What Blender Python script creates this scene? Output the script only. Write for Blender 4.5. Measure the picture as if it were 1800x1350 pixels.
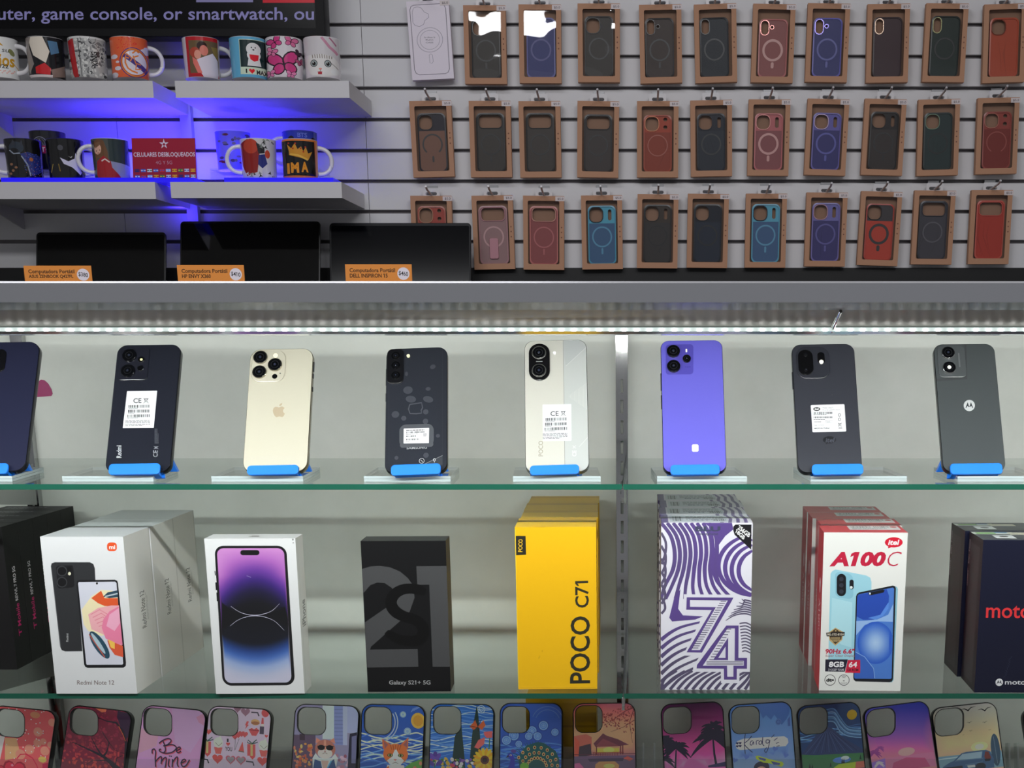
import bpy, bmesh, math, random
import numpy as np
from mathutils import Matrix, Vector
from mathutils.geometry import delaunay_2d_cdt

for o in list(bpy.data.objects):
    bpy.data.objects.remove(o)
S = bpy.context.scene
COL = S.collection
PI = math.pi
R = math.radians

# ------------------------------------------------------------------ camera
EYE = 1.05                       # lens height above the floor
FPX, PX, HOR, VVP = 2300.0, 1125.0, 600.0, 10900.0
lo, hi = HOR, (HOR + VVP) / 2
for _ in range(60):
    PY = (lo + hi) / 2
    if (VVP - PY) * (PY - HOR) < FPX * FPX: lo = PY
    else: hi = PY
PITCH = math.atan((PY - HOR) / FPX)
cd = bpy.data.cameras.new('camera'); cam = bpy.data.objects.new('camera', cd); COL.objects.link(cam)
cd.sensor_width = 36.0; cd.lens = FPX / 1800 * 36
cd.shift_x = -(PX - 900) / 1800; cd.shift_y = (PY - 675) / 1800
cd.clip_start = 0.05
cam.location = (0, 0, EYE); cam.rotation_euler = (PI / 2 - PITCH, 0, 0)
S.camera = cam

# ------------------------------------------------------------------ exposure, world, room lamps
S.view_settings.view_transform = 'Standard'; S.view_settings.look = 'None'
S.view_settings.exposure = 0.0; S.view_settings.gamma = 1.0
S.view_settings.use_curve_mapping = False
W = bpy.data.worlds.new('world'); S.world = W; W.use_nodes = True
bg = W.node_tree.nodes['Background']
bg.inputs[0].default_value = (0.93, 0.95, 1.0, 1); bg.inputs[1].default_value = 0.27

def area(name, loc, rot, sx, sy, power, colr, spread=180):
    l = bpy.data.lights.new(name, 'AREA'); l.shape = 'RECTANGLE'; l.size = sx; l.size_y = sy
    l.energy = power; l.color = colr; l.spread = R(spread)
    o = bpy.data.objects.new(name, l); COL.objects.link(o); o.location = loc; o.rotation_euler = rot
    return o
# ceiling panels over the staff aisle and over the customers' side
for x, y in ((-0.75, 1.35), (0.7, 0.7)):
    area('ceiling_lamp', (x, y, 2.68), (R(14), 0, 0), 1.2, 0.3, 9.0, (0.95, 0.95, 1.0))
for x in (-1.0, 0.5):
    area('ceiling_lamp', (x, -0.12, 2.68), (R(10), 0, 0), 1.2, 0.3, 23, (0.97, 0.98, 1.0))

# ------------------------------------------------------------------ photograph pixel -> place
cP, sP = math.cos(PITCH), math.sin(PITCH)
def ray(x, y):
    u = (x - PX) / FPX; v = (PY - y) / FPX
    return Vector((u, cP + v * sP, -sP + v * cP))
def at(x, y, D):
    r = ray(x, y); p = r * (D / r.y); p.z += EYE; return p
def onz(x, y, z):
    r = ray(x, y); p = r * ((z - EYE) / r.z); p.z += EYE; return p
def onplane(x, y, P, n):
    r = ray(x, y); c = Vector((0, 0, EYE)); return c + r * ((P - c).dot(n) / r.dot(n))

# ------------------------------------------------------------------ materials
def lin(c):
    out = []
    for v in c[:3]:
        v = v / 255.0
        out.append(v / 12.92 if v <= 0.04045 else ((v + 0.055) / 1.055) ** 2.4)
    return tuple(out) + (1.0,)
_m = {}
def mat(c, rough=0.45, metal=0.0, spec=0.5, coat=0.0, emit=0.0, key=None, noise=0.0, nscale=30):
    k = (tuple(c), rough, metal, spec, coat, emit, noise, nscale)
    if k in _m: return _m[k]
    m = bpy.data.materials.new(key or 'surface'); m.use_nodes = True
    nt = m.node_tree; b = nt.nodes['Principled BSDF']
    b.inputs['Base Color'].default_value = lin(c); b.inputs['Roughness'].default_value = rough
    b.inputs['Metallic'].default_value = metal; b.inputs['Specular IOR Level'].default_value = spec
    b.inputs['Coat Weight'].default_value = coat; b.inputs['Coat Roughness'].default_value = 0.05
    if emit:
        b.inputs['Emission Color'].default_value = lin(c); b.inputs['Emission Strength'].default_value = emit
    if noise:
        n = nt.nodes.new('ShaderNodeTexNoise'); n.inputs['Scale'].default_value = nscale
        n.inputs['Detail'].default_value = 6
        tc = nt.nodes.new('ShaderNodeTexCoord'); nt.links.new(tc.outputs['Object'], n.inputs['Vector'])
        mx = nt.nodes.new('ShaderNodeMix'); mx.data_type = 'RGBA'
        lc = lin(c); mx.inputs[6].default_value = tuple(v * (1 - noise) for v in lc[:3]) + (1,)
        mx.inputs[7].default_value = tuple(min(1, v * (1 + noise)) for v in lc[:3]) + (1,)
        nt.links.new(n.outputs['Fac'], mx.inputs[0]); nt.links.new(mx.outputs[2], b.inputs['Base Color'])
    _m[k] = m; return m
def ink(rough=0.4, coat=0.0, emit=0.0, spec=0.5):
    """printed artwork: the colour of each printed shape"""
    k = ('ink', rough, coat, emit, spec)
    if k in _m: return _m[k]
    m = bpy.data.materials.new('printed_artwork'); m.use_nodes = True
    nt = m.node_tree; b = nt.nodes['Principled BSDF']
    a = nt.nodes.new('ShaderNodeAttribute'); a.attribute_name = 'ink'
    nt.links.new(a.outputs['Color'], b.inputs['Base Color'])
    b.inputs['Roughness'].default_value = rough; b.inputs['Coat Weight'].default_value = coat
    b.inputs['Coat Roughness'].default_value = 0.03; b.inputs['Specular IOR Level'].default_value = spec
    if emit:
        nt.links.new(a.outputs['Color'], b.inputs['Emission Color']); b.inputs['Emission Strength'].default_value = emit
    _m[k] = m; return m
def clear(tint, gloss=0.06, rough=0.0, key='clear_plastic', bump=0.0, bscale=20.0, fres=1.45):
    """thin clear sheet: tinted see-through with a Fresnel sheen"""
    k = ('clear', tuple(tint), gloss, rough, bump, bscale, fres)
    if k in _m: return _m[k]
    m = bpy.data.materials.new(key); m.use_nodes = True; nt = m.node_tree
    nt.nodes.remove(nt.nodes['Principled BSDF']); out = nt.nodes['Material Output']
    t = nt.nodes.new('ShaderNodeBsdfTransparent'); t.inputs[0].default_value = tuple(tint) + (1,)
    g = nt.nodes.new('ShaderNodeBsdfGlossy'); g.inputs['Roughness'].default_value = rough
    f = nt.nodes.new('ShaderNodeFresnel'); f.inputs['IOR'].default_value = fres
    ma = nt.nodes.new('ShaderNodeMath'); ma.operation = 'ADD'; ma.use_clamp = True; ma.inputs[1].default_value = gloss
    gm = nt.nodes.new('ShaderNodeNewGeometry'); sb = nt.nodes.new('ShaderNodeMath'); sb.operation = 'SUBTRACT'; sb.inputs[0].default_value = 1.0
    nt.links.new(gm.outputs['Backfacing'], sb.inputs[1])
    mu = nt.nodes.new('ShaderNodeMath'); mu.operation = 'MULTIPLY'
    nt.links.new(f.outputs[0], ma.inputs[0]); nt.links.new(ma.outputs[0], mu.inputs[0]); nt.links.new(sb.outputs[0], mu.inputs[1])
    mx = nt.nodes.new('ShaderNodeMixShader')
    nt.links.new(mu.outputs[0], mx.inputs[0]); nt.links.new(t.outputs[0], mx.inputs[1]); nt.links.new(g.outputs[0], mx.inputs[2])
    if bump:
        tc = nt.nodes.new('ShaderNodeTexCoord'); n = nt.nodes.new('ShaderNodeTexNoise'); n.inputs['Scale'].default_value = bscale
        n.inputs['Detail'].default_value = 1.0
        oi = nt.nodes.new('ShaderNodeObjectInfo'); va = nt.nodes.new('ShaderNodeVectorMath'); va.operation = 'ADD'
        cm = nt.nodes.new('ShaderNodeVectorMath'); cm.operation = 'SCALE'; cm.inputs[3].default_value = 3.0
        nt.links.new(oi.outputs['Location'], cm.inputs[0])
        nt.links.new(tc.outputs['Object'], va.inputs[0]); nt.links.new(cm.outputs[0], va.inputs[1])
        nt.links.new(va.outputs[0], n.inputs['Vector'])
        bp = nt.nodes.new('ShaderNodeBump'); bp.inputs['Strength'].default_value = bump; bp.inputs['Distance'].default_value = 0.02
        nt.links.new(n.outputs['Fac'], bp.inputs['Height']); nt.links.new(bp.outputs[0], g.inputs['Normal'])
    nt.links.new(mx.outputs[0], out.inputs[0])
    _m[k] = m; return m

# ------------------------------------------------------------------ objects
def tag(o, label, cat, group=None, kind=None):
    if label: o['label'] = label
    if cat: o['category'] = cat
    if group: o['group'] = group
    if kind: o['kind'] = kind
    return o
def thing(name, label, cat, M, group=None):
    o = bpy.data.objects.new(name, None); COL.objects.link(o); o.empty_display_size = 0.02
    o.matrix_world = M if isinstance(M, Matrix) else Matrix.Translation(M)
    return tag(o, label, cat, group)
def frame(loc, yaw=0, recline=0, roll=0):
    return Matrix.Translation(loc) @ Matrix.Rotation(yaw, 4, 'Z') @ Matrix.Rotation(-recline, 4, 'X') @ Matrix.Rotation(roll, 4, 'Y')
def dup(o, parent=None, M=None):
    c = o.copy(); COL.objects.link(c)
    if parent is not None: c.parent = parent
    if M is not None: c.matrix_world = M
    for ch in list(o.children): dup(ch, c)
    return c

class MB:
    def __init__(s): s.V = []; s.F = []; s.M = []; s.C = []; s.mats = []; s.sm = []
    def mi(s, m):
        if m not in s.mats: s.mats.append(m)
        return s.mats.index(m)
    def add(s, V, F, m, cols=None, smooth=False):
        o = len(s.V); s.V += [tuple(v) for v in V]; k = s.mi(m)
        for i, f in enumerate(F):
            s.F.append(tuple(a + o for a in f)); s.M.append(k); s.sm.append(smooth)
            s.C.append(cols[i] if cols else None)
        return s
    def box(s, x0, x1, y0, y1, z0, z1, m, skip=''):
        V = [(x, y, z) for z in (z0, z1) for y in (y0, y1) for x in (x0, x1)]
        F = dict(b=(0, 2, 3, 1), t=(4, 5, 7, 6), f=(0, 1, 5, 4), k=(2, 6, 7, 3), l=(0, 4, 6, 2), r=(1, 3, 7, 5))
        return s.add(V, [F[k] for k in F if k not in skip], m)
    def loft(s, rings, m, cap0=True, cap1=True, smooth=False, closed=True):
        n = len(rings[0]); V = [p for r in rings for p in r]; F = []
        for i in range(len(rings) - 1):
            for j in range(n if closed else n - 1):
                a, b = i * n + j, i * n + (j + 1) % n
                F.append((a, b, b + n, a + n))
        s.add(V, F, m, smooth=smooth)
        if cap0: s.add(rings[0], [tuple(range(n))[::-1]], m)
        if cap1: s.add(rings[-1], [tuple(range(n))], m)
        return s
    def slab(s, w, h, r, y0, y1, m, bev=0.0, cx=0, cz=0, caps='fk', face=None):
        """rounded rectangle seen from -Y, from y0 (front) back to y1, with softened rims"""
        def ring(i, y): return [(cx + x, y, cz + z) for x, z in rr(w - 2 * i, h - 2 * i, max(r - i, 1e-4))]
        if bev:
            q = bev * 0.3
            rs = [ring(bev, y0), ring(q, y0 + q), ring(0, y0 + bev), ring(0, y1 - bev), ring(q, y1 - q), ring(bev, y1)]
        else: rs = [ring(0, y0), ring(0, y1)]
        return s.loft(rs, m, cap0='f' in caps, cap1='k' in caps, smooth=bool(bev)) if not face else s._slabf(rs, m, face)
    def _slabf(s, rs, m, face):
        s.loft(rs, m, cap0=False, cap1=True, smooth=True); n = len(rs[0]); s.add(rs[0], [tuple(range(n))[::-1]], face); return s
    def disc(s, x, z, r, y0, y1, m, n=28, bev=0.0, cap=True, r1=None):
        """round post facing -Y"""
        def ring(rad, y): return [(x + rad * math.cos(-2 * PI * i / n), y, z + rad * math.sin(-2 * PI * i / n)) for i in range(n)][::-1]
        r1 = r1 or r
        rs = [ring(r - bev, y0)] + ([ring(r, y0 + bev)] if bev else []) + [ring(r1, y1)]
        return s.loft(rs, m, cap0=cap, cap1=True, smooth=False)
    def ringd(s, x, z, ro, ri, y0, y1, m, n=36, a0=0, a1=2 * PI):
        full = abs(a1 - a0 - 2 * PI) < 1e-6; k = n if full else n + 1
        A = [a0 + (a1 - a0) * i / n for i in range(k)]
        rings = []
        for a in A:
            c, q = math.cos(a), math.sin(a)
            rings.append([(x + ro * c, y1, z + ro * q), (x + ro * c, y0, z + ro * q), (x + ri * c, y0, z + ri * q), (x + ri * c, y1, z + ri * q)])
        if full: rings.append(rings[0])
        return s.loft(rings, m, cap0=not full, cap1=not full)
    def tube(s, pts, r, m, n=10):
        P = [Vector(p) for p in pts]; rings = []
        for i, p in enumerate(P):
            d = (P[min(i + 1, len(P) - 1)] - P[max(i - 1, 0)]).normalized()
            a = d.cross(Vector((0.3, 0.21, 0.93))).normalized(); b = d.cross(a)
            rr_ = r[i] if isinstance(r, (list, tuple)) else r
            rings.append([tuple(p + rr_ * (math.cos(2 * PI * k / n) * a + math.sin(2 * PI * k / n) * b)) for k in range(n)])
        return s.loft(rings, m, smooth=True)
    def prismx(s, prof, x0, x1, m):
        """(y,z) profile swept along X; m may be one material per edge"""
        n = len(prof); V = [(x0, y, z) for y, z in prof] + [(x1, y, z) for y, z in prof]
        for i in range(n):
            j = (i + 1) % n
            s.add([V[i], V[j], V[n + j], V[n + i]], [(0, 1, 2, 3)], m[i] if isinstance(m, list) else m)
        mm = m[0] if isinstance(m, list) else m
        s.add(V[:n], [tuple(range(n))[::-1]], mm); s.add(V[n:], [tuple(range(n))], mm); return s
    def obj(s, name, parent=None, label=None, M=None):
        me = bpy.data.meshes.new(name); me.from_pydata(s.V, [], s.F)
        for m in s.mats: me.materials.append(m)
        me.polygons.foreach_set('material_index', s.M)
        me.polygons.foreach_set('use_smooth', s.sm)
        if any(c is not None for c in s.C):
            at_ = me.color_attributes.new('ink', 'FLOAT_COLOR', 'CORNER')
            arr = np.ones((len(me.loops), 4), dtype=np.float32); k = 0
            for f, c in zip(s.F, s.C):
                for q in range(len(f)):
                    if c is not None: arr[k] = c[q] if isinstance(c, list) else c
                    k += 1
            at_.data.foreach_set('color', arr.ravel())
        me.update()
        if any(s.sm):
            try: me.set_sharp_from_angle(angle=R(40))
            except Exception: pass
        o = bpy.data.objects.new(name, me); COL.objects.link(o)
        if parent is not None: o.parent = parent
        if M is not None: o.matrix_world = M
        if label: o['label'] = label
        return o

def rr(w, h, r, n=6):
    r = min(r, w / 2 - 1e-6, h / 2 - 1e-6); P = []
    for cx, cz, a in ((w / 2 - r, h / 2 - r, 0), (-w / 2 + r, h / 2 - r, 90), (-w / 2 + r, -h / 2 + r, 180), (w / 2 - r, -h / 2 + r, 270)):
        for i in range(n + 1):
            t = R(a + 90 * i / n); P.append((cx + r * math.cos(t), cz + r * math.sin(t)))
    return P

# ------------------------------------------------------------------ printed sheets
def homog(src, dst):
    A = []; B = []
    for (x, y), (u, v) in zip(src, dst):
        A += [[x, y, 1, 0, 0, 0, -u * x, -u * y], [0, 0, 0, x, y, 1, -v * x, -v * y]]; B += [u, v]
    return np.append(np.linalg.solve(np.array(A, float), np.array(B, float)), 1).reshape(3, 3)
def happ(Hm, P):
    P = np.asarray(P, float).reshape(-1, 2); q = np.c_[P, np.ones(len(P))] @ Hm.T
    return q[:, :2] / q[:, 2:3]
_tx = {}
def text_shape(txt, bold=0.0, shear=0.0, space=1.0):
    k = (txt, bold, shear, space)
    if k in _tx: return _tx[k]
    c = bpy.data.curves.new('t', 'FONT'); c.body = txt; c.offset = bold; c.shear = shear; c.fill_mode = 'FRONT'
    c.resolution_u = 3; c.space_character = space
    o = bpy.data.objects.new('t', c); COL.objects.link(o)
    dg = bpy.context.evaluated_depsgraph_get(); dg.update()
    me = bpy.data.meshes.new_from_object(o.evaluated_get(dg))
    V = np.array([v.co[:2] for v in me.vertices]); me.calc_loop_triangles()
    T = np.array([t.vertices[:] for t in me.loop_triangles])
    ec = {}
    for t in T:
        for a, b in ((t[0], t[1]), (t[1], t[2]), (t[2], t[0])): ec[(min(a, b), max(a, b))] = ec.get((min(a, b), max(a, b)), 0) + 1
    E = [e for e, n in ec.items() if n == 1]
    bpy.data.meshes.remove(me)
    def xmax(t):
        c.body = t; dg.update(); m2 = bpy.data.meshes.new_from_object(o.evaluated_get(dg)); q = np.array([v.co[:2] for v in m2.vertices]); bpy.data.meshes.remove(m2); return q
    if '1' in txt:
        c.shear = 0; one = xmax('1'); sw = np.ptp(one[:, 0]); tp = one[:, 1].max(); V, T = list(V), list(T)
        for i, ch_ in enumerate(txt):
            if ch_ != '1': continue
            xl = xmax(txt[:i + 1])[:, 0].max() - sw; b0 = len(V); th = sw * .95
            V += [np.array((x + shear * y, y)) for x, y in ((xl + .002, tp), (xl - .13, tp - .10), (xl - .13, tp - .10 - th), (xl + .002, tp - th))]
            T += [np.array((b0, b0 + 1, b0 + 2)), np.array((b0, b0 + 2, b0 + 3))]; E += [(b0, b0 + 1), (b0 + 1, b0 + 2), (b0 + 2, b0 + 3), (b0 + 3, b0)]
        V = np.array(V)
    bpy.data.objects.remove(o); bpy.data.curves.remove(c)
    mn, mx = V.min(0), V.max(0); V = (V - mn) / (mx - mn)
    _tx[k] = (V, T, E); return _tx[k]

INK_K = 1.0            # ink brightness of sheets from here on, scaled to offset uneven lamp light
class Sheet:
    """flat print, drawn in the pixels of a view of its face (quad TL,TR,BR,BL -> w x h)"""
    def __init__(s, w, h, quad, base):
        s.w, s.h, s.base = w, h, base; s.k = INK_K
        s.H = homog(quad, [(0, h), (w, h), (w, 0), (0, 0)]); s.Hi = np.linalg.inv(s.H); s.sh = []; s.pts = []; s.pre = None
    def tri(s, V, T, E, col): s.sh.append((np.asarray(V, float), T, E, col)); return s
    def poly(s, P, col):
        P = np.asarray(P, float); n = len(P); s.sh.append((P, None, [(i, (i + 1) % n) for i in range(n)], col)); return s
    def rect(s, x0, y0, x1, y1, col): return s.poly([(x0, y0), (x1, y0), (x1, y1), (x0, y1)], col)
    def rrect(s, x0, y0, x1, y1, r, col, n=5):
        return s.poly([((x0 + x1) / 2 + a, (y0 + y1) / 2 + b) for a, b in rr(abs(x1 - x0), abs(y1 - y0), r, n)], col)
    def ell(s, cx, cy, rx, ry, col, n=22, rot=0, a0=0, a1=360):
        c, q = math.cos(R(rot)), math.sin(R(rot)); P = []
        k = n if a1 - a0 >= 360 else n + 1
        for i in range(k):
            t = R(a0 + (a1 - a0) * i / n); x, y = rx * math.cos(t), ry * math.sin(t)
            P.append((cx + x * c - y * q, cy + x * q + y * c))
        return s.poly(P, col)
    def line(s, P, w, col, close=False):
        P = [np.array(p, float) for p in P]
        if close: P.append(P[0])
        L, Rr = [], []
        for i, p in enumerate(P):
            d = P[min(i + 1, len(P) - 1)] - P[max(i - 1, 0)]; d = d / (np.linalg.norm(d) + 1e-9)
            n = np.array((-d[1], d[0])); ww = (w[i] if isinstance(w, (list, tuple)) else w) / 2
            L.append(p + n * ww); Rr.append(p - n * ww)
        for i in range(len(P) - 1): s.poly([L[i], L[i + 1], Rr[i + 1], Rr[i]], col)
        return s
    def curve(s, P, w, col, n=5):
        P = [np.array(p, float) for p in P]; Q, Wd = [], []
        ws = w if isinstance(w, (list, tuple)) else [w] * len(P)
        for i in range(len(P) - 1):
            a, b, c, d = P[max(i - 1, 0)], P[i], P[i + 1], P[min(i + 2, len(P) - 1)]
            for k in range(n):
                t = k / n; Q.append(.5 * (2 * b + (c - a) * t + (2 * a - 5 * b + 4 * c - d) * t * t + (3 * b - a - 3 * c + d) * t ** 3)); Wd.append(ws[i] + (ws[i + 1] - ws[i]) * t)
        return s.line(Q + [P[-1]], Wd + [ws[-1]], col)
    def ring(s, cx, cy, r, w, col, n=28, ry=None, a0=0, a1=360):
        ry = ry or r
        return s.line([(cx + r * math.cos(R(a0 + (a1 - a0) * i / n)), cy + ry * math.sin(R(a0 + (a1 - a0) * i / n))) for i in range(n + 1)], w, col)
    def text(s, txt, x0, y0, x1, y1, col, bold=0.0, shear=0.0, space=1.0, up=False, q=None):
        """fills the rectangle; up=True reads from bottom to top; q gives TL,TR,BR,BL corners instead"""
        V, T, E = text_shape(txt, bold, shear, space)
        if q is None:
            if up == 'down': q = [(x1, y0), (x1, y1), (x0, y1), (x0, y0)]
            else: q = [(x0, y1), (x0, y0), (x1, y0), (x1, y1)] if up else [(x0, y0), (x1, y0), (x1, y1), (x0, y1)]
        q = [np.array(p, float) for p in q]; u = V[:, :1]; v = V[:, 1:]
        P = (1 - u) * v * q[0] + u * v * q[1] + u * (1 - v) * q[2] + (1 - u) * (1 - v) * q[3]
        return s.tri(P, T, E, col)
    def bars(s, x0, y0, x1, y1, col, seed=1, n=34, up=False):
        rng = random.Random(seed); t = 0.0; L = (y1 - y0) if up else (x1 - x0)
        while t < 1:
            a = rng.choice((1, 1, 2, 3)) / (n * 2.3); g = rng.choice((1, 1, 2)) / (n * 2.3); e = min(1, t + a)
            if up: s.rect(x0, y0 + L * t, x1, y0 + L * e, col)
            else: s.rect(x0 + L * t, y0, x0 + L * e, y1, col)
            t = e + g
        return s
    def small(s, x0, y0, x1, y1, col, seed=1, rows=3, fill=0.55, up=False):
        """lines of print too small to read"""
        rng = random.Random(seed)
        for k in range(rows):
            t = 0.0; end = 1 if k < rows - 1 else rng.uniform(0.5, 0.9)
            while t < end:
                a = rng.uniform(0.05, 0.15); e = min(end, t + a)
                if up:
                    xa = x0 + (x1 - x0) * k / rows; xb = xa + (x1 - x0) / rows * fill; s.rect(xa, y1 - (y1 - y0) * e, xb, y1 - (y1 - y0) * t, col)
                else:
                    ya = y0 + (y1 - y0) * k / rows; yb = ya + (y1 - y0) / rows * fill; s.rect(x0 + (x1 - x0) * t, ya, x0 + (x1 - x0) * e, yb, col)
                t = e + 0.02
        return s
    def lattice(s, x0, y0, x1, y1, nx, ny):
        s.pts += [(x0 + (x1 - x0) * i / nx, y0 + (y1 - y0) * j / ny) for i in range(nx + 1) for j in range(ny + 1)]; return s
    def emit(s, mb, mp, m, outline=None, holes=(), vlines=0):
        w, h = s.w, s.h
        out = np.array(outline if outline else [(0, 0), (w, 0), (w, h), (0, h)], float)
        V = []; E = []
        def addp(P, ed):
            o = len(V); V.extend(P.tolist()); E.extend((a + o, b + o) for a, b in ed)
        loop = lambda n: [(i, (i + 1) % n) for i in range(n)]
        addp(out, loop(len(out)))
        for hl in holes: addp(np.array(hl, float), loop(len(hl)))
        sh = []
        for P, T, ed, col in s.sh:
            L = happ(s.H, P) if s.pre is None else s.pre(P); sh.append((L, T, col)); addp(L, ed)
        if s.pts: V.extend(happ(s.H, s.pts).tolist())
        if vlines:
            for i in range(1, vlines): addp(np.array([(w * i / vlines, 0), (w * i / vlines, h)]), [(0, 1)])
        r = delaunay_2d_cdt([Vector(p) for p in V], E, [], 0, 1e-6, False)
        Q = np.array([tuple(p) for p in r[0]]); F = np.array([f[:3] for f in r[2]])
        c = Q[F].mean(1)
        a = (Q[F[:, 1]] - Q[F[:, 0]]); b = (Q[F[:, 2]] - Q[F[:, 0]]); ar = a[:, 0] * b[:, 1] - a[:, 1] * b[:, 0]
        def pip(poly, C):
            x, y = C[:, 0], C[:, 1]; ins = np.zeros(len(C), bool); n = len(poly); j = n - 1
            for i in range(n):
                xi, yi = poly[i]; xj, yj = poly[j]
                if yi != yj: ins ^= ((yi > y) != (yj > y)) & (x < (xj - xi) * (y - yi) / (yj - yi) + xi)
                j = i
            return ins
        keep = pip(out, c) & (np.abs(ar) > 1e-13)
        for hl in holes: keep &= ~pip(np.array(hl, float), c)
        F = F[keep]; c = c[keep]; ar = ar[keep]
        own = np.full(len(F), -1)
        for k, (L, T, col) in enumerate(sh):
            mn, mx = L.min(0), L.max(0)
            idx = np.where((c[:, 0] >= mn[0]) & (c[:, 0] <= mx[0]) & (c[:, 1] >= mn[1]) & (c[:, 1] <= mx[1]))[0]
            if not len(idx): continue
            if T is None: hit = pip(L, c[idx])
            else:
                hit = np.zeros(len(idx), bool); C = c[idx]
                for t in T:
                    p0, p1, p2 = L[t[0]], L[t[1]], L[t[2]]
                    d1 = (C[:, 0] - p1[0]) * (p0[1] - p1[1]) - (p0[0] - p1[0]) * (C[:, 1] - p1[1])
                    d2 = (C[:, 0] - p2[0]) * (p1[1] - p2[1]) - (p1[0] - p2[0]) * (C[:, 1] - p2[1])
                    d3 = (C[:, 0] - p0[0]) * (p2[1] - p0[1]) - (p2[0] - p0[0]) * (C[:, 1] - p0[1])
                    hit |= ((d1 >= 0) & (d2 >= 0) & (d3 >= 0)) | ((d1 <= 0) & (d2 <= 0) & (d3 <= 0))
            own[idx[hit]] = k
        px = happ(s.Hi, Q); cols = []; faces = []
        LN = lambda c: tuple(min(.9, v * s.k) for v in lin(c)[:3]) + (1.0,)
        cc = [LN(q[2]) if not callable(q[2]) else q[2] for q in sh]; bc = LN(s.base) if not callable(s.base) else s.base
        for f, o, sg in zip(F, own, ar):
            f = tuple(int(i) for i in f)
            if sg < 0: f = f[::-1]
            k = cc[o] if o >= 0 else bc
            cols.append([LN(k(*px[i])) for i in f] if callable(k) else k); faces.append(f)
        mb.add([mp(u, v) for u, v in Q], faces, m, cols)
        return mb
def mixc(a, b, t):
    t = max(0, min(1, t)); return tuple(x + (y - x) * t for x, y in zip(a, b))
def ramp(stops):
    def f(t):
        for (t0, c0), (t1, c1) in zip(stops, stops[1:]):
            if t <= t1: return mixc(c0, c1, (t - t0) / (t1 - t0))
        return stops[-1][1]
    return f
def heart(cx, cy, r, rot=0):
    P = []
    for i in range(20):
        t = 2 * PI * i / 20; x = 16 * math.sin(t) ** 3; y = -(13 * math.cos(t) - 5 * math.cos(2 * t) - 2 * math.cos(3 * t) - math.cos(4 * t))
        c, q = math.cos(R(rot)), math.sin(R(rot)); x, y = x * r / 16, y * r / 16
        P.append((cx + x * c - y * q, cy + x * q + y * c))
    return P
def star(cx, cy, ro, ri, n=5, rot=-90):
    return [(cx + (ro if i % 2 == 0 else ri) * math.cos(R(rot + 180 * i / n)), cy + (ro if i % 2 == 0 else ri) * math.sin(R(rot + 180 * i / n))) for i in range(2 * n)]
# ------------------------------------------------------------------ key planes of the place
SHF = 1.42                                  # front edge of the glass shelves
ZU = at(900, 851, SHF).z; ZL = at(900, 1219, SHF).z   # tops of the two glass shelves
PANEL = 1.755                               # back panel of the showcase
WALL = 3.30                                 # slatted wall behind the staff aisle
XL, XR = -1.05, 0.78                        # ends of the showcase
ALU = mat((150, 151, 156), 0.35, 0.55, key='grey_aluminium')
WHITE = mat((226, 225, 227), 0.5, key='white_board')
CHROME = mat((178, 178, 178), 0.08, 1.0, key='chrome')
BLACK = mat((12, 12, 13), 0.35, key='black_plastic')

# ------------------------------------------------------------------ room
def struct(name, mb): o = mb.obj(name); o['kind'] = 'structure'; return o
RX0, RX1, RY0, RY1, RH = -3.2, 2.6, -2.4, WALL + 0.03, 2.75
struct('floor', MB().box(RX0, RX1, RY0, RY1 + .1, -0.05, 0, mat((150, 146, 140), 0.3, noise=0.08, nscale=4, key='floor_tile')))
struct('ceiling', MB().box(RX0, RX1, RY0, RY1 + .1, RH, RH + 0.05, mat((225, 225, 225), 0.8, key='ceiling_paint')))
struct('wall_left', MB().box(RX0 - .05, RX0, RY0, RY1 + .1, 0, RH, mat((200, 200, 202), 0.7, key='wall_paint')))
struct('wall_right', MB().box(RX1, RX1 + .05, RY0, RY1 + .1, 0, RH, mat((200, 200, 202), 0.7, key='wall_paint')))
# slatted wall: white boards with grey grooves between them
g0 = at(900, 43.3, WALL).z; g1 = at(900, 372, WALL).z; STEP = (g0 - g1) / 6; GH = at(900, 40, WALL).z - at(900, 47, WALL).z
zbot = at(1400, 471, WALL).z
xs1 = at(212, 300, WALL).x; xs2 = at(645, 270, WALL).x
wb = MB(); xs = [RX0, xs1, xs2, RX1]
groove = mat((96, 92, 94), 0.35, 0.3, key='groove_insert')
gcs = [g0 + STEP * k for k in range(16, 0, -1)] + [g0 - STEP * k for k in range(0, 8)]
gcs = [g for g in gcs if g < RH - 0.03]
tops = [RH] + [g - GH / 2 for g in gcs]; bots = [g + GH / 2 for g in gcs] + [zbot]
for zt, zb in zip(tops, bots):
    if zt - zb < 0.005: continue
    for i in range(3):
        e0 = 0.0007 if i else 0; e1 = 0.0007 if i < 2 else 0
        wb.box(xs[i] + e0, xs[i + 1] - e1, WALL, WALL + 0.012, zb, zt, WHITE)
wb.box(RX0, RX1, WALL + 0.012, WALL + 0.03, zbot, RH, groove)
struct('wall_back', wb)
struct('baseboard_back', MB().box(RX0, RX1, WALL - 0.01, WALL + 0.03, 0, zbot, mat((9, 9, 10), 0.5, key='black_panel')))
# black counter along the wall under the slats
ZC = EYE + 0.035
ct = MB(); ct.box(RX0 + .05, RX1 - .05, 2.82, WALL - 0.012, ZC - 0.03, ZC, BLACK)
t = thing('back_counter', 'black counter along the slatted wall carrying the open laptops', 'counter', (0, 3.0, 0))
t.matrix_world = Matrix.Identity(4)
ct.obj('worktop', t); MB().box(RX0 + .1, RX1 - .1, 2.88, WALL - 0.02, 0.0, ZC - 0.03, mat((20, 20, 22), 0.5)).obj('base', t)

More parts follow.
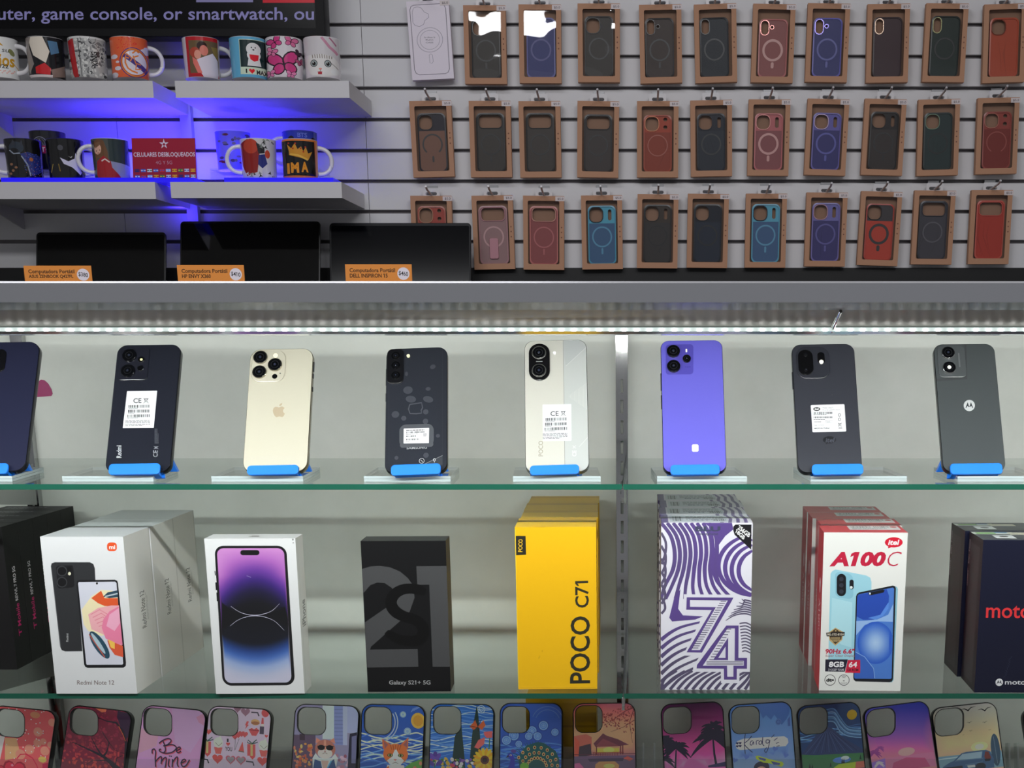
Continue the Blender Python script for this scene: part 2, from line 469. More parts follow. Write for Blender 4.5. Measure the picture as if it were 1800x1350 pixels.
# ------------------------------------------------------------------ showcase
LED = 1.20
case = thing('display_case', 'long grey showcase with lit back panel and glass shelves of phones', 'display case', (0, 0, 0))
def zy(y, D): return at(900, y, D).z
LF = 1.07
zt0 = at(900, 494, LF).z; zt1 = at(900, 531.5, LF).z
top = MB()
top.prismx([(LF, zt1), (LF, zt0 - 0.0015), (LF + 0.002, zt0), (PANEL + 0.05, zt0), (PANEL + 0.05, zt0 - 0.016), (LF + .06, zt0 - 0.016), (LF + 0.012, zt1)], XL, XR,
           [ALU, mat((205, 205, 208), 0.25, 0.7), mat((120, 120, 122), 0.3), mat((120, 120, 122), 0.3), mat((60, 60, 60), 0.4), mat((30, 30, 31), 0.4), mat((40, 40, 41), 0.4)])
top.obj('top', case)
# dark channel, sloping brushed plate and lamp rail below the top
D0, D1, D2 = LF + 0.012, LF + 0.075, LED - 0.012
zd0, zd1, zd2 = zy(532, D0), zy(545, D1), zy(575, D2)
ch = MB(); ch.prismx([(D0, zd0), (D0, zd0 + 0.003), (D1, zt0 - 0.016), (D1, zd1)], XL, XR, mat((58, 57, 57), 0.4, key='dark_channel'))
ch.obj('channel', case)
brushed = bpy.data.materials.new('brushed_metal'); brushed.use_nodes = True
_b = brushed.node_tree.nodes['Principled BSDF']; _b.inputs['Base Color'].default_value = lin((150, 145, 140)); _b.inputs['Metallic'].default_value = 0.45
_b.inputs['Roughness'].default_value = 0.32; _b.inputs['Anisotropic'].default_value = 0.7
_n = brushed.node_tree.nodes.new('ShaderNodeTexNoise'); _tc = brushed.node_tree.nodes.new('ShaderNodeTexCoord'); _mp = brushed.node_tree.nodes.new('ShaderNodeMapping')
_mp.inputs['Scale'].default_value = (1.2, 400, 400); _n.inputs['Scale'].default_value = 2.0; _n.inputs['Detail'].default_value = 4
_r = brushed.node_tree.nodes.new('ShaderNodeMapRange'); _r.inputs[3].default_value = 0.45; _r.inputs[4].default_value = 0.62
for a_, b_ in ((_tc.outputs['Object'], _mp.inputs['Vector']), (_mp.outputs[0], _n.inputs['Vector']), (_n.outputs['Fac'], _r.inputs[0]), (_r.outputs[0], _b.inputs['Roughness'])):
    brushed.node_tree.links.new(a_, b_)
xseam = at(1470, 560, (D1 + D2) / 2).x
va = MB()
for a_, b_ in ((XL, xseam - 0.0012), (xseam + 0.0012, XR)):
    va.prismx([(D1, zd1 + 0.003), (D1, zd1), (D2, zd2), (D2, zd2 + 0.003)], a_, b_, brushed)
va.obj('sloping_plate', case, label='brushed metal plate with a seam, sloping down to the lamp rail')
va = MB(); va.tube([(xseam, D1 - .003, zd1 - .001), (xseam, D2 + 0.004, zd2 - .004)], 0.0014, CHROME); va.obj('joint_cover', case)
# back panel, bottom, ends
pan = bpy.data.materials.new('pale_laminate'); pan.use_nodes = True; nt = pan.node_tree; b = nt.nodes['Principled BSDF']
b.inputs['Roughness'].default_value = 0.55; b.inputs['Specular IOR Level'].default_value = 0.3
tc = nt.nodes.new('ShaderNodeTexCoord'); n1 = nt.nodes.new('ShaderNodeTexNoise'); n1.inputs['Scale'].default_value = 7; n1.inputs['Detail'].default_value = 8; n1.inputs['Roughness'].default_value = 0.62
rp = nt.nodes.new('ShaderNodeValToRGB'); rp.color_ramp.elements[0].position = 0.3; rp.color_ramp.elements[1].position = 0.72
rp.color_ramp.elements[0].color = lin((214, 216, 210)); rp.color_ramp.elements[1].color = lin((230, 231, 226))
nt.links.new(tc.outputs['Object'], n1.inputs['Vector']); nt.links.new(n1.outputs['Fac'], rp.inputs[0]); nt.links.new(rp.outputs[0], b.inputs['Base Color'])
ZB = at(900, 1240, 1.66).z - 0.1535
MB().box(XL, XR, PANEL, PANEL + 0.02, ZB, zt0 - 0.016, pan).obj('back_panel', case)
MB().box(XL, XR, SHF - 0.06, PANEL, ZB - 0.02, ZB, mat((120, 120, 118), 0.4)).obj('floor_board', case)
MB().box(XL - 0.02, XL, SHF - 0.06, PANEL + .02, ZB - .02, zt0 - 0.016, pan).obj('end_panel', case)
MB().box(XR, XR + 0.02, SHF - 0.06, PANEL + .02, ZB - .02, zt0 - 0.016, pan).obj('end_panel', case)
MB().box(XL, XR, SHF - 0.06, PANEL + 0.02, 0.0, ZB - 0.02, mat((130, 130, 134), 0.4, 0.3)).obj('plinth', case)
# slotted chrome uprights with shelf brackets
def upright(x):
    u = MB(); w = 0.0155; y0, y1 = PANEL - 0.012, PANEL - 0.0005; zt, zb = zd2 + 0.003, ZB
    slots = []; z = zt - 0.072
    while z > zb + 0.02: slots.append(z); z -= 0.0265
    sw, shh = 0.0018, 0.0085; prev = zt
    u.box(x - w / 2, x - sw, y0, y1, zb, zt, CHROME); u.box(x + sw, x + w / 2, y0, y1, zb, zt, CHROME)
    for z in slots:
        u.box(x - sw, x + sw, y0, y0 + 0.002, z + shh, prev, CHROME); prev = z - shh
    u.box(x - sw, x + sw, y0, y0 + 0.002, zb, prev, CHROME)
    o = u.obj('upright', case)
    for zs in (ZU, ZL):
        z0 = zs - 0.0068
        m = MB(); P = [(PANEL - 0.012, z0 - 0.055), (SHF + .06, z0 - 0.022), (SHF + 0.004, z0 - 0.014), (SHF - 0.001, z0 - 0.008), (SHF - 0.001, z0 + 0.002), (SHF + 0.004, z0), (PANEL - 0.012, z0)]
        n = len(P); xo = x + 0.0035
        m.prismx(P, xo, xo + 0.003, CHROME); m.obj('shelf_bracket', case)
XU = at(1093, 700, PANEL - 0.012).x
upright(XU); upright(at(30, 620, PANEL - 0.012).x)
# lamp rail of white diodes
led = thing('led_strip', 'bright white light strip with a row of diodes along the showcase top', 'light strip', (0, 0, 0))
zr = zy(580, LED)
prof = [(LED - 0.013, zd2), (LED + 0.006, zy(577, LED + .006)), (LED + 0.008, zy(587.5, LED + 0.008)), (LED + 0.006, zy(589.5, LED + 0.006)), (LED - 0.004, zy(587.5, LED - .004)), (LED - 0.012, zy(580, LED - .012))]
rail = MB(); rail.prismx(prof, XL, XR, [mat((235, 240, 240), .3), mat((200, 205, 208), 0.15, 0.9), mat((200, 205, 208), 0.15, .9), mat((185, 190, 196), 0.12, 0.95), mat((210, 214, 216), 0.15, 0.8), mat((190, 190, 192), .2, .8)])
rail.obj('rail', led)
lamp_m = mat((255, 255, 255), emit=5.0, key='lit_diode')
tube_m = mat((225, 240, 236), 0.2, emit=0.65, key='lit_cover')
MB().box(XL, XR, LED - 0.0165, LED - 0.0125, zy(582.5, LED - .0145), zy(576, LED - .0145), tube_m).obj('glowing_cover', led)
proto = None
for i in range(83):
    px = -8 + 22.1 * i; p = at(px, 580.2, LED - 0.0175)
    if proto is None:
        d = MB(); d.loft([[(a * .0021 * s, yy, c * .0011 * s) for a, c in rr(2, 2, .9, 3)] for s, yy in ((.6, -.0012), (1, 0), (1, .001))], lamp_m, smooth=True)
        proto = d.obj('diode', led); dd = proto
    else: dd = proto.copy(); COL.objects.link(dd)
    dd.location = p
# the strip's own light falls down and back into the showcase
l = area('led_strip_light', ((XL + XR) / 2, LED - 0.004, zy(592, LED)), (R(52), 0, 0), XR - XL - .05, 0.008, 8.0, (0.95, 1.0, 0.965), 180)
l.rotation_euler = (R(52), 0, 0)
# glass shelves, in two lengths that meet on the middle bracket
GL = clear((0.955, 0.985, 0.97), 0.02, 0.0, 'shelf_glass')
GE = bpy.data.materials.new('green_glass_edge'); GE.use_nodes = True
_b = GE.node_tree.nodes['Principled BSDF']; _b.inputs['Base Color'].default_value = lin((22, 80, 64)); _b.inputs['Roughness'].default_value = 0.12
XJ = XU + 0.005
def shelf(z, x0, x1, label):
    m = MB(); t = 0.006; y0, y1 = SHF, PANEL - 0.0125
    m.box(x0, x1, y0, y1, z - t, z, GL, skip='flr'); m.box(x0, x1, y0, y1, z - t, z, GE, skip='tbk')
    return tag(m.obj('glass_shelf'), label, 'shelf', 'glass shelves of the showcase')
shelf(ZU, XL + .001, XJ - .0006, 'upper green-edged glass shelf left of the chrome post, carrying the gold phone')
shelf(ZU, XJ + .0006, XR - .001, 'upper green-edged glass shelf right of the chrome post, carrying the violet phone')
shelf(ZL, XL + .001, XJ - .0006, 'lower green-edged glass shelf left of the chrome post, under the yellow boxes')
shelf(ZL, XJ + .0006, XR - .001, 'lower green-edged glass shelf right of the chrome post, under the wavy purple boxes')
# magenta tag on the back panel
mg = MB(); q = [(66, 671), (72, 667.5), (78, 668.5), (84, 674), (90, 684), (92, 692), (90, 696), (80, 697), (60, 698), (60, 676)]
P = [at(x, y, PANEL - 0.0012) for x, y in q]
mg.add([tuple(p) for p in P] + [(p.x, PANEL - .0001, p.z) for p in P], [tuple(range(len(P)))[::-1]] + [(i, (i + 1) % 10, 10 + (i + 1) % 10, 10 + i) for i in range(10)], mat((160, 22, 98), .4))
tag(mg.obj('sticker'), 'small magenta rounded sticker on the back panel behind the leftmost phone', 'sticker')

# ------------------------------------------------------------------ white shelves on the slatted wall, blue strip, television
FLAM = mat((214, 212, 215), 0.4, key='white_laminate')
def wall_shelf(xl, xr, yt, yb, yb_back, label, bpx=0):
    Df = WALL / 1.0802; zt = at(500, yt, Df).z; zb = at(500, yb, Df).z
    x0 = at(xl, yt, Df).x if xl is not None else -2.1; x1 = at(xr, yt, Df).x
    t = thing('wall_shelf', label, 'shelf', (x0, Df, zb), 'white shelves on the slatted wall')
    m = MB(); m.loft([[(x, y, z) for x, z in ((0, 0), (x1 - x0, 0), (x1 - x0, zt - zb), (0, zt - zb))] for y in (0, WALL - Df - .001)], FLAM)
    m.obj('board', t)
    for bx in (() if xl is not None else (at(bpx, yb_back, WALL).x - x0, 0.1)):
        MB().prismx([(WALL - Df - 0.001, -0.045), (0.05, -0.006), (0.05, 0), (WALL - Df - .001, 0)], bx - .0015, bx + .0015, FLAM).obj('bracket', t)
    return Df, zt, x0, x1
WS1 = wall_shelf(None, 268, 142, 172, 205, 'white wall shelf at upper left carrying the mug with the purple sash crest', 20)
WS2 = wall_shelf(307, 613, 142, 172, 205, 'white wall shelf carrying the dog mug and the kitten mug')
WS3 = wall_shelf(None, 272, 320, 350, 369, 'white wall shelf at lower left carrying the black mugs', 40)
WS4 = wall_shelf(299, 600, 320, 348, 369, 'white wall shelf carrying the crown mug')
# upright bar between the shelves, with its blue lamp strips
Dm = WALL - 0.02
xb0, xb1 = at(323, 300, Dm).x, at(342, 300, Dm).x
bar = MB().box(xb0, xb1, Dm, WALL - .0005, at(330, 480, Dm).z, WS1[1] + .02, mat((190, 190, 205), .5))
tag(bar.obj('shelf_upright'), 'pale upright bar between the white wall shelves, lit blue', 'upright')
bl = thing('blue_light_strip', 'glowing blue light strip lying along the back of the lower white wall shelves', 'light strip', (0, 0, 0))
bm_ = mat((45, 30, 255), emit=1.6, key='blue_lamp')
zz = WS3[1]
MB().box(at(15, 316, 3.2).x, at(300, 316, 3.2).x, 3.2, 3.212, zz + 0.0002, zz + 0.008, bm_).obj('lit_tube', bl)
MB().box(at(345, 316, 3.2).x, at(590, 316, 3.2).x, 3.2, 3.212, zz + 0.0002, zz + 0.008, bm_).obj('lit_tube', bl)
for xc, sz, pw in ((285, .26, 0.9), (410, .18, 0.7)):
    p = at(xc, 300, 3.19); a_ = area('blue_strip_light', (p.x, 3.206, zz + 0.02), (R(180), 0, 0), sz, 0.02, pw, (0.06, 0.03, 1.0))
a_ = area('blue_strip_light', (at(310, 390, 3.2).x, 3.24, WS3[1] - .06), (R(150), 0, 0), .03, 0.03, .06, (0.06, 0.03, 1.0))

TVD = 3.16
tv = thing('television', 'large black television above the mugs showing a line of caption text', 'television', (0, 0, 0))
x1 = at(570, 20, TVD).x; z0 = at(500, 65, TVD).z; x0 = x1 - 1.23; z1 = z0 + 0.715
bz = mat((15, 15, 17), 0.5, spec=.2)
MB().slab(x1 - x0, z1 - z0, 0.006, TVD, TVD + 0.05, bz, 0.002, (x0 + x1) / 2, (z0 + z1) / 2).obj('bezel', tv)
sx1 = at(554, 20, TVD).x; sz0 = at(500, 50, TVD).z; sx0 = x0 + 0.018; sz1 = z1 - 0.015
pxr = lambda x, y: at(x, y, TVD)
scr = Sheet(sx1 - sx0, sz1 - sz0, [(at_x, at_y) for at_x, at_y in ((-320, -430), (554, -430), (554, 50), (-320, 50))], (8, 8, 9))
# the drawing frame is set out on the glass itself
scr.H = homog([(0, 10), (554, 10), (554, 45), (0, 45)], [(pxr(a, c).x - sx0, pxr(a, c).z - sz0) for a, c in ((0, 10), (554, 10), (554, 45), (0, 45))]); scr.Hi = np.linalg.inv(scr.H)
tc_ = (100, 97, 136)
scr.text('uter, game console, or smartwatch, ou', -4, 13, 552, 42, tc_, 0.012)
scr.rect(462, -60, 554, 5, (140, 22, 34)); scr.rect(345, -60, 445, 4, (95, 92, 125)); scr.rect(-200, -60, 345, -6, (60, 60, 66))
m = MB(); scr.emit(m, lambda u, v: (sx0 + u, TVD - 0.0006, sz0 + v), ink(0.2, emit=0.75, spec=.15)); m.obj('screen', tv)
MB().box((x0 + x1) / 2 - .15, (x0 + x1) / 2 + .15, TVD + .05, WALL - .0005, z0 + .25, z0 + .45, BLACK).obj('wall_mount', tv)
# ------------------------------------------------------------------ mugs
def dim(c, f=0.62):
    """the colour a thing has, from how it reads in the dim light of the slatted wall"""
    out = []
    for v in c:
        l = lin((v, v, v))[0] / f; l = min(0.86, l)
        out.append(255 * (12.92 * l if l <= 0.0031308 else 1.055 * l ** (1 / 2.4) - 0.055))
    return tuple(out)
MUGR, MUGH = 0.0395, 0.0825
GLAZE = ink(0.12, 0.3)
def mug(px, yb, D, view, base, draw, handle, label, name='mug', scale=1.0, z=None, glass=False):
    """view = (cx, rx, ytop, ybottom) of the mug in the drawing pixels"""
    p = at(px, yb, D) if z is None else Vector((at(px, yb, D).x, D, z))
    yaw = math.atan2(-p.x, p.y)
    Rm, Hm = MUGR * scale, MUGH * scale
    t = thing(name, label, 'mug', frame(p, yaw), 'printed mugs on the white shelves')
    s = Sheet(2 * PI * Rm, Hm, [(0, 0), (1, 0), (1, 1), (0, 1)], base)
    cx, rx, y0, y1 = view
    def pre(P):
        P = np.asarray(P, float); k = (P[:, 0] - cx) / rx
        a = np.where(np.abs(k) <= 1, np.arcsin(np.clip(k, -1, 1)), np.sign(k) * (PI / 2 + (np.abs(k) - 1)))
        return np.c_[a * Rm + PI * Rm, np.clip((y1 - P[:, 1]) / (y1 - y0), 0.0, 1.0) * Hm]
    s.pre = pre
    if draw: draw(s)
    def mp(u, v):
        a = u / Rm - PI; b = 0.0025 * (1 - min(1, v / 0.004)) ** 2 if v < .004 else 0
        return ((Rm - b) * math.sin(a), -(Rm - b) * math.cos(a), v)
    m = MB(); s.emit(m, mp, GLAZE if not glass else ink(0.08, 0.5), vlines=48)
    n = 48; cm = mat((225, 222, 222) if base[0] > 60 else (38, 38, 40), 0.15, coat=.3)
    ring = lambda r, zz: [(r * math.sin(2 * PI * i / n), -r * math.cos(2 * PI * i / n), zz) for i in range(n)]
    m.loft([ring(Rm, Hm), ring(Rm - .0015, Hm + .0012), ring(Rm - 0.0032, Hm), ring(Rm - .0036, 0.005)], cm, cap0=False, cap1=True, smooth=True)
    m.add(ring(Rm - .0025, 0.0), [tuple(range(n))[::-1]], cm)
    m.obj('body', t)
    h = MB(); a = R(handle); c, q = math.sin(a), -math.cos(a)
    P = [(Rm - .002 + .031 * math.sin(PI * i / 16) ** .8, Hm * (.5 + .34 * math.cos(PI * i / 16))) for i in range(17)]
    h.tube([(r * c, r * q, zz) for r, zz in P], [.0056] + [.0048] * 15 + [.0056], mat((232, 230, 232), 0.12, coat=0.3), 12)
    h.obj('handle', t)
    return t
Dt = 3.13
def a1(s):
    gold = dim((172, 128, 30)); blk = dim((30, 30, 32))
    s.text('Fiesta de sus', -250, 440, 150, 485, blk, 0.0, 0.2); s.text('Años', -110, 500, 160, 620, gold, 0.03, 0.15); s.text('08/07/22', -120, 600, 98, 636, blk, 0.02)
    s.poly([(-30, 380), (20, 372), (70, 425), (-40, 415)], gold); s.line([(120, 560), (180, 620), (195, 650)], 6, gold); s.ell(140, 480, 22, 36, dim((110, 112, 70)), rot=-30)
    for i in range(16): s.ell(-60 + 14 * i, 668 + 12 * math.sin(i * 2), 8, 7, dim((205, 150, 140)))
mug(4, 141, Dt, (30, 178, 345, 722), dim((196, 194, 190)), a1, 62, 'white mug with gold and black anniversary lettering and date')
def a2(s):
    wh = dim((190, 180, 178)); bk = dim((18, 18, 22)); rd = dim((170, 24, 30)); bl = dim((70, 105, 135))
    s.rect(250, 345, 620, 722, bk); s.poly([(300, 350), (420, 345), (470, 480), (430, 590), (330, 520), (310, 430)], dim((198, 184, 170)))
    s.poly([(460, 380), (540, 380), (550, 480), (480, 510)], bl); s.poly([(340, 630), (420, 590), (470, 640), (460, 700), (340, 690)], rd)
    s.poly([(270, 350), (320, 350), (300, 420), (330, 600), (290, 690), (275, 500)], dim((120, 112, 108))); s.poly([(470, 650), (590, 590), (585, 700), (480, 722)], dim((120, 100, 92)))
    s.rect(280, 700, 480, 722, wh)
mug(85, 141, Dt, (437, 164, 345, 722), dim((190, 186, 186)), a2, 190, 'dark mug with abstract pale, red and blue patches')
def a3(s):
    g = random.Random(5); dk = dim((60, 60, 62)); lt = dim((182, 182, 178)); rd = dim((150, 24, 28))
    s.rect(640, 360, 1010, 722, dim((150, 150, 148)))
    for i in range(150):
        x, y = g.uniform(640, 990), g.uniform(360, 715); s.ell(x, y, g.uniform(5, 22), g.uniform(4, 16), g.choice((dk, lt, lt, dim((100, 100, 100)))), 8, g.uniform(0, 180))
    for i in range(60):
        x, y = g.uniform(650, 970), g.uniform(370, 700); s.line([(x, y), (x + g.uniform(-30, 30), y + g.uniform(-45, 45))], 4, dk)
    s.poly([(640, 380), (690, 360), (715, 722), (670, 722)], rd); s.line([(735, 360), (745, 715)], 7, dk); s.text('KING', 850, 480, 905, 610, dim((25, 25, 26)), .02, up=True)
mug(158, 141, Dt, (815, 180, 345, 722), dim((185, 184, 182)), a3, 170, 'white mug covered in black and white sketch doodles with a red edge')
def a4(s):
    og = dim((196, 84, 48)); rd = dim((190, 50, 40)); wh = dim((188, 182, 190)); pu = dim((62, 46, 110)); oo = dim((206, 108, 44))
    s.rect(1018, 345, 1362, 722, og)
    g = random.Random(3)
    for i in range(60):
        x, y = g.uniform(1080, 1260), g.uniform(350, 470); s.ell(x, y, 5, 5, rd, 7)
    for x, y, r_ in ((1050, 530, 30), (1075, 640, 28), (1040, 700, 34), (1330, 470, 40), (1350, 440, 28), (1075, 580, 16)): s.ell(x, y, r_, r_ * .7, wh)
    s.ell(1228, 585, 134, 142, pu, 36); s.ell(1228, 585, 126, 134, oo, 36); s.ell(1228, 585, 108, 116, wh, 36)
    s.poly([(1122, 530), (1150, 505), (1340, 640), (1325, 690)], pu)
    s.ring(1228, 585, 117, 5, dim((150, 60, 40)), 36)
    s.line([(1180, 545), (1150, 540), (1145, 590), (1165, 640), (1200, 665), (1250, 680)], 16, oo); s.line([(1150, 545), (1160, 505), (1210, 545), (1190, 575)], 13, oo)
    s.line([(1215, 500), (1250, 470), (1275, 490)], 14, oo); s.line([(1225, 535), (1270, 515)], 12, oo); s.line([(1245, 600), (1235, 650), (1285, 640)], 12, oo); s.line([(1220, 520), (1240, 590), (1285, 600)], 11, oo)
mug(231.5, 141, Dt, (1190, 173, 345, 722), dim((188, 180, 186)), a4, 95, 'orange mug with a round crest crossed by a purple sash')
def a5(s):
    rd = dim((160, 24, 34)); s.rect(160, 350, 440, 722, rd); s.rect(185, 390, 435, 690, dim((92, 74, 50)))
    s.ell(300, 440, 45, 42, dim((40, 22, 20))); s.ell(315, 480, 38, 48, dim((190, 110, 96))); s.ell(235, 500, 45, 48, dim((150, 60, 44))); s.ell(258, 520, 30, 42, dim((205, 130, 112)))
    s.poly([(240, 570), (330, 530), (390, 500), (430, 560), (432, 722), (300, 722), (250, 640)], dim((190, 182, 205))); s.poly([(210, 540), (250, 570), (290, 690), (250, 690), (215, 600)], dim((200, 100, 90)))
    s.poly([(380, 440), (436, 440), (436, 560), (400, 510)], dim((120, 100, 50)))
mug(357, 141, Dt, (290, 165, 355, 725), dim((186, 180, 184)), a5, 100, 'red and white mug with a photo of an embracing couple')
def a6(s):
    s.rect(635, 375, 882, 700, dim((175, 190, 170))); s.rect(640, 380, 880, 632, dim((22, 40, 42))); w = dim((205, 200, 198))
    s.ell(762, 465, 66, 60, w); s.ell(735, 520, 34, 40, w); s.ell(790, 520, 34, 40, w); s.poly([(715, 540), (810, 540), (825, 620), (700, 620)], w)
    s.poly([(722, 515), (808, 515), (800, 565), (765, 580), (730, 560)], dim((190, 30, 44))); s.ell(745, 450, 6, 6, dim((20, 20, 20))); s.ell(780, 450, 6, 6, dim((20, 20, 20))); s.ell(762, 470, 9, 7, dim((20, 20, 20)))
    k = dim((20, 22, 24)); s.text('I', 682, 650, 695, 690, k, .02); s.poly(heart(738, 668, 27), dim((205, 24, 36))); s.text('MAX', 780, 655, 882, 698, k, .03)
mug(439, 141, Dt, (712, 168, 350, 725), dim((84, 150, 182)), a6, 175, 'blue mug with a white dog in a red scarf and heart lettering')
def butterfly(s, x, y, r, rot, c, k):
    for sg in (-1, 1):
        for dx, dy, rx, ry, a in ((.55, -.35, .62, .42, -35), (.42, .35, .45, .36, 35)):
            cc, q = math.cos(R(rot)), math.sin(R(rot)); px, py = sg * dx * r, dy * r
            X, Y = x + px * cc - py * q, y + px * q + py * cc
            s.ell(X, Y, rx * r * 1.12, ry * r * 1.15, k, 14, rot + sg * a); s.ell(X, Y, rx * r * .92, ry * r * .9, c, 14, rot + sg * a)
    s.ell(x, y, r * .07, r * .5, k, 10, rot)
def a7(s):
    c = dim((176, 52, 110)); k = dim((40, 18, 34)); butterfly(s, 1030, 600, 125, -8, c, k); butterfly(s, 1105, 390, 55, 15, dim((184, 90, 130)), k); butterfly(s, 960, 400, 62, -30, c, k)
    butterfly(s, 930, 490, 45, 20, dim((190, 100, 140)), k); butterfly(s, 1165, 490, 32, 30, k, k); butterfly(s, 1180, 570, 38, -20, dim((150, 60, 96)), k); butterfly(s, 1090, 700, 40, 10, dim((196, 110, 150)), k); butterfly(s, 905, 690, 40, 0, dim((196, 110, 150)), k)
mug(502.5, 141, Dt, (1040, 165, 345, 725), dim((188, 182, 186)), a7, 185, 'white mug printed with pink butterflies')
def a8(s):
    fur = dim((196, 190, 188)); k = dim((30, 28, 28)); s.ell(1385, 600, 150, 130, fur)
    for i in range(9): s.line([(1290 + 22 * i, 500), (1296 + 21 * i, 550)], 8, dim((128, 118, 112)))
    s.poly([(1225, 350), (1560, 350), (1560, 640), (1480, 530), (1380, 510), (1240, 520)], dim((180, 176, 178))); s.line([(1380, 350), (1450, 440), (1520, 500)], 26, dim((172, 120, 140))); s.line([(1450, 350), (1510, 420)], 14, dim((150, 96, 118)))
    for x in (1303, 1428): s.ell(x, 597, 32, 34, k); s.ell(x, 597, 26, 28, dim((140, 150, 150))); s.ell(x, 600, 16, 19, k); s.ell(x - 6, 590, 5, 5, fur)
    s.ell(1358, 650, 15, 9, dim((200, 120, 110))); s.line([(1358, 655), (1358, 678)], 4, k); s.ell(1355, 688, 34, 14, dim((150, 40, 50))); s.ell(1300, 690, 36, 22, fur); s.ell(1410, 690, 40, 22, fur); s.line([(1440, 580), (1520, 640)], 5, dim((90, 84, 82)))
    s.ell(1490, 670, 38, 30, dim((205, 200, 200)))
mug(568.5, 141, Dt, (1380, 165, 345, 725), dim((190, 186, 190)), a8, 170, 'white mug with a kitten in a pale santa hat')
Dl = 3.11
Zs = WS3[1] + 0.0108
def b1(s):
    bl = dim((32, 40, 96)); lt = dim((120, 128, 140)); s.ell(170, 290, 70, 55, dim((36, 44, 54))); s.poly([(120, 270), (140, 215), (175, 265)], dim((40, 44, 52))); s.poly([(200, 260), (225, 215), (235, 280)], dim((40, 44, 52)))
    s.ell(145, 325, 45, 28, dim((14, 14, 18))); s.line([(105, 315), (140, 350), (200, 345)], 12, lt); s.poly([(200, 350), (270, 330), (380, 360), (400, 500), (300, 560), (240, 440)], bl); s.line([(210, 370), (260, 450), (280, 560)], 12, lt); s.ell(300, 400, 18, 18, dim((150, 84, 40)))
    g = random.Random(2)
    for i in range(90): s.ell(g.uniform(230, 400), g.uniform(330, 560), 3, 3, g.choice((dim((70, 90, 190)), lt, dim((160, 90, 50)))), 6)
    for x, y in ((110, 450), (120, 510), (95, 540), (150, 480)): s.ell(x, y, 14, 12, dim((120, 84, 60)))
mug(46, 311, Dl, (235, 182, 205, 580), dim((14, 14, 16)), b1, -92, 'black mug with a grey dog and starry blue shading', z=Zs)
def b2(s):
    s.ring(395, 235, 62, 8, dim((110, 110, 116)), ry=75); s.ring(395, 235, 44, 5, dim((80, 80, 86)), ry=60)
    for i in range(9): s.line([(395, 180), (345 + 12 * i, 260)], 3, dim((90, 90, 96)))
    s.rect(398, 245, 440, 320, dim((140, 30, 60))); s.text('T', 402, 260, 436, 305, dim((180, 170, 175)), .02)
mug(89, 300, 3.205, (465, 162, 100, 470), dim((22, 22, 24)), b2, 175, 'black mug with a silver ring emblem standing behind the other black mugs', z=Zs + 0.0302)
def b3(s):
    s.poly([(545, 380), (580, 290), (640, 285), (700, 300), (690, 420), (600, 440)], dim((6, 6, 8))); s.ell(562, 300, 24, 26, dim((60, 60, 66))); s.poly([(552, 392), (620, 425), (675, 395), (685, 340), (712, 400), (700, 450), (728, 520), (712, 545), (650, 480), (580, 450)], dim((178, 176, 205)))
    s.poly([(620, 375), (640, 385), (660, 372), (645, 392)], dim((180, 180, 170))); s.line([(490, 450), (470, 530)], 6, dim((130, 110, 50))); s.line([(535, 450), (545, 520)], 8, dim((110, 90, 40)))
mug(119, 311, Dl, (602, 162, 215, 580), dim((12, 12, 14)), b3, 88, 'black mug with a cat in a white neckerchief', z=Zs)
def b4(s):
    s.rect(850, 205, 1185, 575, dim((60, 66, 62))); s.rect(1000, 205, 1185, 460, dim((34, 46, 46))); s.poly([(1010, 420), (1185, 460), (1185, 575), (1020, 575)], dim((120, 124, 150)))
    s.poly([(870, 240), (910, 210), (960, 230), (990, 330), (990, 400), (900, 390), (880, 420)], dim((92, 62, 40))); s.ell(905, 310, 30, 48, dim((190, 150, 128)), rot=8); s.poly([(880, 250), (930, 240), (920, 275), (885, 300)], dim((104, 72, 48)))
    s.poly([(890, 420), (950, 370), (1010, 420), (1020, 480), (1100, 575), (880, 575)], dim((140, 24, 32))); s.line([(930, 420), (960, 400), (1000, 430)], 12, dim((190, 180, 176))); s.ell(893, 325, 5, 5, dim((60, 30, 30))); s.ell(922, 318, 5, 5, dim((60, 30, 30))); s.ell(908, 345, 10, 4, dim((140, 60, 60)))
mug(198, 311, Dl, (1015, 168, 210, 575), dim((180, 178, 186)), b4, -88, 'white mug with a photo of a long-haired person in red', z=Zs)
def b5(s):
    g = random.Random(8)
    for i in range(26): s.ell(g.uniform(285, 500), g.uniform(140, 430), g.uniform(9, 20), g.uniform(9, 20), dim(g.choice(((60, 50, 90), (88, 34, 50), (50, 66, 60), (90, 84, 110)))), 10)
mug(413, 300, 3.205, (395, 118, 105, 490), dim((96, 90, 190)), b5, 172, 'pale mug scattered with small coloured dots, behind the red and blue mug', z=Zs + 0.0302)
def b6(s):
    rd = dim((160, 52, 34)); bl = dim((30, 36, 100)); wh = dim((176, 174, 176)); dk = dim((30, 28, 34))
    s.rect(485, 205, 840, 625, wh); s.poly([(495, 260), (560, 215), (650, 260), (670, 380), (640, 560), (540, 600), (500, 480)], dim((120, 26, 24))); s.ell(590, 290, 70, 76, rd)
    s.poly([(660, 380), (720, 370), (740, 470), (690, 520), (650, 480)], bl); s.poly([(640, 250), (720, 300), (720, 360), (660, 370)], dk); s.ell(745, 370, 24, 44, dim((170, 60, 40)))
    g = random.Random(4)
    for i in range(22):
        x, y = g.choice(((g.uniform(680, 830), g.uniform(215, 300)), (g.uniform(520, 800), g.uniform(540, 615)))); s.poly(star(x, y, g.uniform(14, 30), 8, 3, g.uniform(0, 90)), g.choice((dk, dim((110, 116, 112)), wh)))
mug(457, 311, Dl, (660, 177, 210, 620), dim((180, 178, 182)), b6, -92, 'white mug with abstract red, blue and shard shapes', z=Zs)
